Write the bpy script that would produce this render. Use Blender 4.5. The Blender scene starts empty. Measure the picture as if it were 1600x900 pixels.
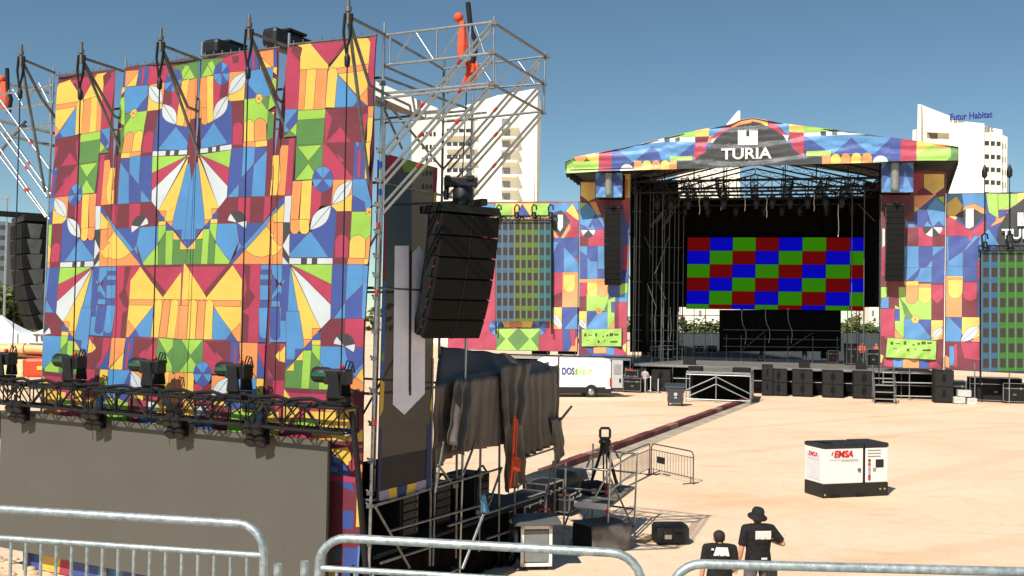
import bpy, math, random
from mathutils import Vector as V, Matrix, noise
random.seed(7)
R = math.radians
scene = bpy.context.scene
COL = scene.collection
# ------------------------------------------------------------------ camera
F, HY, ROLL, CAMH = 1550.0, 490.0, 0.016, 5.4
PITCH = math.atan((HY - 450) / F)
_cr, _sr, _cp, _sp = math.cos(ROLL), math.sin(ROLL), math.cos(PITCH), math.sin(PITCH)
def ray(px, py):
    a, b = (px - 800) / F, (py - 450) / F
    x = a * _cr + b * _sr
    y = -(-a * _sr + b * _cr)
    return V((x, _cp - y * _sp, _sp + y * _cp))
EYE = V((0, 0, CAMH))
def at(px, py, Y):
    d = ray(px, py)
    return EYE + d * (Y / d.y)
def G(px, py, z=0.0):
    d = ray(px, py)
    return EYE + d * ((z - CAMH) / d.z)
cam = bpy.data.cameras.new('camera')
cam.sensor_width = 36.0
cam.lens = F / 1600 * 36.0
cam.clip_end = 3000
camo = bpy.data.objects.new('camera', cam)
COL.objects.link(camo)
rx = V((_cr, 0, _sr)); up = V((-_sr, 0, _cr))
Rp = Matrix.Rotation(PITCH, 3, 'X')
rx, up = Rp @ rx, Rp @ up
bk = rx.cross(up)
camo.matrix_world = Matrix(((rx.x, up.x, bk.x, 0), (rx.y, up.y, bk.y, 0), (rx.z, up.z, bk.z, CAMH), (0, 0, 0, 1)))
scene.camera = camo
# ------------------------------------------------------------------ light
w = bpy.data.worlds.new('World'); scene.world = w; w.use_nodes = True
nt = w.node_tree; bg = nt.nodes['Background']
sky = nt.nodes.new('ShaderNodeTexSky'); sky.sky_type = 'NISHITA'; sky.sun_disc = False
SUN = V((-0.50, -0.866, 0)).normalized(); ELEV = R(46.5)
sdir = V((SUN.x * math.cos(ELEV), SUN.y * math.cos(ELEV), math.sin(ELEV)))
sky.sun_elevation = ELEV
sky.sun_rotation = math.atan2(sdir.x, sdir.y)
sky.altitude = 1200; sky.air_density = 0.9; sky.dust_density = 0.0; sky.ozone_density = 2.0
tint = nt.nodes.new('ShaderNodeMixRGB'); tint.blend_type = 'MULTIPLY'; tint.inputs[0].default_value = 1; tint.inputs[2].default_value = (.92, 1.06, .97, 1)
nt.links.new(sky.outputs[0], tint.inputs[1]); nt.links.new(tint.outputs[0], bg.inputs[0]); bg.inputs[1].default_value = 0.080
sl = bpy.data.lights.new('sun', 'SUN'); sl.energy = 4.6; sl.angle = R(0.53); sl.color = (1.0, 0.95, 0.87)
so = bpy.data.objects.new('sun', sl); COL.objects.link(so)
so.rotation_euler = sdir.to_track_quat('Z', 'Y').to_euler(); so.location = (-30, -30, 60)
scene.view_settings.view_transform = 'Standard'; scene.view_settings.look = 'None'
scene.view_settings.exposure = 0.22; scene.view_settings.gamma = 1.0; scene.view_settings.use_curve_mapping = False
try:
    scene.cycles.max_bounces = 5; scene.cycles.transparent_max_bounces = 8
    scene.cycles.use_denoising = True
except Exception:
    pass
# ------------------------------------------------------------------ materials
def lin(c):
    return tuple(((x / 255) / 12.92 if x <= 10 else ((x / 255 + .055) / 1.055) ** 2.4) for x in c)
MATS = {}
def mat(name, rgb, rough=.6, metal=0., var=.12, scale=6., bump=0., bscale=12., emit=0., alpha=1., dark=False, spec=.4, stretch=None, coords='Object'):
    """rgb: base colour as sRGB 0..255; noise varies its value; bump from noise"""
    if name in MATS: return MATS[name]
    m = bpy.data.materials.new(name); m.use_nodes = True
    n = m.node_tree; b = n.nodes['Principled BSDF']
    b.inputs['Roughness'].default_value = rough; b.inputs['Metallic'].default_value = metal
    b.inputs['Specular IOR Level'].default_value = spec
    c = lin(rgb)
    tc = n.nodes.new('ShaderNodeTexCoord'); mp = n.nodes.new('ShaderNodeMapping')
    n.links.new(tc.outputs[coords], mp.inputs[0])
    if stretch: mp.inputs['Scale'].default_value = stretch
    if var > 0:
        t = n.nodes.new('ShaderNodeTexNoise'); t.inputs['Scale'].default_value = scale; t.inputs['Detail'].default_value = 5
        n.links.new(mp.outputs[0], t.inputs['Vector'])
        r = n.nodes.new('ShaderNodeValToRGB')
        r.color_ramp.elements[0].position = .3; r.color_ramp.elements[1].position = .72
        r.color_ramp.elements[0].color = (*[x * (1 - var) for x in c], 1)
        r.color_ramp.elements[1].color = (*[min(1, x * (1 + var) + .006 * var) for x in c], 1)
        n.links.new(t.outputs[0], r.inputs[0]); n.links.new(r.outputs[0], b.inputs['Base Color'])
    else:
        b.inputs['Base Color'].default_value = (*c, 1)
    if bump > 0:
        t2 = n.nodes.new('ShaderNodeTexNoise'); t2.inputs['Scale'].default_value = bscale; t2.inputs['Detail'].default_value = 3
        n.links.new(mp.outputs[0], t2.inputs['Vector'])
        bp = n.nodes.new('ShaderNodeBump'); bp.inputs['Strength'].default_value = 1.0; bp.inputs['Distance'].default_value = bump
        n.links.new(t2.outputs[0], bp.inputs['Height']); n.links.new(bp.outputs[0], b.inputs['Normal'])
    if dark:
        for l_ in list(b.inputs['Base Color'].links): n.links.remove(l_)
        b.inputs['Base Color'].default_value = (.004, .004, .004, 1); b.inputs['Roughness'].default_value = .9; b.inputs['Specular IOR Level'].default_value = .05
    if emit > 0:
        b.inputs['Emission Color'].default_value = (*c, 1); b.inputs['Emission Strength'].default_value = emit
    if alpha < 1: b.inputs['Alpha'].default_value = alpha
    MATS[name] = m
    return m
PAL = dict(C=(196, 44, 84), M=(128, 42, 58), Y=(252, 204, 44), O=(250, 152, 62), B=(72, 150, 214), D=(62, 88, 168),
           L=(158, 214, 40), G=(88, 146, 58), W=(214, 224, 226), K=(66, 68, 72), S=(84, 104, 120), T=(252, 252, 250))
def ink(c, k, g):
    """printed vinyl: the colour mixed with a little grey, scaled; returned as sRGB"""
    l = lin(c); y = .3 * l[0] + .6 * l[1] + .1 * l[2]
    l = [(x * (1 - g) + (y * .8 + .08) * g) * k for x in l]
    return tuple(255 * (12.92 * x if x < .0031 else 1.055 * min(1, x) ** (1 / 2.4) - .055) for x in l)
def printed(key, kind):
    """vinyl mesh print: kind 'wall' is taut, 'drape' hangs in folds, 'stage' sits farther off"""
    base = PAL[key]
    if kind == 'wall': return mat('print_' + key + '_taut', ink(base, .79, .15), .5, var=.09, scale=1.1, bump=.05, bscale=1.6, spec=.35)
    if kind == 'line': return mat('print_outline', (92, 60, 62), .6, var=0)
    if kind == 'drape': return mat('print_' + key + '_draped', ink(base, 1.0, .24), .45, var=.06, scale=.5, bump=.06, bscale=.8, spec=.4)
    return mat('print_' + key + '_hung', ink(base, 1.02, .25), .5, var=.08, scale=.6, bump=.06, bscale=1.0, spec=.35)  # draped and hung inks are greyed, putting distance haze and glare in colour
STEEL = mat('galvanised_steel', (176, 182, 184), .38, .85, var=.16, scale=9)
STEELD = mat('weathered_steel', (120, 120, 116), .5, .6, var=.25, scale=7)
RAIL = mat('barrier_zinc', (188, 194, 190), .44, .6, var=.3, scale=34, bump=.0012, bscale=90)
BLACK = mat('black_paint', (26, 26, 28), .5, var=.3, scale=8)
BLACKM = mat('matt_black', (18, 18, 19), .8, var=.3, scale=6)
GRILLE = mat('speaker_grille', (28, 27, 26), .65, var=.25, scale=30, bump=.004, bscale=220)
CLOTH = mat('black_molton', (17, 16, 16), .95, var=.3, scale=2, bump=.1, bscale=1.3, spec=.1, stretch=(3, 3, .35))
TARP = mat('black_tarpaulin', (88, 79, 73), .5, var=.22, scale=.9, bump=.02, bscale=1.6, spec=.5)
ALU = mat('aluminium', (190, 192, 192), .35, .9, var=.1)
WHITEP = mat('white_paint', (238, 236, 228), .4, var=.04, scale=2)
WALLW = mat('white_render', (240, 236, 220), .8, var=.07, scale=.25)
GLASSD = mat('dark_window_glass', (62, 56, 56), .12, var=.2, scale=.5, spec=.7)
RED = mat('red_tape', (206, 42, 40), .5, var=.1)
BLUEP = mat('blue_plastic', (18, 58, 176), .45, var=.1)
ORANGE = mat('orange_fabric', (236, 92, 52), .7, var=.15, scale=8)
RUBBER = mat('black_rubber', (22, 22, 22), .85, var=.2)
DECKG = mat('stage_deck_ply', (118, 112, 104), .75, var=.22, scale=1.5)
WOOD = mat('scaffold_board', (150, 120, 88), .8, var=.25, scale=4, stretch=(1, 8, 1))
# ------------------------------------------------------------------ mesh building
class MB:
    def __init__(s): s.v = []; s.f = []; s.mi = []; s.sm = []; s.mats = []
    def _m(s, m):
        if m is None: return 0
        if m not in s.mats: s.mats.append(m)
        return s.mats.index(m)
    def add(s, vs, fs, m=None, smooth=False):
        o = len(s.v); s.v += [V(p) for p in vs]; k = s._m(m)
        for f in fs: s.f.append([o + i for i in f]); s.mi.append(k); s.sm.append(smooth)
        return s
    def obox(s, o, a, b, c, m=None):
        """box from corner o along edge vectors a, b, c"""
        o, a, b, c = V(o), V(a), V(b), V(c)
        p = [o, o + a, o + a + b, o + b, o + c, o + a + c, o + a + b + c, o + b + c]
        fs = [(0, 3, 2, 1), (4, 5, 6, 7), (0, 1, 5, 4), (1, 2, 6, 5), (2, 3, 7, 6), (3, 0, 4, 7)]
        if a.cross(b).dot(c) < 0: fs = [tuple(reversed(f)) for f in fs]
        return s.add(p, fs, m)
    def box(s, c, d, m=None, ax=None):
        c = V(c); X, Y, Z = ax if ax else (V((1, 0, 0)), V((0, 1, 0)), V((0, 0, 1)))
        a, b, e = X * d[0], Y * d[1], Z * d[2]
        return s.obox(c - a / 2 - b / 2 - e / 2, a, b, e, m)
    def tube(s, p, q, r, n=8, m=None, r2=None, caps=True):
        p, q = V(p), V(q); d = q - p
        if d.length < 1e-6: return s
        d.normalize(); t = d.orthogonal().normalized(); u = d.cross(t)
        r2 = r if r2 is None else r2
        vs = []
        for c, rr in ((p, r), (q, r2)):
            for i in range(n):
                a = 2 * math.pi * i / n
                vs.append(c + (t * math.cos(a) + u * math.sin(a)) * rr)
        s.add(vs, [(i, (i + 1) % n, n + (i + 1) % n, n + i) for i in range(n)], m, True)
        if caps: s.add(vs, [tuple(range(n - 1, -1, -1)), tuple(range(n, 2 * n))], m)
        return s
    def path(s, pts, r, n=8, m=None):
        pts = [V(p) for p in pts]; k = len(pts)
        vs = []; t = None
        for i, p in enumerate(pts):
            d = (pts[min(i + 1, k - 1)] - pts[max(i - 1, 0)]).normalized()
            t = d.orthogonal().normalized() if t is None else (t - d * t.dot(d)).normalized()
            u = d.cross(t)
            vs += [p + (t * math.cos(2 * math.pi * j / n) + u * math.sin(2 * math.pi * j / n)) * r for j in range(n)]
        fs = []
        for i in range(k - 1):
            for j in range(n):
                fs.append((i * n + j, i * n + (j + 1) % n, (i + 1) * n + (j + 1) % n, (i + 1) * n + j))
        s.add(vs, fs, m, True)
        s.add(vs, [tuple(range(n - 1, -1, -1)), tuple(range((k - 1) * n, k * n))], m)
        return s
    def lathe(s, prof, o=(0, 0, 0), ax=(0, 0, 1), n=16, m=None, smooth=True):
        o = V(o); d = V(ax).normalized(); t = d.orthogonal().normalized(); u = d.cross(t)
        vs = []
        for r, h in prof:
            vs += [o + d * h + (t * math.cos(2 * math.pi * j / n) + u * math.sin(2 * math.pi * j / n)) * r for j in range(n)]
        fs = []
        for i in range(len(prof) - 1):
            for j in range(n):
                fs.append((i * n + j, i * n + (j + 1) % n, (i + 1) * n + (j + 1) % n, (i + 1) * n + j))
        s.add(vs, fs, m, smooth)
        s.add(vs, [tuple(range(n - 1, -1, -1)), tuple(range((len(prof) - 1) * n, len(prof) * n))], m)
        return s
    def ball(s, c, r, m=None, n=10, sc=(1, 1, 1)):
        pr = [(max(1e-4, math.sin(math.pi * i / 6)) , -math.cos(math.pi * i / 6)) for i in range(7)]
        c = V(c); vs = []
        for a, h in pr:
            vs += [c + V((a * r * math.cos(2 * math.pi * j / n) * sc[0], a * r * math.sin(2 * math.pi * j / n) * sc[1], h * r * sc[2])) for j in range(n)]
        fs = [(i * n + j, i * n + (j + 1) % n, (i + 1) * n + (j + 1) % n, (i + 1) * n + j) for i in range(6) for j in range(n)]
        return s.add(vs, fs, m, True)
    def prism(s, pts, vec, m=None):
        pts = [V(p) for p in pts]; vec = V(vec); n = len(pts)
        vs = pts + [p + vec for p in pts]
        fs = [tuple(range(n - 1, -1, -1)), tuple(range(n, 2 * n))] + [(i, (i + 1) % n, n + (i + 1) % n, n + i) for i in range(n)]
        return s.add(vs, fs, m)
    def quad(s, a, b, c, d, m=None): return s.add([a, b, c, d], [(0, 1, 2, 3)], m)
    def grid(s, fn, nu, nv, m=None, smooth=True):
        vs = [V(fn(i / nu, j / nv)) for j in range(nv + 1) for i in range(nu + 1)]
        fs = [(j * (nu + 1) + i, j * (nu + 1) + i + 1, (j + 1) * (nu + 1) + i + 1, (j + 1) * (nu + 1) + i) for j in range(nv) for i in range(nu)]
        return s.add(vs, fs, m, smooth)
    def truss(s, p, q, w, h, upv=(0, 0, 1), step=.6, rc=.03, rl=.014, m=None, n=6, sides=(0, 1, 2, 3)):
        """box truss between centre points p and q"""
        p, q = V(p), V(q); d = q - p; L = d.length; d.normalize(); u = V(upv); u = (u - d * u.dot(d)).normalized(); t = d.cross(u)
        cs = [t * w / 2 + u * h / 2, -t * w / 2 + u * h / 2, -t * w / 2 - u * h / 2, t * w / 2 - u * h / 2]
        for c in cs: s.tube(p + c, q + c, rc, n, m)
        k = max(1, round(L / step))
        for si in sides:
            a, b = cs[si], cs[(si + 1) % 4]
            for i in range(k):
                x0, x1 = p + d * (L * i / k), p + d * (L * (i + 1) / k)
                s.tube(x0 + (a if i % 2 else b), x1 + (b if i % 2 else a), rl, 5, m, caps=False)
                s.tube(x0 + a, x0 + b, rl, 5, m, caps=False)
            s.tube(q + a, q + b, rl, 5, m, caps=False)
        return s
    def mesh(s, name, m=None, org=None):
        me = bpy.data.meshes.new(name); o = V(org) if org else V((0, 0, 0))
        me.from_pydata([tuple(p - o) for p in s.v], [], s.f)
        for x in (s.mats if s.mats else [m]): me.materials.append(x)
        me.polygons.foreach_set('material_index', s.mi); me.polygons.foreach_set('use_smooth', s.sm)
        me.update()
        nr = getattr(s, 'nr', None)
        if nr and len(nr) == len(s.v): me.normals_split_custom_set_from_vertices([tuple(x) for x in nr])
        else: me.validate(); me.update()
        return me
def tag(o, label=None, cat=None, group=None, kind=None):
    if label: o['label'] = label
    if cat: o['category'] = cat
    if group: o['group'] = group
    if kind: o['kind'] = kind
    return o
def obj(name, mb, m=None, parent=None, org=None, bevel=0, solid=0):
    """one mesh object; with a parent, mb is in the parent's own coordinates unless org shifts it"""
    o = bpy.data.objects.new(name, mb.mesh(name, m, org)); COL.objects.link(o)
    if parent is not None: o.parent = parent
    elif org is not None: o.location = org
    if solid:
        k = o.modifiers.new('thickness', 'SOLIDIFY'); k.thickness = solid; k.offset = 0
    if bevel:
        k = o.modifiers.new('edge', 'BEVEL'); k.width = bevel; k.segments = 2; k.limit_method = 'ANGLE'
    return o
def thing(name, label, cat, loc=(0, 0, 0), rz=0, group=None):
    o = bpy.data.objects.new(name, None); COL.objects.link(o); o.empty_display_size = .2
    o.location = loc; o.rotation_euler = (0, 0, rz)
    return tag(o, label, cat, group)
def dup(root, loc, rz=None, label=None, group=None):
    def cp(o, par):
        c = o.copy(); COL.objects.link(c)
        if par: c.parent = par
        for ch in list(o.children): cp(ch, c)
        return c
    r = cp(root, None); r.location = loc
    if rz is not None: r.rotation_euler = (0, 0, rz)
    if label: r['label'] = label
    if group: r['group'] = group
    return r
def structure(name, mb, m=None): return tag(obj(name, mb, m), kind='structure')
class Plane:
    """vertical plane through o along the horizontal direction u; n points to the camera's side"""
    def __init__(s, o, u):
        s.o = V(o); s.u = V((u[0], u[1], 0)).normalized(); s.n = V((s.u.y, -s.u.x, 0))
        if s.n.dot(EYE - s.o) < 0: s.n = -s.n
    def P(s, px, py, off=0.):
        d = ray(px, py); o = s.o + s.n * off
        return EYE + d * ((o - EYE).dot(s.n) / d.dot(s.n))
    def st(s, p): p = V(p); return ((p - s.o).dot(s.u), p.z)
    def W(s, a, z, off=0.): return V((s.o.x, s.o.y, 0)) + s.u * a + V((0, 0, z)) + s.n * off
    def px(s, px, py): return s.st(s.P(px, py))
def area2(p): return sum(p[i][0] * p[(i + 1) % len(p)][1] - p[(i + 1) % len(p)][0] * p[i][1] for i in range(len(p))) / 2
def clip(poly, conv):
    """Sutherland-Hodgman against a convex polygon"""
    if area2(conv) < 0: conv = conv[::-1]
    out = list(poly)
    for i in range(len(conv)):
        a, b = conv[i], conv[(i + 1) % len(conv)]
        ex, ey = b[0] - a[0], b[1] - a[1]
        src, out = out, []
        for j in range(len(src)):
            p, q = src[j], src[(j + 1) % len(src)]
            dp = ex * (p[1] - a[1]) - ey * (p[0] - a[0]); dq = ex * (q[1] - a[1]) - ey * (q[0] - a[0])
            if dp >= 0: out.append(p)
            if (dp >= 0) != (dq >= 0):
                t = dp / (dp - dq); out.append((p[0] + t * (q[0] - p[0]), p[1] + t * (q[1] - p[1])))
        if len(out) < 3: return []
    return out
def paint(mb, plane, polys, region, kind, off=0., step=.00005, lines=.006, base=None, warp=None, cell=.35):
    """print flat colour shapes (plane coordinates) on a sheet clipped to a convex region; warp(a, z) lifts the cloth into wrinkles"""
    if area2(region) < 0: region = region[::-1]
    items = []; n = 1
    if base: items.append((printed(base, kind), region, 0.))
    for col, pts in polys:
        n += 1
        m = printed(col, kind) if isinstance(col, str) else col
        c = clip(pts, region)
        if len(c) < 3 or abs(area2(c)) < 1e-5: continue
        items.append((m, c, step * n))
        if lines:
            for i in range(len(pts)):
                a, b = V((*pts[i], 0)), V((*pts[(i + 1) % len(pts)], 0)); d = b - a
                if d.length < .02: continue
                t = V((-d.y, d.x, 0)).normalized() * lines / 2
                q = clip([(p.x, p.y) for p in (a - t, b - t, b + t, a + t)], region)
                if len(q) > 2: items.append((printed('K', 'line'), q, step * (n + .5)))
    if not warp:
        for m, c, o in items: mb.add([plane.W(a, z, off + o) for a, z in c], [tuple(range(len(c)))], m)
        return mb
    x0, x1 = min(p[0] for p in region), max(p[0] for p in region); y0, y1 = min(p[1] for p in region), max(p[1] for p in region)
    nx, ny = max(1, round((x1 - x0) / cell)), max(1, round((y1 - y0) / cell)); dx, dy = (x1 - x0) / nx, (y1 - y0) / ny
    W_ = {}
    def wv(i, j):
        if (i, j) not in W_:
            a, z = x0 + i * dx, y0 + j * dy; e = .02
            f = warp(a, z); ga, gz = (warp(a + e, z) - f) / e, (warp(a, z + e) - f) / e
            W_[i, j] = (f, (plane.n - plane.u * ga - V((0, 0, 1)) * gz).normalized())
        return W_[i, j]
    boxes = []
    for it in items:
        c = it[1]; boxes.append((min(p[0] for p in c), max(p[0] for p in c), min(p[1] for p in c), max(p[1] for p in c)))
    if not hasattr(mb, 'nr'): mb.nr = []
    for (m, c, o), bb in zip(items, boxes):
        for i in range(max(0, int((bb[0] - x0) / dx)), min(nx, int((bb[1] - x0) / dx) + 1)):
            for j in range(max(0, int((bb[2] - y0) / dy)), min(ny, int((bb[3] - y0) / dy) + 1)):
                A = (x0 + i * dx, y0 + j * dy); B = (A[0] + dx, A[1]); C = (A[0] + dx, A[1] + dy); D = (A[0], A[1] + dy)
                fa, fb, fc, fd = wv(i, j), wv(i + 1, j), wv(i + 1, j + 1), wv(i, j + 1)
                for tri, k0 in (((A, B, C), 0), ((A, C, D), 1)):
                    q = clip(c, tri)
                    if len(q) < 3 or abs(area2(q)) < 1e-7: continue
                    if area2(q) < 0: q = q[::-1]
                    vs = []
                    for a, z in q:
                        u, v = (a - A[0]) / dx, (z - A[1]) / dy
                        w_ = (fa[0] + u * (fb[0] - fa[0]) + v * (fc[0] - fb[0])) if k0 == 0 else (fa[0] + v * (fd[0] - fa[0]) + u * (fc[0] - fd[0]))
                        nn = (fa[1] + u * (fb[1] - fa[1]) + v * (fc[1] - fb[1])) if k0 == 0 else (fa[1] + v * (fd[1] - fa[1]) + u * (fc[1] - fd[1]))
                        vs.append(plane.W(a, z, off + o + w_)); mb.nr.append(nn.normalized())
                    f = tuple(range(len(q)))
                    mb.add(vs, [f], m, True)
    return mb
def crinkle(big, small, f=1., seed=0.):
    def fn(a, z):
        return big * noise.noise(V((a * .55 * f + seed, z * .3 * f, seed))) + small * noise.noise(V((a * 1.9 * f, z * .9 * f + .5 * a * f, seed + 7))) + small * .6 * noise.noise(V((a * 1.2 * f - z * 1.4 * f, z * .5 * f, seed + 3)))
    return fn
def wheel(c, rx, ry, cols, n=24, rot=90):
    """sectors of an ellipse, clockwise from the top in pixel space"""
    out = []; k = len(cols)
    for i, col in enumerate(cols):
        if not col: continue
        pts = [c]
        m = max(2, n // k)
        for j in range(m + 1):
            a = R(-rot + 360 * (i + j / m) / k)
            pts.append((c[0] + rx * math.cos(a), c[1] + ry * math.sin(a)))
        out.append((col, pts))
    return out
def arch(x0, x1, ytop, ybot, slant=0., down=False, n=8):
    """a column rounded at its top (or bottom), in pixel space"""
    r = (x1 - x0) / 2; cx = (x0 + x1) / 2
    ry = r
    if not down:
        return [(x0 + slant, ybot)] + [(cx - r * math.cos(math.pi * i / n), ytop + ry - ry * math.sin(math.pi * i / n)) for i in range(n + 1)] + [(x1 + slant, ybot)]
    return [(x0 - slant, ytop)] + [(cx - r * math.cos(math.pi * i / n), ybot - ry + ry * math.sin(math.pi * i / n)) for i in range(n + 1)] + [(x1 - slant, ytop)]
def leaf(a, b, wd=.3, n=8):
    ax, ay = a; bx, by = b; dx, dy = bx - ax, by - ay
    L = []; Rr = []
    for i in range(n + 1):
        t = i / n; w_ = math.sin(math.pi * t) * wd
        L.append((ax + dx * t - dy * w_ * .5, ay + dy * t + dx * w_ * .5)); Rr.append((ax + dx * t + dy * w_ * .5, ay + dy * t - dx * w_ * .5))
    return L + Rr[-2:0:-1]
def lettering(body, plane, a, z, size, off, m, parent, name='lettering', bold=.0, sx=1.0, org=(0, 0, 0), u=None, upv=None, n=None, loc=None, depth=.006, align='LEFT'):
    cu = bpy.data.curves.new(name, 'FONT'); cu.body = body; cu.size = size; cu.extrude = depth; cu.offset = bold; cu.align_x = align
    to = bpy.data.objects.new(name, cu); COL.objects.link(to)
    dg = bpy.context.evaluated_depsgraph_get()
    me = bpy.data.meshes.new_from_object(to.evaluated_get(dg)); bpy.data.objects.remove(to)
    u = plane.u if u is None else V(u); n = plane.n if n is None else V(n); upv = V((0, 0, 1)) if upv is None else V(upv)
    if u.cross(upv).dot(n) < 0: u = -u
    p = plane.W(a, z, off) if loc is None else V(loc)
    p = p - V(org)
    M = Matrix(((u.x * sx, upv.x, n.x, p.x), (u.y * sx, upv.y, n.y, p.y), (u.z * sx, upv.z, n.z, p.z), (0, 0, 0, 1)))
    me.transform(M); me.materials.clear(); me.materials.append(m)
    o = bpy.data.objects.new(name, me); COL.objects.link(o)
    if parent: o.parent = parent
    return o
# ================================================================== ground, terrace
def sand():
    m = bpy.data.materials.new('sandy_ground'); m.use_nodes = True
    n = m.node_tree; b = n.nodes['Principled BSDF']; b.inputs['Roughness'].default_value = .95; b.inputs['Specular IOR Level'].default_value = .15
    tc = n.nodes.new('ShaderNodeTexCoord')
    def noise_(sc, det, st=(1, 1, 1)):
        mp = n.nodes.new('ShaderNodeMapping'); mp.inputs['Scale'].default_value = st; n.links.new(tc.outputs['Object'], mp.inputs[0])
        t = n.nodes.new('ShaderNodeTexNoise'); t.inputs['Scale'].default_value = sc; t.inputs['Detail'].default_value = det; n.links.new(mp.outputs[0], t.inputs['Vector']); return t
    a = noise_(.16, 6, (.7, 1.2, 1)); c = noise_(2.2, 8); f = noise_(26, 4)
    r = n.nodes.new('ShaderNodeValToRGB'); e = r.color_ramp.elements
    e[0].position = .28; e[0].color = (*lin((241, 214, 184)), 1); e[1].position = .74; e[1].color = (*lin((232, 188, 148)), 1)
    x = e.new(.52); x.color = (*lin((238, 206, 172)), 1)
    n.links.new(a.outputs[0], r.inputs[0])
    m1 = n.nodes.new('ShaderNodeMixRGB'); m1.blend_type = 'OVERLAY'; m1.inputs[0].default_value = .2
    n.links.new(r.outputs[0], m1.inputs[1]); n.links.new(c.outputs[0], m1.inputs[2])
    pt = noise_(.55, 5, (.6, 1.6, 1)); pr = n.nodes.new('ShaderNodeValToRGB'); pr.color_ramp.elements[0].position = .6; pr.color_ramp.elements[1].position = .78
    n.links.new(pt.outputs[0], pr.inputs[0]); m3 = n.nodes.new('ShaderNodeMixRGB'); m3.inputs[2].default_value = (*lin((216, 152, 108)), 1)
    mm = n.nodes.new('ShaderNodeMath'); mm.operation = 'MULTIPLY'; mm.inputs[1].default_value = .55; n.links.new(pr.outputs[0], mm.inputs[0]); n.links.new(mm.outputs[0], m3.inputs[0]); n.links.new(m1.outputs[0], m3.inputs[1]); m1 = m3
    # old wheel tracks pressed into the dust
    wv = n.nodes.new('ShaderNodeTexWave'); wv.inputs['Scale'].default_value = .055; wv.inputs['Distortion'].default_value = 13; wv.inputs['Detail'].default_value = 2; wv.inputs['Detail Scale'].default_value = .25
    wm = n.nodes.new('ShaderNodeMapping'); wm.inputs['Rotation'].default_value = (0, 0, .9); n.links.new(tc.outputs['Object'], wm.inputs[0]); n.links.new(wm.outputs[0], wv.inputs[0])
    wr = n.nodes.new('ShaderNodeValToRGB'); wr.color_ramp.elements[0].position = .93; wr.color_ramp.elements[1].position = .985; n.links.new(wv.outputs[1], wr.inputs[0])
    m4 = n.nodes.new('ShaderNodeMixRGB'); m4.inputs[2].default_value = (*lin((206, 160, 120)), 1); mk = n.nodes.new('ShaderNodeMath'); mk.operation = 'MULTIPLY'; n.links.new(wr.outputs[0], mk.inputs[0]); n.links.new(c.outputs[0], mk.inputs[1])
    mk2 = n.nodes.new('ShaderNodeMath'); mk2.operation = 'MULTIPLY'; mk2.inputs[1].default_value = .38; n.links.new(mk.outputs[0], mk2.inputs[0]); n.links.new(mk2.outputs[0], m4.inputs[0]); n.links.new(m1.outputs[0], m4.inputs[1]); m1 = m4
    m2 = n.nodes.new('ShaderNodeMixRGB'); m2.blend_type = 'OVERLAY'; m2.inputs[0].default_value = .22
    n.links.new(m1.outputs[0], m2.inputs[1]); n.links.new(f.outputs[0], m2.inputs[2])
    n.links.new(m2.outputs[0], b.inputs['Base Color'])
    ad = n.nodes.new('ShaderNodeMath'); ad.operation = 'ADD'; n.links.new(c.outputs[0], ad.inputs[0]); n.links.new(f.outputs[0], ad.inputs[1])
    bp = n.nodes.new('ShaderNodeBump'); bp.inputs['Distance'].default_value = .045; bp.inputs['Strength'].default_value = .5
    n.links.new(ad.outputs[0], bp.inputs['Height']); n.links.new(bp.outputs[0], b.inputs['Normal'])
    return m
SAND = sand()
mb = MB(); mb.quad((-900, -60, 0), (900, -60, 0), (900, 1500, 0), (-900, 1500, 0)); structure('ground', mb, SAND)
CONC = mat('concrete', (150, 147, 140), .85, var=.15, scale=1.5, bump=.01, bscale=20)
mb = MB(); mb.box((0, -.9, 1.6), (40, 14.2, 3.2)); structure('terrace', mb, CONC)
rr = random.Random(9)
mb = MB()
for k in range(36):
    p = G(rr.uniform(-10, 118), rr.uniform(868, 900)); r_ = rr.uniform(.03, .14)
    mb.ball(V((p.x, p.y, r_ * .2)), r_, n=7, sc=(rr.uniform(.8, 1.5), rr.uniform(.7, 1.2), rr.uniform(.4, .8)))
tag(obj('rubble', mb, mat('rubble_stone', (206, 178, 146), .95, var=.3, scale=5)), 'pale broken stones scattered on the sand beneath the blank screen', 'rubble', kind='stuff')
mb = MB()
for k in range(260):
    p = G(rr.uniform(880, 1650), 630 + 290 * rr.random() ** 1.6); r_ = rr.uniform(.008, .025)
    mb.ball(V((p.x, p.y, r_ * .2)), r_, n=5, sc=(rr.uniform(.8, 1.5), rr.uniform(.7, 1.2), rr.uniform(.4, .8)))
tag(obj('gravel', mb, mat('gravel_stone', (206, 172, 138), .95, var=.3, scale=5)), 'tiny loose stones strewn over the open sand', 'gravel', kind='stuff')
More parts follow.
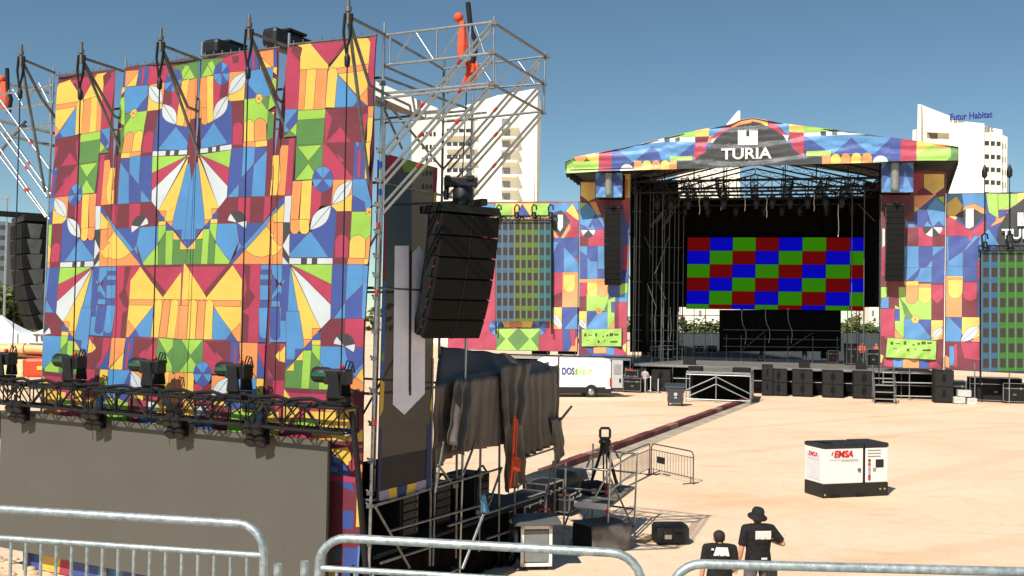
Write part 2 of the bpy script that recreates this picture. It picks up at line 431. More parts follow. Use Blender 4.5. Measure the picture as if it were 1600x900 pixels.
# ================================================================== the printed design, read off in pixels of the photograph
def rd(base, sc, txt):
    """lines 'colour x,y x,y ...' -> [(colour, [(px, py)...])]; also W(wheel) T(arch up) U(arch down) F(leaf)"""
    bx, by = base; out = []
    q = lambda p: (bx + p[0] / sc, by + p[1] / sc)
    for ln in txt.strip().splitlines():
        t = ln.split()
        if not t: continue
        if t[0] == 'wheel':
            c = tuple(float(x) for x in t[1].split(',')); r_ = tuple(float(x) for x in t[2].split(','))
            sh = wheel(c, r_[0], r_[1], [None if x == '-' else x for x in t[3]], rot=float(t[4]) if len(t) > 4 else 90)
        elif t[0] in ('up', 'down'):
            x0, x1, y0, y1 = (float(x) for x in t[2].split(','))
            sh = [(t[1], arch(x0, x1, y0, y1, down=t[0] == 'down', slant=float(t[3]) if len(t) > 3 else 0.))]
        elif t[0] == 'leaf':
            a, b = (tuple(float(x) for x in p.split(',')) for p in t[2:4]); w_ = float(t[4]) if len(t) > 4 else .42
            sh = [(t[1], leaf(a, b, w_)), ('K', [a, (a[0] + 1.2, a[1] + 1.2), b])]
        else:
            sh = [(t[0], [tuple(float(x) for x in p.split(',')) for p in t[1:]])]
        out += [(c, [q(p) for p in pts]) for c, pts in sh]
    return out
SC = 900 / 160
HALF = []
HALF += rd((280, 80), SC, '''
G 180,75 430,68 425,110 320,235 170,245
L 205,232 265,125 322,215
L 262,115 310,82 345,155 322,212
C 320,215 420,70 640,0 660,190 480,200 470,450 320,620
M 500,60 560,50 560,110 510,120
O 150,240 265,228 258,590 150,590
down O 205,258,500,660
down Y 258,324,222,652
C 322,250 400,290 385,420 325,600
M 400,290 478,270 465,400 388,420
wheel 403,205 78,100 BDBDBBDD
D 640,0 735,0 735,185 640,180
C 680,10 702,8 700,170 678,172
O 735,20 865,-5 858,150 745,165
Y 735,40 848,152 745,165
D 868,-5 905,-5 905,145 857,150
O 480,196 626,184 600,438 458,452
Y 610,285 600,438 458,452 468,395
leaf W 624,188 470,395 .4
D 330,612 462,440 492,450 492,860 200,870 200,640 240,650
leaf W 462,398 322,614 .4
B 322,628 452,816 200,862 200,790
M 490,450 592,440 592,862 490,866
up C 498,588,632,830
B 632,185 856,152 850,408 605,428
D 620,285 730,412 606,428
L 600,430 824,408 806,650 597,660
G 745,430 824,410 816,535
Y 855,150 905,145 905,240 852,190
L 850,238 900,262 882,480 812,530
G 815,530 866,572 850,775 798,805
Y 838,545 868,540 858,575
O 790,400 800,400 800,410 790,410
up Y 600,692,608,815
up O 694,798,598,800
O 597,808 706,800 702,852 596,862
Y 705,800 802,790 802,842 702,852
wheel 736,426 34,42 YYYYYY
W 195,858 492,824 492,872 195,900
K 268,848 304,845 304,888 268,892
K 342,838 378,834 378,882 342,886
M 804,792 855,768 852,905 800,905
''')
HALF += rd((280, 230), SC, '''
L 150,70 492,28 472,188
D 490,18 800,5 786,438 448,446 474,185
B 597,5 702,5 690,150 583,282
D 702,10 806,8 692,152
B 806,30 786,438 668,440 688,165
D 690,168 668,440 560,440 570,290
B 562,325 556,442 456,446
M 803,0 855,0 832,432 784,438
Y 850,78 900,78 880,435 828,432
O 848,170 900,165 895,290 840,290
C 190,68 472,186 456,348
W 190,72 456,346 450,450 374,538
Y 180,80 376,536 300,645 238,645 176,150
O 240,638 300,638 236,706
O 306,544 370,540 312,610
M 448,448 782,438 776,672 362,674 374,538
C 556,448 664,444 652,670 540,672
C 784,438 905,434 905,490 772,668
B 355,674 545,674 560,830 480,1020 350,842
D 540,674 772,668 586,880 560,830
B 586,880 560,830 530,960 600,890
D 480,1020 500,1040 610,905 575,880
B 772,672 905,515 905,560 800,698 610,905 585,880
wheel 543,668 85,106 KKW----WK 90
D 320,606 372,552 366,640 304,640
Y 300,634 366,634 366,674 300,674
B 160,130 182,150 240,600 246,690 92,888 60,840 100,400
D 300,650 300,722 160,722 160,810 92,890 236,700
G 95,890 165,808 230,808 240,725 296,725 345,835 345,1032 70,1032
Y 168,805 232,722 226,806 162,812
Y 92,890 162,812 156,898 80,900
D 60,812 166,812 92,890
L 232,722 294,722 274,1032 212,1032
L 298,672 366,672 352,835 294,728
L 350,838 484,1008 470,1032 338,1032
O 860,588 905,556 905,840 800,692
Y 858,592 905,556 905,662 858,662
O 610,905 800,695 905,840 905,1032 500,1032
Y 800,695 612,905 640,930 690,958 750,970 830,948 880,922 905,900 905,838
''')
HALF += rd((280, 380), SC, '''
C 40,186 745,186 718,874 20,860
M 60,186 480,186 470,206 60,206
M 470,190 508,190 264,482 236,440
M 596,195 656,195 650,400 690,470 640,560 585,600 590,520 632,400
M 585,600 640,640 630,868 568,868
Y 60,170 82,198 264,470 262,498 40,498
Y 506,194 592,322 578,862 540,862 336,552 262,500 264,480
O 40,498 580,506 578,558 40,548
O 25,548 336,548 322,848 15,842
up Y 108,182,494,842 -12
up O 186,258,498,842 -12
up Y 262,336,498,846 -12
D 340,562 540,862 322,848
B 340,562 492,778 440,850 322,848
O 572,700 576,864 546,864 494,786
D 745,192 860,192 900,870 714,870
B 746,192 838,192 822,500 728,500
D 746,234 836,234 836,276 744,276
D 742,322 828,322 826,370 740,370
D 732,504 960,508 960,566 730,566
B 836,192 960,192 960,260 905,360 838,270
B 832,450 900,360 960,420 960,506 826,506
D 838,490 900,430 960,495 960,506 826,506
down B 722,812,566,838 6
B 812,566 960,566 960,870 808,870
down D 816,906,570,850 6
B 826,506 905,508 905,560 824,560
''')
HALF += rd((440, 340), SC, '''
O -30,40 52,40 34,412 -60,412
Y -60,170 2,245 42,255 -10,320 -60,340
K 50,38 112,38 106,128 40,240
W 106,135 38,252 96,350
K 40,280 96,350 92,412 36,340
W 36,340 90,412 30,412
D 30,414 98,414 70,905 10,905
B 98,420 216,780 290,1200 70,1300 68,905
B 20,560 60,540 24,600
''')
HALF += rd((440, 50), SC, '''
C 60,142 210,148 190,285 165,684 56,690
M 128,134 210,146 192,275 108,182
Y 160,124 282,108 430,292 425,335 186,342 190,230 206,150
Y 425,330 600,116 640,60 784,62 808,100 790,505 702,592 508,372
C 280,110 640,78 600,110 430,298
M 596,112 560,120 428,300 424,285
O 470,330 798,290 790,345 512,374
C 782,60 870,42 838,662 786,752 786,500 806,100
M 790,505 840,520 836,660 786,660
O 188,340 246,340 222,692 164,694
Y 246,338 332,330 306,688 220,692
O 330,332 422,330 406,688 304,688
up Y 424,512,318,672 -16
D 512,374 778,664 490,672
B 512,374 704,598 650,664 490,672
O 786,500 786,662 702,592
O 788,662 840,660 832,758 784,756
Y 784,756 832,756 800,1034 758,1110
L 164,696 412,684 406,768 158,782
G 158,780 406,766 390,1020 152,1012
M 412,684 786,662 784,760 745,1000 398,1010
C 412,684 470,760 412,1000 398,1010
C 540,838 642,985 402,990
C 700,750 786,720 770,830 740,960
B 56,686 168,682 160,780 44,862
D 168,684 156,800 96,872 60,820
B 44,862 60,832 96,872 54,896
L 156,800 152,920 96,872
G 96,872 152,920 36,930
''')
HALF += rd((440, 190), SC, '''
G 150,206 392,202 390,512 148,522
L 158,224 382,208 265,352
L 266,374 362,512 148,522
C 392,196 660,184 652,512 388,512
M 412,196 664,184 652,490 632,472
C 505,280 580,350 540,370
D 668,184 752,190 756,512 652,512
B 672,188 705,188 700,240
C 694,260 722,260 716,502 690,502
Y 755,200 800,180 790,500 756,512
M 30,160 148,148 126,655 66,655
C 88,155 135,150 120,655 66,650
O 25,212 86,212 66,655 -10,655 0,300
Y -40,300 5,300 24,500 -10,655 -45,655
O -60,655 -10,655 -10,660
M -60,655 70,655 0,748 -60,800
D 0,720 66,660 125,655 110,680 50,770 0,780
W 66,658 128,655 108,892 52,890
Y -30,820 62,718 52,890 -30,890
C 298,560 384,600 376,742 278,884
M 384,600 480,560 465,740 375,742
O 130,528 212,526 180,900 112,900
Y 212,526 302,520 280,900 190,900
O 480,514 652,512 640,792 462,796
Y 648,640 640,792 462,796 470,735
leaf W 650,514 474,736 .42
D 460,740 518,796 485,1200 100,1190 106,985 285,985
leaf W 466,738 280,960 .42
B 652,510 768,510 818,735 775,790 645,792
D 650,650 752,712 760,792 645,792
wheel 393,512 88,112 BDBDDBDB
M 516,796 642,796 622,1255 484,1255
L 640,794 815,794 800,1090 626,1090
wheel 792,800 30,40 YYYYYY
''')
HALF += rd((440, 340), SC, '''
down O 112,190,20,150
down Y 190,274,20,150
B 284,122 446,352 98,354 100,318
up C 504,616,152,362
M 484,355 618,355 612,412 480,412
up Y 624,762,154,362
up O 764,900,154,362
O 615,358 756,360 752,414 610,414
Y 752,362 800,362 790,414 750,414
W 96,356 484,358 484,412 92,412
K 198,356 246,356 244,412 196,412
K 292,358 342,358 340,412 290,412
L 104,414 482,414 476,592
C 104,416 476,590 472,772
W 106,424 472,768 468,892 376,980
Y 104,430 376,980 300,1080 216,1080
D 482,414 614,414 602,740 494,892 468,892
B 612,414 754,414 752,590 604,738
D 752,590 745,892 600,892 604,738
B 602,744 600,892 494,892
B 754,416 800,430 780,892 748,892
''')
HALF += rd((440, 490), SC, '''
M 488,44 602,44 594,284 370,286 380,138
C 602,44 770,44 765,296 590,286
B 370,284 596,288 660,528 560,640 520,635 366,430
D 594,288 765,298 760,430 658,528
B 660,530 760,430 760,480 684,562
D 575,640 660,528 690,556 604,640
wheel 592,284 100,110 KKW----WK 90
Y 758,470 760,610 690,552
O 690,552 760,610 760,694 600,640
O 300,130 382,130 300,212
D 300,212 382,150 376,236 296,236
Y 298,232 376,232 376,276 296,276
O 218,224 300,226 220,304
D 222,302 296,230 294,322 218,322
L 298,274 376,278 366,425 298,335
B 60,-20 180,-20 218,224 220,310 60,470
D 138,310 220,310 54,480 54,404 138,404
G 54,480 138,408 216,408 205,658 46,650
Y 216,322 214,410 142,412
Y 132,424 132,502 58,502
L 216,322 296,322 276,658 202,656
G 292,330 368,424 362,664 278,660
L 368,440 530,635 520,668 358,664
M -140,260 56,260 46,1000 -150,1000
C 0,262 54,262 50,300 -10,350
Y 54,278 52,432 5,418 0,345
C -80,585 46,585 42,900 -60,900
C 44,652 765,690 760,1300 40,1300
M 44,652 770,692 740,720 90,690
Y 44,652 196,850 44,1000
Y 560,690 690,815 680,1000 560,1000 400,870
M 650,690 770,696 765,1000 690,1000 690,815
Y 240,850 540,860 540,1000 240,1000
O 300,1000 480,1000 470,1250 300,1250
B 480,1000 640,1000 600,1250 480,1250
Y 600,1100 760,1000 760,1250
''')
HALF += rd((280, 540), 3.75, '''
M 860,560 1130,560 1120,1400 850,1400
D 860,585 1000,700 1040,860 860,760
B 870,620 895,610 905,650 880,660
B 915,640 960,650 965,690 925,680
B 870,680 890,670 895,720 870,725
B 900,700 950,710 945,740 905,735
Y 900,600 1010,590 1040,680 1000,700
C 862,745 1050,770 1045,800 862,790
O 1060,690 1110,690 1105,780 1070,760
C 1010,680 1050,650 1060,720 1020,740
Y 1060,780 1100,780 1085,1060 1045,1060
D 975,960 1035,965 1030,1075 970,1070
D 975,1180 1060,1180 1055,1400 970,1400
S 860,1240 900,1190 970,1180 965,1260 860,1280
O 862,1170 890,1170 862,1200
B 1060,1170 1095,1170 1090,1400 1055,1400
Y 862,1290 940,1290 930,1400 862,1400
Y 320,360 520,380 510,440 330,410
B 410,430 440,400 445,440
L 700,420 830,430 840,470 700,470
Y 900,500 1010,500 1000,560 920,550
''') + rd((280, 520), SC, '''
G -20,58 252,58 242,350 -20,350
L 48,58 252,58 140,196
L 140,208 236,345 34,348
C 252,74 492,76 480,374 240,350
M 270,74 492,80 472,366
C 350,160 420,230 370,280
D 488,70 562,84 556,384 476,378
C 518,120 536,120 532,384 514,382
O 566,84 714,88 704,396 568,218
Y 566,216 696,396 558,392
C 712,94 804,94 860,404 705,398
D 712,170 790,372 870,404 704,396
M 800,94 905,108 905,408 850,400 795,300
Y 905,150 860,205 905,255
O 5,346 98,346 86,620 0,620
Y 96,346 170,350 160,800 80,800
C 166,440 242,460 236,620 158,620
M 242,460 322,440 314,620 234,620
wheel 242,360 76,108 BDBDDBDB
O 322,372 482,376 462,640 312,640
Y 480,450 460,640 312,640 320,590
leaf W 480,378 320,592 .42
D 440,690 470,380 560,384 560,660
B 480,380 704,396 692,660 560,660
Y 704,398 788,404 782,590 700,460
L 700,478 782,580 778,680 698,680
M 792,404 840,404 832,680 786,680
Y 90,640 180,640 160,800 84,800
W 170,640 280,640 280,720 160,720
wheel 222,820 110,80 DBDBDBDB
C 280,640 345,640 345,760 280,760
M 340,630 458,640 452,1000 330,1000
L 460,680 692,690 660,900 700,960 452,960
B 692,680 790,680 790,1000 700,1000
Y 790,690 905,690 905,1000 790,1000
Y 0,780 170,800 240,1000 0,1000
''')  # maroon ground beside the LED screen also paints in the shadow there
# ================================================================== delay tower beside the camera: wall of banners on scaffold
r0 = at(585, 500, 16.8)
WALL = Plane((r0.x, r0.y, 0), (2900, -1550))
SIDE = Plane((r0.x, r0.y, 0), (1550, 2900))
def topz(px): return None
cA, cB = WALL.px(312.5, 100), WALL.px(285, 560)
def mir(p):
    c = cA[0] + (p[1] - cA[1]) * (cB[0] - cA[0]) / (cB[1] - cA[1])
    return (2 * c - p[0], p[1])
half = [(c, [WALL.px(*p) for p in pts]) for c, pts in HALF]
full = [(c, [mir(p) for p in pts][::-1]) for c, pts in half] + half
# four drop banners: slits between them widen towards the top
lb = WALL.px(62, 900); lt = WALL.px(92, 120)
zb = .15
def edge(xt, yt, xs, ys, xb=None):
    t = WALL.px(xt, yt); s_ = WALL.px(xs, ys); b = WALL.px(xb if xb is not None else xs - 14, 800)
    k = (b[0] - s_[0]) / (b[1] - s_[1])
    return t, s_, (s_[0] + k * (zb - s_[1]), zb)
E = {'l0': edge(92, 120, 76, 500, 68), 'r0': edge(187, 111, 184, 250, 166), 'l1': edge(201, 108, 184.3, 250, 166.3), 'r1': edge(311, 92, 306, 246, 286),
     'l2': edge(318, 91, 306.4, 246, 286.4), 'r2': edge(441, 77, 433, 240, 414), 'l3': edge(455, 73, 433.4, 240, 414.4), 'r3': edge(592, 58, 582, 400, 568)}
BN = ['narrow geometric banner farthest along the tower front, beside the far hanging speakers',
      'geometric banner second from the far end, half a beaked face on it',
      'geometric banner beside the wide slot with sky showing, half a beaked face on it',
      'geometric banner at the near corner of the tower, crimson V over yellow at its top']
for i in range(4):
    a, b = E['l%d' % i], E['r%d' % i]
    reg = [a[2], b[2], b[1], b[0], a[0], a[1]]
    mb = MB(); paint(mb, WALL, full, reg, 'wall', off=.06, base='M', lines=.009, warp=crinkle(.10, .035, 1., 0.))
    o = obj('festival_banner', mb, org=WALL.W((a[0][0] + b[0][0]) / 2, zb))
    tag(o, BN[i], 'banner', 'banners on the front of the delay tower')
    # hem rope with eyelets along the top edge
    h = MB(); p, q = WALL.W(*a[0], .06), WALL.W(*b[0], .06); org = o.location
    h.tube(p - org + V((0, 0, .02)), q - org + V((0, 0, .02)), .02, 6)
    for k in range(9):
        x = p.lerp(q, (k + .5) / 9) - org
        h.tube(x + V((0, 0, -.02)), x + V((0, 0, .09)), .012, 5)
    obj('hem', h, STEELD, o)
# ---- scaffold frame of the tower
REDS = mat('faded_red_tape', (172, 58, 52), .6, var=.15)
TW = thing('scaffold_tower', 'tall grey tube scaffold tower carrying the banners, with two cantilevered arms', 'scaffold', WALL.W(0, 0))
torg = V(TW.location)
def spart(name, segs, m=STEEL, r=.024, n=8):
    mb = MB()
    for p, q in segs: mb.tube(p, q, r, n)
    return obj(name, mb, m, TW, org=torg)
def mark(p, q, t, m=RED):  # coloured sleeve on a tube
    mb = MB(); d = (q - p); x = p + d * t; d = d.normalized()
    mb.tube(x - d * .05, x + d * .05, .031, 8); obj('sleeve', mb, REDS if m is RED else m, TW, org=torg)
def clamp(p, m=STEELD):
    mb = MB(); mb.box(p, (.1, .1, .07)); mb.tube(p + V((.06, 0, -.03)), p + V((-.07, .03, .04)), .02, 6); obj('coupler', mb, m, TW, org=torg)
def foot(px, py, off=0.):
    s_, z = WALL.px(px, py); return s_, z
TP = [(84, 105), (197, 92), (316, 66), (452, 52), (601, 36)]
BT = 3.0   # depth of the tower behind the banners
def wallpost(px, py, off):
    p = WALL.P(px, py, off); k = .012
    base = p - WALL.u * (p.z * k); base.z = 0
    return base, p
posts = []
for px, py in TP:
    b, p = wallpost(px, py, -.06); posts.append((b, p)); spart('post', [(b, p)], STEEL, .026)
    b2, p2 = b - WALL.n * BT, p - WALL.n * BT; posts.append((b2, p2)); spart('post', [(b2, p2 - V((0, 0, .6)))], STEEL, .026)
fr = posts[0::2]; bk_ = posts[1::2]
for z in (.4, 2.2, 4.0, 5.8, 7.6, 9.4):
    for row in (fr, bk_):
        for i in range(4):
            f = lambda pr: pr[0].lerp(pr[1], z / pr[1].z)
            spart('ledger', [(f(row[i]), f(row[i + 1]))], STEELD)
    for i in (0, 2, 4):
        spart('ledger', [(f(fr[i]), f(bk_[i]))], STEELD)
for i in range(4):
    for z in (.4, 4.0):
        spart('brace', [(bk_[i][0].lerp(bk_[i][1], z / 11), bk_[i + 1][0].lerp(bk_[i + 1][1], (z + 3.6) / 11))], STEELD)
# near corner post: couplers, blue clips, red bands seen along it
cpost = fr[4]
for py in (130, 163, 235, 282, 320, 362, 400, 430, 465, 518, 560, 610, 662, 720, 770, 790, 850):
    p = WALL.P(600 - (py - 40) * .03, py, -.06); clamp(p)
for py in (257, 300): mark(WALL.P(595 - (py - 250) * .03, py - 8, -.02), WALL.P(594, py + 8, -.02), .5, BLUEP)
for py in (352, 457, 660): mark(WALL.P(591 - (py - 350) * .02, py - 8, -.03), WALL.P(590 - (py - 350) * .02, py + 8, -.03), .5)
mb = MB(); x = WALL.P(583, 500, -.08); spart('post', [(WALL.P(577, 900, -.3), WALL.P(592, 250, -.3))], STEELD, .024)
# ---- cantilever arm on the near side
BK = None
pn = WALL.P(601, 53, -.06)
def solve_back(px, py, s0):   # offset behind the wall at which this pixel sits above wall coordinate s0
    lo, hi = -12., 2.
    for _ in range(50):
        mid = (lo + hi) / 2
        s_ = WALL.st(WALL.P(px, py, mid))[0]
        if s_ > s0: lo = mid      # farther back -> larger s for a point right of the wall
        else: hi = mid
    return mid
tipn = WALL.st(WALL.P(772, 35, -.06))[0]
FAR = -3.0
print('FAR offset', FAR, 'tip', tipn, 'wall top z', WALL.P(592, 58).z, WALL.P(92, 120).z, 'centre', cA, cB)
Wn = lambda x, y: WALL.P(x, y, -.06)
Wf = lambda x, y: WALL.P(x, y, FAR)
near = [((601, 55), (772, 34)), ((601, 102), (768, 83)), ((601, 146), (768, 130)), ((601, 153), (765, 135))]
for a, b in near: spart('arm_chord', [(Wn(*a), Wn(*b))])
far = [((692, 108), (853, 88)), ((693, 143), (850, 131)), ((694, 190), (848, 174))]
for a, b in far: spart('arm_chord', [(Wf(*a), Wf(*b))])
for a, b in [((772, 26), (771, 132)), ((610, 57), (609, 100)), ((683, 47), (682, 92)), ((735, 41), (734, 88))]: spart('arm_post', [(Wn(*a), Wn(*b))], STEEL, .018)
spart('arm_post', [(Wf(852, 82), Wf(849, 180))])
for a in ((700, 107), (775, 98), (841, 92)): spart('arm_post', [(Wf(*a), Wf(a[0], a[1] + 40))], STEEL, .016)
for a, b in [((643, 54), (615, 99)), ((651, 52), (677, 92)), ((718, 44), (690, 90)), ((743, 41), (757, 83))]: spart('lattice', [(Wn(*a), Wn(*b))], STEEL, .014)
for a, b in [((735, 104), (708, 140)), ((750, 100), (770, 132)), ((798, 98), (780, 132)), ((810, 96), (835, 130))]: spart('lattice', [(Wf(*a), Wf(*b))], STEEL, .014)
for a, b in [((772, 36), (853, 88)), ((769, 82), (849, 130)), ((768, 131), (848, 175)), ((601, 55), (692, 108)), ((602, 104), (693, 143)), ((604, 148), (694, 190))]:
    spart('transom', [(Wn(*a), Wf(*b))], STEELD)
for a, b in [((767, 37), (597, 238)), ((771, 82), (592, 284)), ((768, 131), (588, 332))]:
    for d in (0, 8):
        p, q = Wn(a[0] - d * .6, a[1] - d * .2), Wn(b[0] + d * .5, b[1] - d * .3) if d else Wn(*b)
        if d: p, q = Wn(a[0] + 1, a[1] + 9), Wn(b[0] + 8, b[1] + 4)
        spart('raking_tube', [(p, q)], STEEL, .026)
        if not d:
            for t in (.28, .62): mark(p, q, t)
for a, b in [((845, 90), (692, 265)), ((848, 128), (690, 305)), ((845, 175), (688, 355))]:
    for d in (0, 1):
        p, q = Wf(a[0] + d, a[1] + 8 * d), Wf(b[0] + 8 * d, b[1] + 4 * d)
        spart('raking_tube', [(p, q)], STEEL, .026)
        if not d: mark(p, q, .45)
for a in ((772, 36), (769, 82), (768, 131)): clamp(Wn(*a))
for a in ((853, 88), (849, 130), (848, 175)): clamp(Wf(*a))
# post at the inner end of the far frame, and thin diagonals behind
spart('post', [(Wf(686, 560), Wf(694, 95))], STEELD, .026)
spart('brace', [(Wn(604, 160), Wf(690, 262))], STEELD); spart('brace', [(WALL.P(628, 232, -2), WALL.P(596, 160, -.5))], STEELD)
spart('ledger', [(WALL.P(600, 192, -.2), WALL.P(760, 176, -.2))], STEEL, .02)
# ---- cantilever arm on the far side of the wall (cropped by the picture's edge)
spart('arm_chord', [(Wn(84, 133), Wn(-40, 155))]); spart('arm_chord', [(Wn(84, 160), Wn(-40, 178))]); spart('arm_chord', [(Wn(84, 194), Wn(-40, 214))])
spart('arm_post', [(Wn(79, 122), Wn(79, 190))], STEEL, .03)
for a, b in [((76, 160), (61, 130)), ((56, 130), (42, 162)), ((36, 165), (20, 140)), ((15, 140), (-5, 172))]: spart('lattice', [(Wn(*a), Wn(*b))], STEEL, .016)
for a, b in [((80, 268), (-20, 128)), ((80, 304), (-30, 150)), ((79, 345), (-30, 190)), ((74, 308), (-30, 164)), ((72, 340), (-30, 205))]:
    spart('raking_tube', [(Wn(*a), Wn(*b))], STEEL, .026); mark(Wn(*a), Wn(*b), .3)
for a, b in [((84, 146), (-40, 120)), ((84, 208), (-40, 180)), ((84, 228), (-40, 200)), ((40, 190), (-20, 262))]: spart('brace', [(WALL.P(a[0], a[1], -1.), WALL.P(b[0], b[1], -1.))], STEELD, .035)
# ---- outriggers with chain hoists above the banners
OUT = [((33, 92), (86, 114), (8, 30), (78, 190), (70, 300)), ((127, 90), (196, 112), (178, 181), (193, 188), (191, 240)), ((251, 70), (314, 94), (293, 167), (312, 175), (310, 240)),
       ((389, 50), (447, 72), (434, 155), (445, 163), (444, 195)), ((544, 26), (601, 54), (578, 134), (600, 146), (577, 290))]
LB = ['chain hoist on the outrigger at the far end of the tower, beside the orange bag', 'chain hoist on the outrigger above the narrow far banner',
      'chain hoist on the outrigger beside the first black box on the tower top', 'chain hoist on the outrigger beside the second black box on the tower top',
      'chain hoist on the tallest outrigger, near the tower corner']
TRY = [(33, 640), (124, 650), (243, 660), (381, 668), (545, 640)]
TIPS = []
for (tip, root, k1, k2, e2), lab, ty in zip(OUT, LB, TRY):
    s0 = WALL.st(WALL.P(*root, -.06))[0]
    lo, hi = 0., 4.
    for _ in range(40):
        mid = (lo + hi) / 2
        if WALL.st(WALL.P(*tip, mid))[0] < s0: lo = mid
        else: hi = mid
    off = min(mid, 1.35); tp = WALL.P(*tip, off); rp = WALL.P(*root, -.03)
    TIPS.append((tp, off))
    mb = MB(); mb.tube(rp, tp, .028); mb.tube(tp + V((0, 0, -.12)), tp + V((0, 0, .3)), .032); mb.tube(tp + V((0, 0, .08)), tp + V((0, 0, .16)), .055)
    obj('outrigger', mb, STEELD, TW, org=torg)
    m1 = WALL.P(*k1, off * .25) if k1[0] > 20 else rp + V((0, 0, -.6)) + WALL.n * .3
    mb = MB(); mb.path([tp, tp.lerp(m1, .5), m1, WALL.P(*k2, -.03) if k1[0] > 20 else rp + V((0, 0, -.9))], .03, 7); obj('knee_brace', mb, STEELD, TW, org=torg)
    mb = MB(); mb.tube(tp, WALL.P(*e2, .04), .03, 7); obj('knee_brace', mb, STEELD, TW, org=torg)
    h = thing('chain_hoist', lab, 'hoist', tp, 0, 'chain hoists holding the lighting truss')
    mb = MB(); mb.path([V((-.05, 0, .05)), V((-.07, 0, -.25)), V((-.02, 0, -.62)), V((.04, 0, -.3)), V((.06, 0, .05))], .026, 6); obj('sling', mb, BLACKM, h)
    mb = MB(); mb.lathe([(.02, -.82), (.045, -.8), (.05, -.66), (.02, -.6)], n=10); mb.tube((0, 0, -.62), (0, 0, -.45), .02); obj('motor', mb, BLACK, h, bevel=.01)
    z1 = WALL.P(ty[0], ty[1], off).z
    mb = MB(); mb.tube((0, 0, -.8), (0, 0, z1 - tp.z), .012, 5); obj('chain', mb, BLACKM, h)
# ---- black boxes lying on top of the tower behind the banners
def topbox(lab, a, b, c, d):
    """a..b near face corners in pixels, running back behind the wall"""
    p0, p1, p2 = WALL.P(*a, -.3), WALL.P(*b, -.3), WALL.P(*c, -.3)
    t = thing('tower_top_box', lab, 'box', p2, 0, 'black boxes on top of the delay tower')
    o = V(p2); back = -WALL.n * 1.15
    mb = MB(); mb.obox(p2 - o, WALL.u * (p1 - p2).dot(WALL.u) if abs((p1 - p2).dot(WALL.u)) > .2 else WALL.u * .6, back, V((0, 0, p0.z - p2.z))); obj('housing', mb, BLACK, t, bevel=.09)
    mb = MB(); mb.box(V((0, 0, (p0.z - p2.z) * .5)) + WALL.u * .25 - WALL.n * .6 + V((0, 0, (p0.z - p2.z) * .5 + .02)), (.3, .5, .05), ax=(WALL.u, WALL.n, V((0, 0, 1)))); obj('handle', mb, BLACKM, t, bevel=.01)
topbox('black box on the tower top beside the green banner edge', (316, 61), (340, 61), (314, 88), (376, 84))
topbox('black box on the tower top nearer the tall outrigger', (408, 43), (432, 44), (407, 74), (470, 70))
# ---- grey roof slab behind the arm
t = thing('roof_panel', 'pale grey sloping roof panel behind the scaffold arm', 'roof panel', WALL.P(640, 170, -2.4))
o = V(t.location); a, b, c, d = WALL.P(590, 128, -1.2), WALL.P(686, 170, -1.2), WALL.P(665, 182, -5.), WALL.P(585, 160, -5.)
mb = MB(); mb.prism([a - o, b - o, c - o, d - o], (0, 0, -.08)); obj('panel', mb, DECKG, t)
mb = MB(); mb.prism([a - o, b - o, b - o + WALL.n * .06, a - o + WALL.n * .06], (0, 0, -.26)); obj('fascia_board', mb, WHITEP, t)
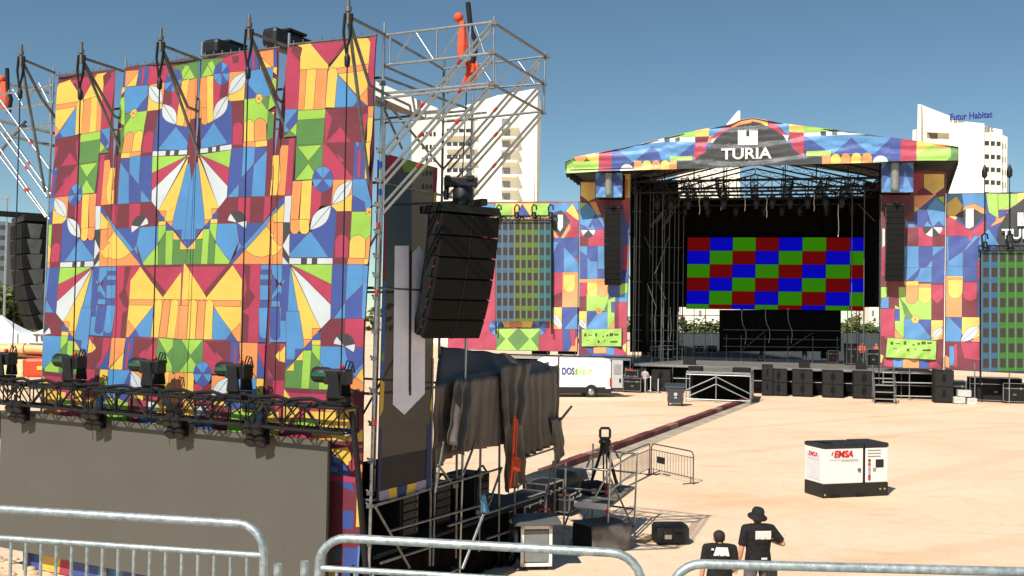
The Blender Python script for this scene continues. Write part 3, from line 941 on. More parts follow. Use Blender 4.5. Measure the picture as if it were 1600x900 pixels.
# ================================================================== hung arrays, lighting truss, LED wall of the tower
ARB = mat('array_black', (17, 17, 18), .6, var=.3, scale=6)
ARG = mat('array_grille', (20, 19, 18), .75, var=.25, scale=30, bump=.003, bscale=200, spec=.2)
def line_array(name_lab, top, nrm, n, w, h, dp, curve, tilt=0., red=True, group=None, cat='line array'):
    """top: centre of the front of the bumper; nrm: horizontal direction the front faces; cabinets curve down and back"""
    t = thing('line_array', name_lab, cat, top, 0, group)
    nx = V((nrm[0], nrm[1], 0)).normalized(); sx = V((-nx.y, nx.x, 0))
    mb = MB(); mb.box(-nx * dp * .5 + V((0, 0, .1)), (dp, w * 1.02, .14), ax=(nx, sx, V((0, 0, 1))))
    mb.box(-nx * dp * .2 + V((0, 0, .2)), (dp * 1.5, .12, .12), ax=(nx, sx, V((0, 0, 1)))); obj('bumper_frame', mb, BLACK, t, bevel=.015)
    p = V((0, 0, 0)); ang = 0.
    for i in range(n):
        ang = tilt + curve * (i / max(1, n - 1)) ** 1.3
        f = nx * math.cos(ang) - V((0, 0, 1)) * math.sin(ang); dn = -V((0, 0, 1)) * math.cos(ang) - nx * math.sin(ang)
        mb = MB()
        a = p + sx * w / 2; b = p - sx * w / 2; g = .012
        back_w = .72
        pts = [a + dn * g, b + dn * g, b - f * dp * .45 + dn * g, -f * dp + p - sx * w / 2 * back_w + dn * g, -f * dp + p + sx * w / 2 * back_w + dn * g, a - f * dp * .45 + dn * g]
        mb.prism(pts, dn * (h - 2 * g)); cab = obj('speaker_cabinet', mb, ARB, t, bevel=.008)
        mb = MB()
        for s_ in (-1, 1):
            q = p + sx * s_ * w * .255 + f * .012 + dn * h / 2
            mb.box(q, (.02, w * .46, h * .9), ax=(f, sx, dn))
        obj('grille', mb, ARG, cab)
        mb = MB(); mb.box(p + f * .016 + dn * h / 2, (.02, w * .035, h * .92), ax=(f, sx, dn)); obj('waveguide_slot', mb, BLACKM, cab)
        for s_ in (-1, 1):
            mb = MB(); q = p + sx * s_ * w * .5 - f * dp * .3 + dn * h * .5
            mb.prism([q + f * dp * .2 - dn * h * .42 - sx * .025, q + f * dp * .1 + dn * h * .5 - sx * .025, q - f * dp * .12 + dn * h * .5 - sx * .025, q - f * dp * .2 - dn * h * .42 - sx * .025], sx * .05)
            obj('rigging_plate', mb, STEELD if not red else BLACKM, cab)
        if red:
            mb = MB()
            for s_ in (-1, 1):
                mb.box(p + sx * s_ * w * .505 - f * dp * .22 + dn * h * .5, (.13, .03, .035), ax=(f, sx, dn))
            obj('handle', mb, RED, cab)
        p = p + dn * h
    return t
ctop = at(737, 336, 17.6)
line_array('large black line array of six cabinets hanging on its chain from the near scaffold arm', ctop, (.60, -.80), 6, 1.24, .385, .74, R(20), tilt=R(6), group='line arrays hung on the delay tower')
# its hoist: spreader bar, motor, chain and the orange chain bag on the arm
t = thing('chain_hoist', 'black motor and spreader bar above the large black line array', 'hoist', at(722, 300, 17.8))
o = V(t.location); yy = o.y
P_ = lambda x, y, k=0: at(x, y, yy + k) - o
mb = MB(); mb.box(P_(720, 285), (.6, .2, .17)); mb.box(P_(700, 279), (.1, .26, .1)); mb.box(P_(735, 279), (.14, .26, .1)); mb.tube(P_(698, 288), P_(697, 312), .05); obj('spreader_bar', mb, BLACK, t, bevel=.03)
mb = MB(); mb.lathe([(.05, -.02), (.17, 0), (.19, .1), (.19, .36), (.15, .42), (.05, .44)], o=P_(723, 327), n=14); obj('motor', mb, BLACK, t)
mb = MB(); mb.tube(P_(729, 140), P_(722, 283), .012, 5); obj('chain', mb, BLACKM, t)
mb = MB(); mb.tube(P_(712, 330), P_(723, 322), .05); mb.tube(P_(735, 330), P_(723, 322), .05); obj('hook', mb, BLACK, t)
def chain_bag(lab, p, H_, w_, tilt):
    t = thing('chain_bag', lab, 'bag', p, 0)
    def fn(u, v):
        a = 2 * math.pi * u; rr = w_ * (.55 + .45 * v - .25 * max(0, v - .75) * 4) * (1 + .14 * math.sin(5 * a + 3 * v))
        return V((rr * math.cos(a) + tilt * v, rr * .8 * math.sin(a), -H_ * v))
    mb = MB(); mb.grid(fn, 20, 10); obj('fabric', mb, ORANGE, t)
    mb = MB(); mb.path([V((.1, -.1, .28)), V((.16, -.16, -.2)), V((.26, -.2, -H_ * .7)), V((.2, -.16, -H_ * 1.25))], .045, 7); obj('cable_loom', mb, BLACKM, t)
    mb = MB(); mb.ball((-.06, 0, .06), .085); obj('cap', mb, ORANGE, t)
    return t
chain_bag('orange bag with black cable hanging at the top of the near scaffold arm', WALL.P(722, 33, -.5), .6, .1, .02)
chain_bag('orange hoist bag hanging on the far scaffold arm at the picture edge', WALL.P(7, 128, -.5), .6, .13, .06)
t = thing('chain_bag', 'small orange bag strip hanging under the scaffold arm beside its chain', 'bag', WALL.P(735, 95, -.7))
mb = MB(); mb.grid(lambda u, v: V(((u - .5) * .2 + .04 * math.sin(v * 5), .05 * math.sin(u * 9), -.5 * v)), 8, 6); obj('fabric', mb, ORANGE, t, solid=.02)
line_array('black line array hung beyond the far end of the banner wall', at(27, 350, 21.6), (-.80, -.60), 7, 1.3, .335, .75, R(20), red=False, group='line arrays hung on the delay tower')
# ---- lighting truss in front of the banners
TRp, TRq = WALL.P(-40, 604, .62), WALL.P(549, 664, .62)
TRp.z = TRq.z = (TRp.z + TRq.z) / 2 + 0.0
LT = thing('lighting_truss', 'long black lighting truss hung across the banners above the screen', 'truss', TRp.lerp(TRq, .5))
o = V(LT.location); d = (TRq - TRp); L = d.length; d.normalize(); side = V((d.y, -d.x, 0))
for sw in (-1, 1):
    for sh in (-1, 1):
        mb = MB(); c = side * .19 * sw + V((0, 0, .2 * sh)); mb.tube(TRp + c - o, TRq + c - o, .029, 8); obj('chord', mb, ARB, LT)
for k in range(4):
    mb = MB(); a, b = TRp.lerp(TRq, k / 4) - o, TRp.lerp(TRq, (k + 1) / 4) - o
    mb.truss(a, b, .38, .4, step=.42, rc=.002, rl=.015, sides=(0, 1, 2, 3)); obj('lattice', mb, ARB, LT)
mb = MB()
for k in range(30):
    t_ = random.random(); c = TRp + (TRq - TRp) * t_ - o
    mb.path([c + side * .22 + V((0, 0, .27)), c + side * .25 + d * .3 + V((0, 0, .05 - .2 * random.random())), c + side * .24 + d * (.5 + .3 * random.random()) + V((0, 0, .28))], .016, 5)
mb.path([TRp.lerp(TRq, k / 40) - o + side * .12 + V((0, 0, .3 + .03 * math.sin(k * 2.1))) for k in range(41)], .035, 6)
obj('cable_loom', mb, BLACKM, LT)
mb = MB(); mb.path([TRq - o + V((0, 0, .15)), TRq - o + d * .12 + V((0, 0, -.6)), TRq - o + d * .25 + V((0, 0, -1.6)), TRq - o + d * .45 + V((0, 0, -3.2))], .05, 7); obj('power_cable', mb, BLACKM, LT)
# moving heads standing on the truss
def moving_head():
    t = thing('moving_head', 'x', 'stage light', (0, 0, 0))
    mb = MB(); mb.box((0, 0, .07), (.34, .34, .14)); obj('base', mb, BLACKM, t, bevel=.02)
    for s_ in (-1, 1):
        mb = MB(); mb.prism([V((-.15, s_ * .17, .14)), V((.15, s_ * .17, .14)), V((.08, s_ * .17, .62)), V((-.08, s_ * .17, .62))], V((0, s_ * .06, 0))); obj('yoke_arm', mb, BLACKM, t, bevel=.02)
    mb = MB(); mb.box((-.02, 0, .52), (.46, .3, .28)); mb.lathe([(.13, 0), (.15, .05), (.15, .3), (.12, .32)], o=(-.2, 0, .54), ax=(-1, 0, .05), n=14); hd = obj('head', mb, BLACK, t, bevel=.03)
    mb = MB(); mb.lathe([(.1, 0), (.12, .01)], o=(-.52, 0, .555), ax=(-1, 0, .05), n=14); obj('lens', mb, mat('lens_glass', (30, 70, 62), .08, var=0, spec=.9), hd)
    mb = MB(); mb.box((-.34, -.155, .56), (.3, .012, .07)); obj('vent', mb, mat('green_lens_strip', (34, 92, 66), .3, var=.2), hd)
    mb = MB()
    for k in range(3): mb.path([V((.1 + .06 * k, 0, .64)), V((.14 + .06 * k, .02, .82 - .04 * k)), V((.26, 0, .8)), V((.3, .02, .6))], .014, 5)
    obj('cable', mb, BLACKM, hd)
    mb = MB(); mb.ball((.1, -.1, .7), .05); obj('connector', mb, RED, hd)
    return t
mh = moving_head(); mh.scale = (.9, .9, .9)
HL = ['moving head light at the far end of the truss, beside the red lift', 'moving head light on the truss in front of the narrow far banner', 'moving head light on the truss between the narrow banner and the green diamonds',
      'moving head light on the truss below the white leaf and orange block', 'moving head light nearest the tower corner on the truss']
ang = math.atan2(d.y, d.x)
for i, (px, lab) in enumerate(zip((12, 120, 243, 378, 533), HL)):
    t_ = (px + 40) / 589;
    # perspective-correct place along the truss
    lo, hi = 0., 1.
    for _ in range(40):
        mid = (lo + hi) / 2; q = TRp.lerp(TRq, mid)
        dd = q - EYE; u_ = dd.x / dd.y
        if u_ < (px - 800) / F: lo = mid
        else: hi = mid
    pos = TRp.lerp(TRq, mid) + V((0, 0, .23))
    if i == 0: mh.location = pos; mh.rotation_euler = (0, 0, ang + R(14)); mh['label'] = lab; mh['group'] = 'moving heads on the lighting truss'
    else: dup(mh, pos, ang + R((14, 8, 12, 5, 10)[i]), lab, 'moving heads on the lighting truss')
# clusters of lamps hanging under the truss
def cluster():
    t = thing('audience_light', 'x', 'stage light', (0, 0, 0))
    mb = MB(); mb.tube((0, 0, .12), (0, 0, -.1), .04); mb.box((0, 0, -.12), (.5, .08, .06)); obj('hanger', mb, BLACKM, t)
    for a in (-1, 1):
        for b in (0, 1):
            mb = MB(); c = V((a * .13, -.02 + .1 * b, -.2 - .24 * b)); mb.lathe([(.06, -.22), (.11, -.16), (.13, .0), (.13, .05)], o=c, ax=(.35, -1, -.9), n=12); l_ = obj('lamp', mb, BLACKM, t)
            mb = MB(); mb.lathe([(.05, 0), (.1, .004)], o=c + V((.013, -.04, -.036)), ax=(.35, -1, -.9), n=12); obj('reflector', mb, mat('dull_reflector', (46, 48, 54), .2, .6, var=.1), l_)
    mb = MB(); mb.box((0, .2, -.3), (.5, .03, .4)); obj('bracket', mb, BLACKM, t)
    return t
cl = cluster(); cl.scale = (.85, .85, .85)
CL = ['cluster of four black lamps under the truss at the screen corner by the far end', 'cluster of four black lamps under the truss below the yellow triangle',
      'cluster of four black lamps under the truss below the blue wheel', 'cluster of four black lamps under the truss nearest the tower corner']
for i, (px, lab) in enumerate(zip((42, 160, 287, 412), CL)):
    lo, hi = 0., 1.
    for _ in range(40):
        mid = (lo + hi) / 2; q = TRp.lerp(TRq, mid) - EYE
        if q.x / q.y < (px - 800) / F: lo = mid
        else: hi = mid
    pos = TRp.lerp(TRq, mid) + V((0, 0, -.1)) + side * .18
    if i == 0: cl.location = pos; cl.rotation_euler = (0, 0, ang); cl['label'] = lab; cl['group'] = 'lamp clusters under the lighting truss'
    else: dup(cl, pos, ang, lab, 'lamp clusters under the lighting truss')
# ---- the LED wall, switched off, seen from its pale face
a, b = WALL.P(2, 635, .5), WALL.P(512, 697, .5)
b.z = a.z = (a.z + b.z) / 2 - .0
dz = a.z - .42
LED = thing('led_screen', 'large blank grey LED screen below the lighting truss', 'LED screen', (a + b) / 2 - V((0, 0, a.z)))
o = V(LED.location); u_ = (b - a); Wd = u_.length; u_.normalize(); n_ = V((u_.y, -u_.x, 0))
LEDM = mat('led_face', (92, 90, 82), .6, var=.05, scale=.7, spec=.3)
LEDF = mat('led_frame', (30, 30, 32), .5, var=.2)
ncol, nrow = 10, 5
for i in range(ncol):
    mb = MB()
    for j in range(nrow):
        p = a + u_ * (Wd * i / ncol) - V((0, 0, dz * (j + 1) / nrow)) 
        mb.obox(p - o + u_ * .0004, u_ * (Wd / ncol - .0008), -n_ * .05, V((0, 0, dz / nrow - .0008)))
    obj('led_panel', mb, LEDM, LED)
mb = MB(); mb.obox(a - o - n_ * .055 + V((0, 0, -dz)), u_ * Wd, -n_ * .03, V((0, 0, dz))); obj('back_frame', mb, LEDF, LED)
for k in range(4):
    mb = MB(); p = a + u_ * Wd * (.08 + .28 * k) - n_ * .16; mb.tube(p - o - V((0, 0, dz)), V((p.x, p.y, 0)) - o, .05); obj('leg', mb, STEELD, LED)
# low banner under the screen
pl_ = Plane((a - n_ * .25), u_)
t = tag(obj('plinth_banner', paint(MB(), pl_, [(c, [(x0, 0.02), (x1, .02), (x1 + .2, .6), (x0 + .1, .6)]) for c, x0, x1 in
    (('Y', 1.0, 1.6), ('C', 1.6, 1.9), ('D', 1.9, 2.7), ('B', 2.7, 3.4), ('D', 3.4, 4.3), ('M', 4.3, 5.0), ('Y', 5, 5.7), ('C', 5.7, 6.6), ('B', 6.6, 7.4), ('Y', 7.4, 8.2))], [(.6, .03), (7.2, .03), (7.2, .40), (.6, .40)], 'wall', base='D')),
    'low strip of coloured banner along the ground under the blank screen', 'banner')
# ---- dark see-through side banner with the white tower emblem
SB = MB()
sp = lambda *pts: [SIDE.px(*p) for p in pts]
reg = sp((588, 784), (672, 765), (678, 500), (683, 262), (602, 240), (596, 500))
SCRIM = bpy.data.materials.new('dark_scrim'); SCRIM.use_nodes = True
_b = SCRIM.node_tree.nodes['Principled BSDF']; _b.inputs['Base Color'].default_value = (*lin((26, 22, 22)), 1); _b.inputs['Roughness'].default_value = .7; _b.inputs['Alpha'].default_value = .965
SCL = {}
def scr(k):
    if k not in SCL:
        c = {'D': (56, 64, 108), 'Y': (210, 176, 60), 'C': (140, 40, 62), 'G': (110, 140, 50), 'B': (60, 100, 160), 'W': (225, 224, 236), 'M': (120, 50, 50), 'P': (150, 140, 158)}[k]
        SCL[k] = mat('scrim_' + k, c, .7, var=.08, scale=2, bump=.03, bscale=2, spec=.2)
    return SCL[k]
polys = [(scr('C'), sp((602, 240), (625, 246), (600, 292))), (scr('G'), sp((625, 248), (668, 259), (660, 272), (630, 268))), (scr('C'), sp((677, 262), (684, 262), (681, 300), (676, 300))),
         (scr('Y'), sp((677, 300), (682, 300), (681, 316), (676, 316))),
         (scr('C'), sp((597, 330), (603, 330), (601, 440), (595, 440))), (scr('B'), sp((594, 440), (602, 440), (600, 590), (591, 590))), (scr('G'), sp((593, 560), (600, 548), (599, 566))),
         (scr('Y'), sp((590, 590), (600, 598), (598, 640), (586, 665))), (scr('D'), sp((586, 672), (596, 668), (593, 780), (584, 784))),
         (scr('Y'), sp((677, 590), (680, 590), (679, 650), (671, 640))), (scr('D'), sp((667, 665), (675, 660), (673, 745), (665, 750))),
         (scr('P'), sp((592, 768), (607, 764), (609, 780), (592, 784))), (scr('Y'), sp((606, 764), (619, 761), (620, 777), (609, 780))), (scr('D'), sp((619, 761), (636, 757), (634, 774), (620, 777))),
         (scr('Y'), sp((636, 757), (650, 754), (646, 771), (634, 774))), (scr('P'), sp((650, 753), (666, 749), (665, 767), (646, 771))), (scr('D'), sp((665, 748), (673, 746), (672, 765), (665, 767))),
         (scr('W'), sp((616, 384), (638, 384), (638, 618), (642, 618), (642, 610), (639, 400), (654, 384), (664, 400), (663, 615), (631, 648), (613, 632)))]
SB.add([SIDE.W(x, z, 0) for x, z in reg], [tuple(range(len(reg)))], SCRIM)
paint(SB, SIDE, polys, reg, 'wall', off=.01, lines=0)
o_ = obj('scrim_banner', SB, org=SIDE.W(1.0, 2)); tag(o_, 'dark see-through banner with a tall white tower emblem on the shaded tower side', 'banner')
mb = MB(); mb.add([SIDE.W(*SIDE.px(x, y), .02) - o_.location for x, y in ((638.5, 392), (642.5, 392), (640.5, 612), (637.5, 612))], [(0, 1, 2, 3)])
obj('emblem_slit', mb, mat('scrim_slit', (60, 32, 36), .8, var=0), o_)
# ================================================================== shaded work area behind the tower
def cloth(mb, A, B, C, D, folds=4, amp=.08, nu=44, nv=14, sag=.0, hem=.0, seed=0, m=None, grow=.8):
    """sheet with top edge A-B and bottom edge D-C, hanging folds that deepen downwards"""
    A, B, C, D = V(A), V(B), V(C), V(D); nn = (B - A).cross(D - A).normalized()
    def fn(u, v):
        p = A.lerp(B, u).lerp(D.lerp(C, u), v)
        w_ = amp * (1 - grow + grow * v) * (math.sin(2 * math.pi * folds * u + seed + .8 * math.sin(3.1 * u + seed)) + .5 * math.sin(2 * math.pi * folds * 2.3 * u + 2 * seed + v))
        w_ += amp * .6 * noise.noise(V((u * 3 + seed, v * 4, seed)))
        return p + nn * w_ + V((0, 0, -sag * math.sin(math.pi * u) * (1 - v) - hem * v * math.sin(7 * u + seed)))
    return mb.grid(fn, nu, nv, m)
# --- tarpaulin shelter
S0 = lambda x, y, k=0: SIDE.P(x, y, k)
UNDK = mat('painted_shade_black', (14, 13, 13), .95, var=.3, spec=.05)
TS = thing('tarpaulin_shelter', 'black tarpaulin shelter draped over scaffolding behind the tower', 'shelter', SIDE.W(4.2, 0, -.6))
o = V(TS.location)
q = [S0(680, 600) - o, S0(783, 588) - o, S0(829, 583) - o, S0(874, 575) - o]
fb = [at(688, 541, 20.0) - o, at(762, 549, 21.2) - o, at(815, 561, 22.2) - o, at(873, 571, 23.6) - o]
def roof(u, v):
    s_ = u * 3; i = min(2, int(s_)); f = s_ - i
    p = q[i].lerp(q[i + 1], f).lerp(fb[i].lerp(fb[i + 1], f), v)
    return p + V((0, 0, .10 * noise.noise(V((u * 7, v * 3, 2))) - .12 * abs(math.sin(u * 3 * math.pi)) * math.sin(math.pi * v)))
mb = MB(); mb.grid(roof, 36, 12); obj('roof_sheet', mb, TARP, TS, solid=.012)
def dr(name, a, b, c, d, folds, amp, seed, k=0., kb=0., **kw):
    mb = MB(); cloth(mb, S0(*a, k) - o, S0(*b, k) - o, S0(*c, kb) - o, S0(*d, kb) - o, folds, amp, seed=seed, **kw); obj(name, mb, TARP, TS, solid=.01)
dr('side_sheet', (681, 599), (720, 595), (712, 708), (679, 734), 2, .05, 1)
dr('side_sheet', (712, 592), (737, 592), (722, 712), (698, 692), 1.4, .10, 2.2, .12, .22)
dr('side_sheet', (732, 591), (794, 585), (790, 694), (722, 706), 3.2, .05, 3, .04)
dr('side_sheet', (782, 571), (832, 563), (818, 664), (786, 666), 2.5, .09, 4, .1, .15)
dr('side_sheet', (786, 662), (818, 658), (826, 748), (786, 770), 2.4, .10, 5, .15, .1)
dr('side_sheet', (806, 585), (874, 575), (872, 692), (816, 716), 5.5, .05, 6, .0)
dr('side_sheet', (862, 655), (877, 652), (884, 690), (872, 728), 1.2, .05, 7, .1)
mb = MB(); mb.tube(S0(873, 660, .1) - o, S0(893, 635, .1) - o, .03); mb.tube(S0(872, 600) - o, S0(873, 556) - o, .02); obj('pole', mb, STEELD, TS)
t = thing('ratchet_strap', 'bright orange strap and bundle hanging under the tarpaulin shelter', 'strap', S0(802, 650, .3)); o2 = V(t.location)
mb = MB(); mb.path([S0(804, 650, .3) - o2, S0(802, 690, .32) - o2, S0(800, 730, .3) - o2, S0(796, 764, .3) - o2], .03, 6); mb.path([S0(808, 655, .3) - o2, S0(806, 700, .3) - o2, S0(803, 760, .33) - o2], .02, 6); obj('webbing', mb, ORANGE, t)
mb = MB(); mb.grid(lambda u, v: (S0(800 + 12 * v, 714 + 16 * math.sin(math.pi * u) * .9 + 4 * v, .34) - o2) + V((0, 0, .06 * math.sin(9 * u))), 8, 5); obj('bundle', mb, ORANGE, t, solid=.05)
# --- platform scaffold
PF = thing('scaffold_platform', 'dark scaffold platform frame under the tarpaulin, with braces in the shade', 'scaffold', SIDE.W(3.5, 0)); o = V(PF.location)
def pf(name, a, b, k=0, k2=None, r=.024, m=STEELD):
    mb = MB(); mb.tube(S0(*a, k) - o, S0(*b, k if k2 is None else k2) - o, r); obj(name, mb, m, PF)
for a, b in [((676, 560), (671, 884)), ((681, 700), (676, 884)), ((714, 690), (712, 872)), ((751, 690), (748, 862)), ((781, 640), (779, 850)), ((806, 640), (803, 838)), ((868, 690), (866, 806))]: pf('post', a, b)
for a, b in [((583, 791), (672, 764)), ((677, 763), (781, 732)), ((608, 830), (757, 788)), ((595, 880), (700, 846)), ((700, 822), (860, 770)), ((760, 842), (862, 808)), ((800, 722), (868, 700))]: pf('ledger', a, b, .05)
for a, b in [((743, 690), (720, 750)), ((693, 690), (680, 770)), ((587, 793), (640, 887)), ((784, 730), (763, 790)), ((684, 726), (704, 752)), ((850, 790), (865, 720))]: pf('brace', a, b, .1)
pf('brace', (755, 804), (722, 889), .2, r=.03, m=STEEL)
for a in [((712, 759)), ((751, 742)), ((748, 800))]: 
    mb = MB(); mb.box(S0(*a, .05) - o, (.1, .1, .08)); obj('coupler', mb, STEELD, PF)
mb = MB(); a, b = SIDE.W(.3, 1.15, -.1) - o, SIDE.W(6.6, 1.15, -.1) - o; mb.prism([a, b, b - SIDE.n * 2.2, a - SIDE.n * 2.2], (0, 0, .06)); obj('deck_board', mb, BLACKM, PF)  # boards coloured black to carry the shade of the banner wall
mb = MB(); cloth(mb, SIDE.W(-.2, 1.12, -.25) - o, SIDE.W(5.4, 1.12, -.25) - o, SIDE.W(5.4, .05, -.25) - o, SIDE.W(-.2, .05, -.25) - o, 16, .05, 60, 5); obj('under_deck_shade', mb, UNDK, PF, solid=.01)  # added black sheet standing for the shade under the deck
t = thing('cloth_rag', 'light blue rag knotted on the platform tube', 'rag', S0(757, 775, .2)); o2 = V(t.location)
mb = MB(); cloth(mb, S0(753, 773, .2) - o2, S0(758, 772, .2) - o2, S0(764, 800, .25) - o2, S0(753, 802, .2) - o2, 1.5, .04, 8, 8); obj('fabric', mb, mat('pale_blue_cloth', (98, 152, 190), .8), t, solid=.02)
# added black sheet standing for the deep shade behind the platform
t = thing('platform_shade_sheet', 'added black sheet across the back of the platform, standing for deep shade', 'drape', SIDE.W(3, 0, -2.3)); o2 = V(t.location)
mb = MB(); cloth(mb, SIDE.W(-.3, 2.35, -2.3) - o2, SIDE.W(5.6, 2.3, -2.3) - o2, SIDE.W(5.6, .02, -2.3) - o2, SIDE.W(-.3, .02, -2.3) - o2, 14, .07, 60, 6); obj('fabric', mb, CLOTH, t, solid=.01)
# --- flight cases
def flight_case(label, loc, rz, d, body=BLACKM, group=None, cat='flight case', lid=.72, castors=True):
    t = thing('flight_case', label, cat, loc, rz, group); w_, dp, h = d; z0 = .12 if castors else 0
    mb = MB(); mb.box((0, 0, z0 + h / 2), (w_, dp, h)); b_ = obj('body', mb, body, t, bevel=.008)
    mb = MB(); e = .035
    for sx in (-1, 1):
        for sy in (-1, 1): mb.box((sx * w_ / 2, sy * dp / 2, z0 + h / 2), (e, e, h))
        for z in (z0, z0 + h * lid, z0 + h): mb.box((sx * w_ / 2, 0, z), (e, dp + e, e * .9))
    for sy in (-1, 1):
        for z in (z0, z0 + h * lid, z0 + h): mb.box((0, sy * dp / 2, z), (w_ + e * .7, e, e * .95))
    obj('edging', mb, ALU, t)
    mb = MB()
    for sx in (-.27, .27): mb.box((sx * w_, -dp / 2 - .012, z0 + h * lid), (.1, .02, .12))
    obj('latch', mb, ALU, b_)
    mb = MB(); mb.box((0, -dp / 2 - .01, z0 + h * .38), (.2, .02, .12)); obj('handle', mb, STEELD, b_)
    if castors:
        for sx in (-1, 1):
            for sy in (-1, 1):
                mb = MB(); mb.tube((sx * w_ * .38 - .02, sy * dp * .36, .05), (sx * w_ * .38 + .02, sy * dp * .36, .05), .05, 10); obj('castor', mb, RUBBER, t)
    return t
ga = math.atan2(SIDE.u.y, SIDE.u.x)
def gp(px, py): p = G(px, py); return (p.x, p.y, 0)
for lab, px, py, rz, d in [
    ('black flight case with alloy edges under the shelter edge, beside the white rack front', 818, 826, ga, (1.1, .6, .75)),
    ('black flight case with alloy edges, farther back in the row under the shelter', 850, 806, ga, (1.0, .6, .8)),
    ('low black case on the sand between the platform and the small camera tower', 878, 800, ga + .1, (1.1, .8, .45)),
    ('flight case with bright edging standing in the dark below the scrim banner', 668, 886, ga, (.8, .6, .95)),
    ('tall flight case in the shade behind the pale brace', 735, 872, ga, (.7, .6, 1.2)),
    ('flight case in the shade beside the coiled cables', 772, 862, ga, (.8, .6, .8)),
    ('flight case in the darkest corner behind the tower post', 632, 900, ga, (.9, .6, 1.1))]:
    flight_case(lab, gp(px, py), rz, d, group='flight cases in the shaded work area')
# equipment standing on the platform, black against the sand
def amp_rack(label, loc, rz):
    t = thing('equipment_rack', label, 'equipment rack', loc, rz, 'black racks on the shaded platform')
    mb = MB(); mb.box((0, 0, .42), (.62, .7, .84)); obj('cabinet', mb, BLACKM, t, bevel=.02)
    for k in range(5):
        mb = MB(); mb.box((0, -.36, .14 + .15 * k), (.5, .03, .12)); pn_ = obj('rack_unit', mb, BLACK, t)
        mb = MB(); mb.tube((.18, -.375, .14 + .15 * k), (.18, -.395, .14 + .15 * k), .02, 8); obj('knob', mb, STEELD, pn_)
    mb = MB(); mb.path([V((-.2, -.3, .84)), V((-.1, -.36, 1.0)), V((.1, -.3, .98)), V((.2, -.34, .84))], .025, 6); obj('cable', mb, RUBBER, t)
for lab, a, k in [('black equipment rack on the platform, cables looping over its top', 1.7, -.7), ('black equipment rack on the platform beside the gap of sand', 3.0, -.8), ('black equipment rack on the platform next to the hanging strap', 4.4, -.7)]:
    amp_rack(lab, SIDE.W(a, 1.21, k), ga)
# white fronted rack with a dark lid, and its orange handle
t = thing('rack_trolley', 'white framed rack trolley with grey lid and orange handle on the sand', 'trolley', gp(834, 886), ga - .95)
mb = MB(); mb.box((0, 0, .52), (.62, .6, .78)); obj('cabinet', mb, BLACKM, t, bevel=.01)
mb = MB()
for sx in (-.3, .3): mb.box((sx, -.31, .52), (.07, .05, .84))
for z in (.13, .91): mb.box((0, -.31, z), (.66, .05, .07))
obj('front_frame', mb, WHITEP, t)
mb = MB(); mb.box((0, -.325, .52), (.5, .02, .66)); obj('front_panel', mb, mat('grey_panel', (128, 132, 130), .5), t)
mb = MB(); mb.obox(V((-.5, -.5, .97)), V((1.0, 0, .02)), V((0, .8, .05)), V((0, 0, .06))); obj('lid', mb, mat('grey_lid', (92, 94, 92), .6), t, bevel=.01)
mb = MB(); mb.path([V((.12, .1, 1.05)), V((.12, .1, 1.2)), V((.34, .1, 1.21)), V((.34, .1, 1.06))], .022, 6); obj('handle', mb, ORANGE, t)
for sx in (-.24, .24):
    for sy in (-.22, .22):
        mb = MB(); mb.tube((sx - .02, sy, .06), (sx + .02, sy, .06), .06, 10); obj('castor', mb, RUBBER, t)
# coiled cables by the barrier
for i, (px, py, r_, lab) in enumerate([(762, 889, .24, 'coil of black cable nearest the pale brace foot'), (779, 886, .23, 'middle coil of black cable beside the rack trolley'), (795, 884, .22, 'coil of black cable touching the rack trolley wheels')]):
    t = thing('cable_coil', lab, 'cable', gp(px, py), .4 * i, 'coils of black cable')
    mb = MB()
    pts = [V((r_ * (1 + .03 * math.sin(k * .7)) * math.cos(k * .35), .05 * math.sin(k * .05) - .1 + k * .0016, r_ + .02 + r_ * math.sin(k * .35))) for k in range(126)]
    mb.path(pts, .022, 6); obj('loops', mb, RUBBER, t)
    mb = MB(); mb.box((0, -.06, 2 * r_ + .0), (.07, .2, .04)); obj('tie', mb, mat('lime_tape', (190, 220, 60), .6), t)
# dark sheeted stacks beyond, and the small camera tower
t = thing('covered_table', 'long low stack under dark green sheeting beside the kerb', 'covered stack', gp(866, 770), ga); 
mb = MB(); mb.box((0, 0, .3), (2.3, 1.0, .6)); obj('stack', mb, BLACKM, t, bevel=.03)
mb = MB(); mb.grid(lambda u, v: V(((u - .5) * 2.5, (v - .5) * 1.25, .63 + .03 * noise.noise(V((u * 5, v * 4, 1))) - .25 * max(0, abs(u - .5) - .46) / .04 - .3 * max(0, abs(v - .5) - .42) / .08)), 30, 16); obj('sheet', mb, mat('dark_green_sheet', (38, 46, 42), .7, var=.3), t, solid=.012)
t = flight_case('small silver case with clasps beside the low covered stack', gp(903, 757), .2, (.75, .5, .35), body=mat('silver_case', (190, 192, 196), .4), castors=False, cat='case')
CT = thing('camera_tower', 'small silver scaffold tower with a deck standing on the sand', 'scaffold', gp(948, 861)); o = V(CT.location)
YA, YB = G(948, 861).y, G(991, 821).y
bA, bB, bC, bD = G(948, 861), G(991, 821), G(880, 853), G(925, 812)
def ct(name, p, q, r=.024, m=STEEL): mb = MB(); mb.tube(p - o, q - o, r); obj(name, mb, m, CT)
def up_(b, z): return b + V((0, 0, z))
ct('post', bA, at(954, 710, YA)); ct('post', bB, at(996, 707, YB)); ct('post', bC, at(884, 722, bC.y)); ct('post', bD, up_(bD, 2.0), m=STEELD)
zt = at(953, 735, YA).z
for z in (zt, 1.35, .42):
    for p, q in ((bA, bB), (bA, bC)): ct('ledger', up_(p, z), up_(q, z), m=STEEL)
    ct('ledger', up_(bB, z), up_(bD, z), m=STEELD)
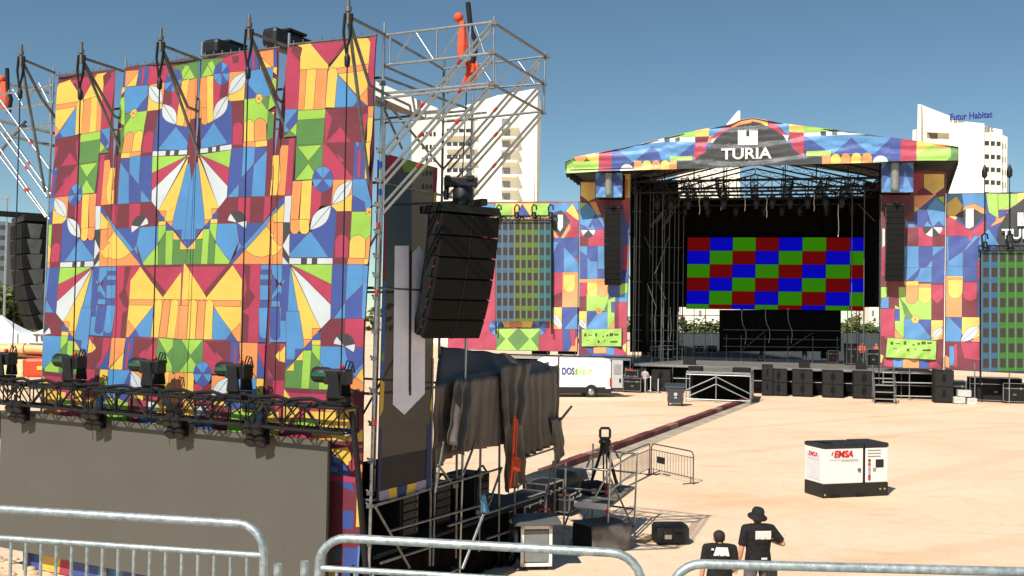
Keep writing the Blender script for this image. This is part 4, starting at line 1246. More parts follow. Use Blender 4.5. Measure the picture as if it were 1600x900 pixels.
ct('brace', up_(bA, zt - .08), bC.lerp(bA, .12), m=STEEL); ct('brace', up_(bA, zt - .06), bB.lerp(bA, .05), m=STEELD); ct('brace', up_(bC, .4), up_(bD, 1.8), m=STEELD)
for p, z in ((bA, .9), (bA, 1.35), (bC, 1.2), (bA, .45)):
    mb = MB(); mb.tube(up_(p, z - .05) - o, up_(p, z + .05) - o, .04); obj('sleeve', mb, RED, CT)
zd = at(953, 797, YA).z
mb = MB(); a, b, c, d_ = up_(bA, zd), up_(bB, zd), up_(bD, zd), up_(bC.lerp(bA, .25), zd); mb.prism([x - o for x in (a, b, c, d_)], (0, 0, .07)); obj('deck', mb, DECKG, CT)
mb = MB(); n_ = (d_ - a).cross(V((0, 0, 1))).normalized(); mb.prism([a - o, d_ - o, d_ - o + V((0, 0, .14)), a - o + V((0, 0, .14))], -n_ * .03 if n_.y > 0 else n_ * .03); obj('toe_board', mb, WHITEP, CT)
mb = MB(); mb.tube(up_(bA, -.0) - o, up_(bA, .03) - o, .09); mb.tube(bA - o, bA + V((0, 0, .25)) - o, .03); obj('base_jack', mb, BLUEP, CT)
# tripod on that deck
dk = (a + b + c + d_) / 4
tp_ = at(944, 776, dk.y); tp_.z = zd + .07
t = thing('tripod', 'black video tripod with yoke head on the small silver tower', 'tripod', tp_); 
Ht = at(944, 690, dk.y).z - tp_.z
mb = MB(); mb.lathe([(.05, Ht - .28), (.13, Ht - .2), (.12, Ht - .06), (.16, Ht - .02), (.14, Ht + .04), (.05, Ht + .06)], n=14); hd = obj('head', mb, BLACK, t)
for k in range(3):
    a_ = k * 2.094 + .5; mb = MB(); c_ = V((math.cos(a_), math.sin(a_), 0))
    for s_ in (-.04, .04):
        t_ = V((-c_.y, c_.x, 0)) * s_; mb.tube(c_ * .08 + t_ + V((0, 0, Ht - .2)), c_ * .42 + t_ + V((0, 0, .06)), .022, 7)
    mb.tube(c_ * .38 + V((0, 0, .3)), c_ * .46, .022, 7); mb.ball(c_ * .46 + V((0, 0, .02)), .04); obj('leg', mb, BLACKM, t)
mb = MB(); zz = Ht + .04
mb.path([V((-.07, 0, zz)), V((-.12, 0, zz + .08)), V((-.12, 0, zz + .24)), V((-.09, 0, zz + .29)), V((.09, 0, zz + .29)), V((.12, 0, zz + .24)), V((.12, 0, zz + .08)), V((.07, 0, zz))], .034, 7); mb.box((-.02, 0, zz + .02), (.2, .16, .1)); obj('yoke', mb, BLACK, t)
mb = MB(); mb.tube((.1, -.05, Ht - .05), (.3, -.3, Ht - .3), .016, 6); mb.tube((.26, -.26, Ht - .27), (.32, -.33, Ht - .36), .026, 7); obj('pan_handle', mb, BLACK, t)
t = thing('equipment_case', 'black case lying on the deck of the small tower beneath the tripod', 'case', dk + V((-.25, -.1, .07)), .5)
mb = MB(); mb.box((0, 0, .16), (.5, .36, .32)); obj('body', mb, BLACKM, t, bevel=.03)
mb = MB(); mb.box((-.1, -.19, .12), (.12, .02, .12)); obj('label_plate', mb, ALU, t)
# wrapped grey crate, loose board and black case in the sun
t = thing('wrapped_crate', 'grey sheeted crate in the shade at the foot of the small tower', 'crate', gp(938, 858), .55)
mb = MB(); mb.box((0, 0, .3), (1.05, .8, .6)); obj('crate', mb, BLACKM, t, bevel=.04)
mb = MB(); mb.grid(lambda u, v: V(((u - .5) * 1.12, -.42 - .02 * math.sin(11 * u + 4 * v), .02 + .6 * v)), 14, 6); mb.grid(lambda u, v: V(((u - .5) * 1.12, -.42 + .86 * v, .625 + .02 * noise.noise(V((u * 5, v * 5, 3))))), 14, 8); obj('sheet', mb, mat('grey_sheet', (104, 100, 96), .6, var=.25), t, solid=.01)
t = thing('scaffold_plank', 'weathered wooden plank lying on the sand beside the black case', 'plank', gp(1020, 840), 1.02)
mb = MB(); mb.box((0, 0, .03), (1.5, .22, .05)); obj('board', mb, WOOD, t, bevel=.005)
mb = MB(); mb.box((.72, 0, .032), (.05, .23, .056)); mb.box((-.72, 0, .032), (.05, .23, .056)); obj('end_band', mb, STEELD, t)
t = thing('storage_case', 'ribbed black plastic case alone on the sunny sand', 'case', gp(1047, 848), .12)
mb = MB(); mb.box((0, 0, .22), (.78, .55, .38)); mb.box((0, 0, .43), (.74, .51, .06)); bd = obj('body', mb, mat('black_plastic', (30, 31, 33), .45, var=.2), t, bevel=.035)
for x in (-.26, 0, .26): 
    mb = MB(); mb.box((x, 0, .24), (.06, .575, .4)); obj('rib', mb, BLACK, t, bevel=.015)
mb = MB(); mb.box((-.13, -.29, .2), (.17, .02, .1)); obj('label_plate', mb, ALU, bd)
mb = MB(); mb.path([V((.08, -.28, .26)), V((.08, -.33, .27)), V((.2, -.33, .27)), V((.2, -.28, .26))], .014, 6); obj('handle', mb, BLACK, bd)
# --- crowd barriers
def barrier(label, p, q, h, r, gap, rb, m, group, drop=.1, low=.15, feet=True, cr=.16, rh=0., ends=True):
    p, q = V(p), V(q); L = (q - p).length; rz = math.atan2(q.y - p.y, q.x - p.x)
    t = thing('crowd_barrier', label, 'barrier', p, rz, group)
    pts = [V((0, 0, 0))]
    for k in range(7): a_ = math.pi / 2 * k / 6; pts.append(V((cr - cr * math.cos(a_), 0, h - cr + cr * math.sin(a_))))
    pts += [V((L - x.x, 0, x.z)) for x in pts[::-1]]
    mb = MB(); mb.path(pts, r, 12); obj('frame', mb, m, t)
    mb = MB(); mb.tube((r * .6, 0, h - drop), (L - r * .6, 0, h - drop), max(rb * 1.9, .011), 8); obj('upper_rail', mb, m, t)
    mb = MB(); mb.tube((0, 0, low), (L, 0, low), max(rb * 1.5, .009), 8); obj('lower_rail', mb, m, t)
    n = int(L / gap); 
    for k in range(1, min(n, 97)):
        mb = MB(); mb.tube((L * k / n, 0, low), (L * k / n, 0, h - drop), rb, 6); obj('bar', mb, m, t)
    if feet:
        for x in (.12, L - .12):
            mb = MB(); mb.tube((x, -.32, .02), (x, .32, .02), r * .8, 8); mb.tube((x, 0, .02), (x, 0, low), r * .8); obj('foot', mb, m, t)
    return t
DKM = mat('dark_barrier_steel', (72, 70, 66), .5, .5, var=.2)
g1, g2, g3 = G(969, 764), G(1015, 741), G(1083, 757)
t = barrier('dark crowd barrier on the sand nearer the camera tower', g1, g2, 1.05, .02, .14, .007, DKM, 'dark barriers on the sand', drop=.2, low=.2)
t = barrier('dark crowd barrier on the sand with a small sign plate', g2 + V((.05, -.02, 0)), g3, 1.05, .02, .14, .007, DKM, 'dark barriers on the sand', drop=.2, low=.2)
mb = MB(); mb.box((.55, -.02, .55), (.42, .01, .22)); obj('sign_plate', mb, BLACKM, t)
# foreground barriers on the terrace
ZF = 3.2
def rail_pt(px, py, Y): p = at(px, py, Y); return p
hh = at(415, 832, 3.0).z
def fgb(lab, a, Ya, b, Yb):
    p, q = at(*a, Ya * 1.65), at(*b, Yb * 1.65); z = (p.z + q.z) / 2
    p.z = q.z = ZF
    barrier(lab, p, q, z - ZF, .021, .087, .0082, RAIL, 'galvanised barriers on the terrace edge', drop=.15, low=.2, cr=.14)
fgb('galvanised crowd barrier along the terrace edge, in front of the blank screen', (-560, 752), 3.42, (413, 831), 2.98)
fgb('galvanised crowd barrier along the terrace edge, in front of the shaded work area', (499, 834), 2.93, (1003, 871), 2.78)
fgb('galvanised crowd barrier along the terrace edge, in front of the two people in black', (1049, 874), 2.72, (2010, 910), 2.66)
for px, py, lab in ((434, 881, 'short grey steel post between the barriers, the lower one'), (476, 877, 'short grey steel post between the barriers, beside the second barrier')):
    p = at(px, py, 4.87); t = thing('steel_post', lab, 'post', (p.x, p.y, ZF), 0, 'short posts between the terrace barriers')
    mb = MB(); mb.tube((0, 0, 0), (0, 0, p.z - ZF), .0195, 10); obj('shaft', mb, RAIL, t)
    mb = MB(); mb.lathe([(.07, 0), (.07, .008), (.022, .012)], n=12); obj('base_plate', mb, RAIL, t)
# --- kerb wall across the yard
kA, kB = G(840, 742), G(1172, 623)
kd = (kB - kA); kl = kd.length; kd.normalize(); kn = V((kd.y, -kd.x, 0))
KM = [mat('kerb_maroon', (118, 62, 62), .8, var=.3, scale=2), mat('kerb_worn_pink', (168, 116, 108), .8, var=.25, scale=2), mat('kerb_dark_red', (98, 46, 50), .8, var=.3, scale=2)]
mb = MB(); n = 26
for k in range(n):
    p = kA + kd * (kl * k / n); mb.obox(p + kd * .01, kd * (kl / n - .02), kn * .35, V((0, 0, .2 + .012 * (k % 3))), KM[[0, 2, 0, 0, 1, 2, 0][k % 7] if k != 3 else 1])
structure('kerb', mb)
mb = MB(); mb.quad(kA + kn * .36 + V((0, 0, .004)), kA + kn * 1.15 + V((0, 0, .004)), kB + kn * 1.0 + V((0, 0, .004)), kB + kn * .36 + V((0, 0, .004)), mat('painted_kerb_shadow', (176, 160, 140), .9, var=.3, scale=1.2)); structure('kerb_shadow_strip', mb)  # grey strip paints the kerb's cast shadow on the sand
# ================================================================== the stage across the yard
s0 = G(1400, 625)
STG = Plane((s0.x, s0.y, 0), (math.cos(R(14)), -math.sin(R(14))))
SV = -STG.n                                   # away from the camera
T_ = lambda x, y, k=0: STG.P(x, y, -k)        # k metres behind the stage front
def sw(px, z, k=0):                           # point at height z above stage line pixel column px (measured at the front)
    a, _ = STG.px(px, 560); return STG.W(a, z, -k)
DK = 1.15; DZ = T_(1250, 575, DK).z
print('deck z', DZ, 'stage y', s0.y)
ORG = STG.W(0, 0)
# --- deck
t = thing('stage_deck', 'wide grey stage deck with a bright front edge', 'stage', sw(1180, 0)); o = V(t.location)
a0, a1 = STG.px(905, 560)[0], STG.px(1378, 570)[0]; a2 = STG.px(1640, 570)[0]; am = STG.px(745, 570)[0]
mb = MB(); p, q = STG.W(a0, DZ - .08, -DK), STG.W(a1 + 3.6, DZ - .08, -DK); mb.prism([x - o for x in (p, q, q + SV * 15, p + SV * 15)], (0, 0, .08)); obj('deck', mb, DECKG, t)
mb = MB(); mb.obox(p - o + V((0, 0, -.1)), q - p, STG.n * .04, V((0, 0, .16))); obj('edge_trim', mb, ALU, t)
mb = MB(); mb.obox(p - o + SV * .6 - V((0, 0, DZ - .1)), q - p, SV * .04, V((0, 0, DZ - .15))); obj('skirt', mb, CLOTH, t)
for k in range(12):
    x = p.lerp(q, k / 11); mb = MB(); mb.tube(x - o, V((x.x, x.y, 0)) - o, .03, 8); obj('leg', mb, STEELD, t)
    if k < 11:
        mb = MB(); y = p.lerp(q, (k + 1) / 11); mb.tube(x - o - V((0, 0, .9)), y - o - V((0, 0, .9)), .025, 6); obj('ledger', mb, STEEL, t)
# --- thrust platform in front
t = thing('thrust_platform', 'scaffold thrust platform jutting out from the stage, diagonal braces on its front', 'platform', G(1120, 632)); o = V(t.location)
fa, fb2, fc = G(1072, 628), G(1172, 632), G(1192, 616)
zt = at(1120, 583, fa.y).z
# back corners on the deck line
ux_ = (fb2 - fa).normalized(); bx_ = V((-ux_.y, ux_.x, 0)) 
bl = 5.0
mb = MB(); mb.prism([x - o + V((0, 0, zt)) for x in (fa, fb2, fb2 + bx_ * bl, fa + bx_ * bl)], (0, 0, .1)); obj('deck', mb, DECKG, t)
mb = MB(); mb.obox(fa - o + V((0, 0, zt - .02)), fb2 - fa, -bx_ * .04, V((0, 0, .14))); obj('edge_trim', mb, ALU, t)
m_ = fa.lerp(fb2, .47)
def tp2(n, a, za, b, zb_, r=.035, m=STEEL): mb = MB(); mb.tube(a - o + V((0, 0, za)), b - o + V((0, 0, zb_)), r); obj(n, mb, m, t)
for x in (fa, m_, fb2, fb2 + bx_ * 1.6, fb2 + bx_ * 3.2, fa + bx_ * 2): tp2('leg', x, 0, x, zt)
tp2('ledger', fa, .2, fb2, .2); tp2('ledger', fb2, .2, fb2 + bx_ * 4, .2); tp2('ledger', fa, zt - .1, fb2, zt - .1)
tp2('brace', m_, zt - .2, fa, .75); tp2('brace', m_, zt - .65, fa, .3); tp2('brace', m_, zt - .2, fb2, .65); tp2('brace', m_, zt - .65, fb2, .25)
for k in range(3): tp2('brace', fb2 + bx_ * (1.5 * k), .2, fb2 + bx_ * (1.5 * k + 1.2), zt - .1); tp2('brace', fb2 + bx_ * (1.5 * k + 1.2), .2, fb2 + bx_ * (1.5 * k), zt - .1)
for x, w_ in ((fa.lerp(fb2, .02), .9), (fa.lerp(fb2, .72), 1.1)):
    mb = MB(); mb.obox(x - o + V((0, 0, zt + .1)) + bx_ * .1, ux_ * w_, bx_ * .7, V((0, 0, .3))); obj('wedge_monitor', mb, BLACKM, t, bevel=.03)
mb = MB(); mb.obox(fa - o + bx_ * 2.6 + V((0, 0, .05)), fb2 - fa, bx_ * .05, V((0, 0, zt - .1))); obj('back_cloth', mb, CLOTH, t)
# --- subwoofers along the front
def sub(lab, p, rz, w_=.62, h=1.72, d=1.0, group='subwoofers along the stage front', slot=1):
    t = thing('subwoofer', lab, 'loudspeaker', p, rz, group)
    mb = MB(); mb.box((0, d / 2, h / 2 + .04), (w_, d, h)); b_ = obj('cabinet', mb, BLACKM, t, bevel=.02)
    mb = MB(); mb.box((-slot * .0, -.012, h * .27), (w_ * .9, .03, h * .44)); mb.box((0, -.012, h * .76), (w_ * .9, .03, h * .46)); obj('grille', mb, GRILLE, b_)
    mb = MB()
    for z in (.3, .78): mb.box((slot * w_ * .36, -.03, h * z), (w_ * .16, .03, h * .22))
    obj('port', mb, mat('port_black', (6, 6, 6), .9, var=0), b_)
    for x in (-w_ * .35, w_ * .35): mb = MB(); mb.box((x, d / 2, .03), (.06, d * .9, .06)); obj('skid', mb, RUBBER, t)
    return t
srz = math.atan2(STG.u.y, STG.u.x)
k = 0
words = {1: 'beside the thrust platform', 2: 'second pair from the thrust, small monitor above', 3: 'third pair from the thrust', 4: 'pair beside the steel steps', 5: 'pair behind the lilac shirt', 6: 'pair closest to the van'}
for gi, (x0, x1, yb) in enumerate([(1203, 1230, 616.5), (1238, 1270, 619.5), (1285, 1318, 621), (1333, 1367, 622.5), (1017, 1047, 603), (976, 1005, 599)], 1):
    pa, pb = STG.P(x0, 600), STG.P(x1, 600); wd = (pb - pa).length
    for s_, f in ((1, .25), (-1, .75)):
        sub('black subwoofer, %s half of the %s' % ('thrust side' if (s_ > 0) == (gi < 5) else 'far side', words[gi]) if gi > 1 and gi < 5 or gi > 4 else 'black subwoofer beside the thrust platform, %s the tall cabinet' % ('touching' if s_ > 0 else 'one away from'),
            STG.W(STG.px(x0 + (x1 - x0) * f, 600)[0], 0, .12 if gi < 5 else -.2), srz, wd * .49, (593 - 577) * 0 + (1.82 if gi < 5 else 1.5), slot=s_)
sub('tall black cabinet against the corner of the thrust platform', STG.W(STG.px(1199, 600)[0], 0, .3), srz, .75, 2.1, slot=0)
sub('large black cabinet pair standing alone beneath the flanking banner', G(1475, 630), srz, 1.2, 2.1, slot=0)
for px, py, w_, h, lab in ((1257, 579, .75, .42, 'small black monitor on the deck edge above the second stack'), (1346, 579, .7, .42, 'small black monitor on the deck edge above the stack by the steps'), (1077, 577, .9, .55, 'black wedge monitor at the bin end of the deck edge')):
    p = T_(px, py, DK + .15); p.z = DZ; t = thing('stage_monitor', lab, 'monitor', p, srz)
    mb = MB(); mb.prism([V((-w_ / 2, 0, 0)), V((-w_ / 2, .5, 0)), V((-w_ / 2, .4, h)), V((-w_ / 2, .12, h))], (w_, 0, 0)); b_ = obj('cabinet', mb, BLACKM, t, bevel=.02)
    mb = MB(); mb.box((0, .05, h * .5), (w_ * .85, .02, h * .8)); obj('grille', mb, GRILLE, b_)
# --- steps
p = G(1383, 631); t = thing('steel_steps', 'short flight of steel steps leading up to the stage', 'steps', p, srz)
for i in range(4):
    mb = MB(); mb.box((0, .15 + .35 * i, .3 + .42 * i), (1.25, .34, .06)); obj('tread', mb, ALU, t)
for sx in (-.64, .64):
    mb = MB(); mb.tube((sx, 0, .1), (sx, 1.35, 1.75), .04); mb.tube((sx, 0, 0), (sx, 0, 1.2), .03); mb.tube((sx, 1.3, 0), (sx, 1.3, 2.4), .03); mb.tube((sx, 0, 1.2), (sx, 1.3, 2.4), .03); obj('handrail', mb, STEELD, t)
mb = MB(); mb.box((0, .9, .6), (1.2, .05, 1.1)); obj('riser_cloth', mb, CLOTH, t)
# --- black clutter under the wings
for px, py, w_, h, lab in ((1560, 630, 3.2, 1.5, 'black cases under the wing screen, the longest row'), (1500, 630, 1.0, 1.3, 'black case behind the white stacked boxes'), (1425, 624, 2.6, 1.2, 'low black cases beneath the sponsor banner by the steps'), (1590, 632, 1.4, 1.2, 'black case at the picture edge under the wing screen')):
    p = G(px, py) + SV * 1.2; flight_case(lab, p, srz, (w_, .9, h), group='black cases under the wing')
p = G(1510, 632); t = thing('stacked_boxes', 'pale jumble of wrapped boxes under the flanking banner', 'boxes', p, srz)
for x, z, w_ in ((-.4, .25, .7), (.35, .2, .6), (-.1, .7, .8)): mb = MB(); mb.box((x, .3, z), (w_, .6, .42)); obj('box', mb, mat('wrapped_pale', (196, 194, 188), .6, var=.25), t, bevel=.03)
for nm, x0, x1, y0, y1 in (('pale scaffold rail under the sponsor banner beside the steps', 1378, 1470, 581, 586),):
    t = thing('scaffold_rail', nm, 'scaffold', T_(1425, 630, -.0)); o = V(t.location)
    for yy in (582, 597, 618): mb = MB(); mb.tube(T_(x0, yy + .0) - o, T_(x1, yy + 2) - o, .045); obj('ledger', mb, STEEL, t)
    for xx in (1380, 1421, 1470, 1523, 1577): mb = MB(); b_ = T_(xx, 600); mb.tube(V((b_.x, b_.y, 0)) - o, V((b_.x, b_.y, 2.6)) - o, .04); obj('post', mb, STEEL, t)
# --- towers, roof
FO = -3.0
top = [(883, 253), (896, 246), (936, 238), (957, 234), (1003, 224), (1047, 213), (1087, 204), (1108, 200), (1141, 194), (1157, 187), (1175, 184), (1190, 186), (1233, 194), (1256, 197), (1302, 202), (1354, 210), (1392, 215), (1432, 220), (1497, 229)]
bot = [(1496, 251), (1432, 251), (1362, 254), (1284, 256), (1190, 259), (1115, 263), (1057, 264), (935, 268), (887, 271)]
RT = thing('stage_roof', 'black pitched stage roof on truss towers', 'stage roof', sw(1180, 0)); o = V(RT.location)
UND = mat('roof_underside', (30, 30, 30), .8, var=.2)
tp3 = [T_(x, y + 1.5, FO) for x, y in top]
mb = MB(); vs = [p - o for p in tp3] + [p - o + SV * 17 for p in tp3]; n = len(tp3)
mb.add(vs, [(i, i + 1, n + i + 1, n + i) for i in range(n - 1)]); obj('canopy', mb, UND, RT, solid=.06)
for (xa, ya, yb_) in ((884, 254, 271),):
    mb = MB(); a, b = T_(xa, ya, FO) - o, T_(xa, yb_, FO) - o
    mb.grid(lambda u, v, a=a, b=b: a.lerp(b, v) + SV * 17 * u + V((0, 0, -.22 * v * abs(math.sin(u * 40)))), 40, 2); obj('side_valance', mb, UND, RT, solid=.05)
a, b = T_(1497, 229, FO), T_(1497, 252, FO); c = at(1479, 302, 76.5); d_ = at(1430, 300, 76.5); e_ = T_(1432, 252, FO)
mb = MB(); mb.grid(lambda u, v: a.lerp(b, v).lerp(c + V((0, 0, .9 - 1.1 * v)), u) - o + V((0, 0, -.2 * v * abs(math.sin(u * 40)))), 40, 2); obj('side_valance', mb, UND, RT, solid=.05)
mb = MB(); mb.prism([x - o for x in (b, c, d_, e_)], (0, 0, .06)); obj('ceiling_cloth', mb, UND, RT)
# sloping ceilings at the eaves (dark cloth above the wings)
for xs in ((890, 990, 1040), (1494, 1400, 1372)):
    mb = MB(); a, b, c = T_(xs[0], 266 if xs[0] < 1000 else 249, FO), T_(xs[1], 263 if xs[1] < 1000 else 252, FO), T_(xs[2], 262 if xs[2] < 1100 else 254, FO)
    mb.prism([a - o, b - o, b - o + SV * 16, a - o + SV * 16], (0, 0, .05)); obj('ceiling_cloth', mb, UND, RT)
def rtruss(name, pa, pb, w_, h, step=1.2, r=.05, rl=.025, m=STEELD): mb = MB(); mb.truss(pa - o, pb - o, w_, h, step=step, rc=r, rl=rl, m=None); obj(name, mb, m, RT)
zr = T_(1180, 291, 1).z
LX, RX = STG.px(984, 560)[0], STG.px(1379, 560)[0]
TZ = [(.6, 0), (5.0, .0), (9.5, .0), (14.2, -.1)]
for kk, dz_ in TZ:
    rtruss('cross_truss', STG.W(LX, zr + dz_, -kk), STG.W(RX, zr + dz_, -kk), .6, .8, m=BLACK if kk < 14 else STEELD)
for f in (0, .11, .22, .36, .5, .64, .78, .89, 1):
    rtruss('spine_truss', STG.W(LX + (RX - LX) * f, zr + .2, .2), STG.W(LX + (RX - LX) * f, zr + .2, -14.2), .5, .6, 1.4, .04, .02, BLACK)
ridge = T_(1177, 200, FO).z
for kk in (2., 8., 14.):
    a, b, c = STG.W(LX, zr + .8, -kk), STG.W((LX + RX) / 2, ridge - .5, -kk), STG.W(RX, zr + .8, -kk)
    rtruss('rafter_truss', a, b, .4, .5, 1.2, .035, .018, BLACK); rtruss('rafter_truss', b, c, .4, .5, 1.2, .035, .018, BLACK)
    for f in (.25, .5, .75):
        for q_, p_ in ((a, b), (c, b)): mb = MB(); y = q_.lerp(p_, f); mb.tube(y - o, V((y.x, y.y, zr + .4)) - o, .04, 6); obj('strut', mb, BLACK, RT)
for a_, kk in ((LX + .2, .2), (RX - .2, .2), (LX + .2, 14.2), (RX - .2, 14.2)):
    rtruss('tower_mast', STG.W(a_, .1, -kk), STG.W(a_, zr + .6, -kk), .5, .5, 1.0, .04, .02, STEELD)
for px, kk in ((997, 2.), (1018, 3.5), (1036, 5), (1330, 4), (1349, 2.5), (1058, 6)):
    a_ = STG.px(px, 560)[0] * 1.0; mb = MB(); x = T_(px, 560, kk); mb.tube(V((x.x, x.y, DZ)) - o, V((x.x, x.y, zr)) - o, .035, 6); obj('hanging_pole', mb, STEELD, RT)
for k in range(3):
    mb = MB(); mb.tube(T_(1009 + 8 * k, 361 - 6 * k, 5) - o, T_(1042 + 5 * k, 322 - 4 * k, 5) - o, .04, 6); obj('stay', mb, STEELD, RT)
mb = MB(); mb.tube(T_(1340, 318, 6) - o, T_(1376, 355, 6) - o, .04, 6); obj('stay', mb, STEELD, RT)
# lamps hung under the first truss
def par(): 
    t = thing('stage_lamp', 'x', 'stage light', (0, 0, 0))
    mb = MB(); mb.box((0, 0, -.1), (.32, .2, .12)); mb.tube((0, 0, 0), (0, 0, .35), .03, 6); obj('base', mb, BLACKM, t)
    for s_ in (-.18, .18): mb = MB(); mb.box((s_, 0, -.4), (.06, .14, .6)); obj('yoke_arm', mb, BLACKM, t)
    mb = MB(); mb.lathe([(.12, .1), (.2, 0), (.19, -.25), (.14, -.5), (.16, -.62)], o=(0, 0, -.3), n=12); obj('head', mb, BLACK, t)
    return t
P0 = par(); first = True
rows = [(.4, [1048, 1076, 1104, 1131, 1182, 1207, 1235, 1262, 1290, 1315, 1028], 'front truss lamps', 'black moving lamp hung in the front row under the stage roof'),
        (5.0, [1040, 1070, 1106, 1150, 1195, 1222, 1250, 1292, 1332], 'second truss lamps', 'black moving lamp hung in the second row under the stage roof')]
for kk, xs, grp, lab in rows:
    for px in xs:
        y = 292 if kk < 1 else 293
        q = T_(px, y, kk); q.z = zr - .75 + (0 if kk < 1 else -.05)
        if first: P0.location = q; P0.rotation_euler = (0, 0, srz); P0['label'] = lab; P0['group'] = grp; first = False
        else: dup(P0, q, srz + random.uniform(-.6, .6), lab, grp)
# white cable drops
for px, y0, y1 in ((1093, 300, 335), (1127, 305, 328), (1198, 310, 340), (1272, 305, 330), (1310, 300, 370), (1164, 280, 330)):
    t = thing('cable_drop', 'white cable bundle hanging from the stage roof truss', 'cable', T_(px, y0, 1), 0, 'white cable drops')
    oo = V(t.location); mb = MB(); mb.path([T_(px + .6 * math.sin(k * 1.7), y0 + (y1 - y0) * k / 6, 1) - oo for k in range(7)], .022, 6); obj('bundle', mb, WHITEP, t)
    mb = MB(); mb.box((0, 0, .05), (.15, .1, .1)); obj('hook', mb, STEELD, t)
# --- black drapes
def sdrape(lab, x0, y0, x1, y1, k0, k1, folds=12, amp=.12, name='stage_drape', z1=None):
    a, b = T_(x0, y0, k0), T_(x1, y0, k1); c, d = T_(x1, y1, k1), T_(x0, y1, k0)
    t = thing(name, lab, 'drape', d); oo = V(t.location); mb = MB(); cloth(mb, a - oo, b - oo, c - oo, d - oo, folds, amp, folds * 5, 6); obj('fabric', mb, CLOTH, t, solid=.02)
sdrape('black backdrop above and around the test pattern screen', 1030, 309, 1382, 480, 10.6, 10.6, 16)
sdrape('black side drape on the van side of the stage', 992, 285, 1060, 487, 3.5, 11, 7)
sdrape('black side drape on the orange vest side of the stage', 1376, 285, 1350, 480, 3.5, 11, 6)
sdrape('black wing drape just behind the van side mast', 985, 276, 1015, 550, 2.0, 3.2, 4)
sdrape('black drape across the van side wing of the stage, above the cases', 990, 300, 1060, 540, 9., 11.5, 9)
sdrape('black cloth hiding the riser front below the test pattern', 1124, 484, 1314, 549, 9.9, 9.9, 8, .05)
# black upper cloth hung from the rear truss below the open gable
# --- test pattern screen
LP = thing('led_screen', 'stage LED screen showing a red, green and blue test pattern', 'LED screen', T_(1210, 485, 9.8)); oo = V(LP.location)
sc = {c: mat('screen_' + n, v, .3, var=.03, scale=4, emit=.8, dark=True) for c, n, v in (('R', 'red', (100, 4, 6)), ('B', 'blue', (4, 4, 176)), ('G', 'green', (48, 122, 4)))}
LK = 9.8
A, B_, C_, D_ = (T_(1074.5, 371, LK), T_(1350, 371, LK), T_(1349, 485.5, LK), T_(1072.5, 482, LK))
xs = [0]; 
for i in range(8): xs.append(xs[-1] + (34.6 if i < 7 else 19.6))
xs = [x / xs[-1] for x in xs]; ys = [0] + [20.8 * (j + 1) for j in range(5)] + [111]; ys = [y / 111 for y in ys]
pt = lambda u, v: A.lerp(B_, u).lerp(D_.lerp(C_, u), v) - oo
for i in range(8):
    for j in range(6):
        c = 'RBG'[(i + j) % 3] if True else ''
        e = .0008
        mb = MB(); mb.prism([pt(xs[i] + e, ys[j] + e), pt(xs[i + 1] - e, ys[j] + e), pt(xs[i + 1] - e, ys[j + 1] - e), pt(xs[i] + e, ys[j + 1] - e)], SV * .08); obj('led_panel', mb, sc[c], LP)
mb = MB(); mb.prism([pt(-.003, -.004) + SV * .1, pt(1.003, -.004) + SV * .1, pt(1.003, 1.004) + SV * .1, pt(-.003, 1.004) + SV * .1], SV * .3); obj('back_frame', mb, BLACKM, LP)
# --- backstage scaffold and risers
t = thing('backstage_scaffold', 'thin scaffold lattice at the back of the stage below the screen', 'scaffold', T_(1180, 555, 9)); oo = V(t.location)
for px in (1135, 1158, 1195, 1231, 1270, 1308, 1324, 1102, 1084, 1062, 1350, 1338): mb = MB(); x = T_(px, 540, 9.2 if 1130 < px < 1315 else 11.5); mb.tube(V((x.x, x.y, DZ)) - oo, V((x.x, x.y, DZ + (2.1 if 1130 < px < 1315 else 5.5))) - oo, .03, 6); obj('post', mb, STEELD, t)
for y in (515, 529, 541): mb = MB(); mb.tube(T_(1130, y, 9.2) - oo, T_(1316, y + 2, 9.2) - oo, .035, 6); obj('ledger', mb, STEELD, t)
for y in (493, 507, 521): mb = MB(); mb.tube(T_(1055, y, 11.5) - oo, T_(1130, y, 11.5) - oo, .03, 6); obj('ledger', mb, STEELD, t)
for a, b in (((1158, 548), (1195, 518)), ((1231, 545), (1270, 520)), ((1084, 525), (1102, 493))): mb = MB(); mb.tube(T_(*a, 9.3) - oo, T_(*b, 9.3) - oo, .03, 6); obj('brace', mb, STEELD, t)
t = thing('wing_scaffold', 'dense dark scaffold lattice in the van side wing of the stage', 'scaffold', T_(1020, 560, 5)); oo = V(t.location)
rw = random.Random(4)
for px, kk in ((992, 1.5), (1003, 3), (1013, 4.4), (1024, 5.5), (1033, 3.2), (1044, 6.5), (1052, 7.5), (1066, 8.5)):
    x = T_(px, 540, kk); mb = MB(); mb.tube(V((x.x, x.y, DZ)) - oo, V((x.x, x.y, zr)) - oo, .045, 6); obj('post', mb, STEELD, t)
for y in (330, 385, 440, 492, 515, 532):
    mb = MB(); mb.tube(T_(988, y, 1.5) - oo, T_(1066, y + 2, 8.5) - oo, .035, 6); obj('ledger', mb, STEELD, t)
for k in range(14):
    xa = rw.uniform(990, 1045); y = rw.uniform(320, 515); kk = rw.uniform(2, 7); mb = MB(); mb.tube(T_(xa, y + 24, kk) - oo, T_(xa + rw.choice((-1, 1)) * rw.uniform(14, 24), y - 14, kk) - oo, .03, 6); obj('brace', mb, STEELD, t)
for k in range(5):
    x = T_(1000 + 12 * k, 480, 3 + k); mb = MB(); mb.path([x - oo + V((.05 * math.sin(j * 1.3 + k), 0, -.55 * j)) for j in range(6)], .03, 6); obj('hanging_cable', mb, ALU, t)
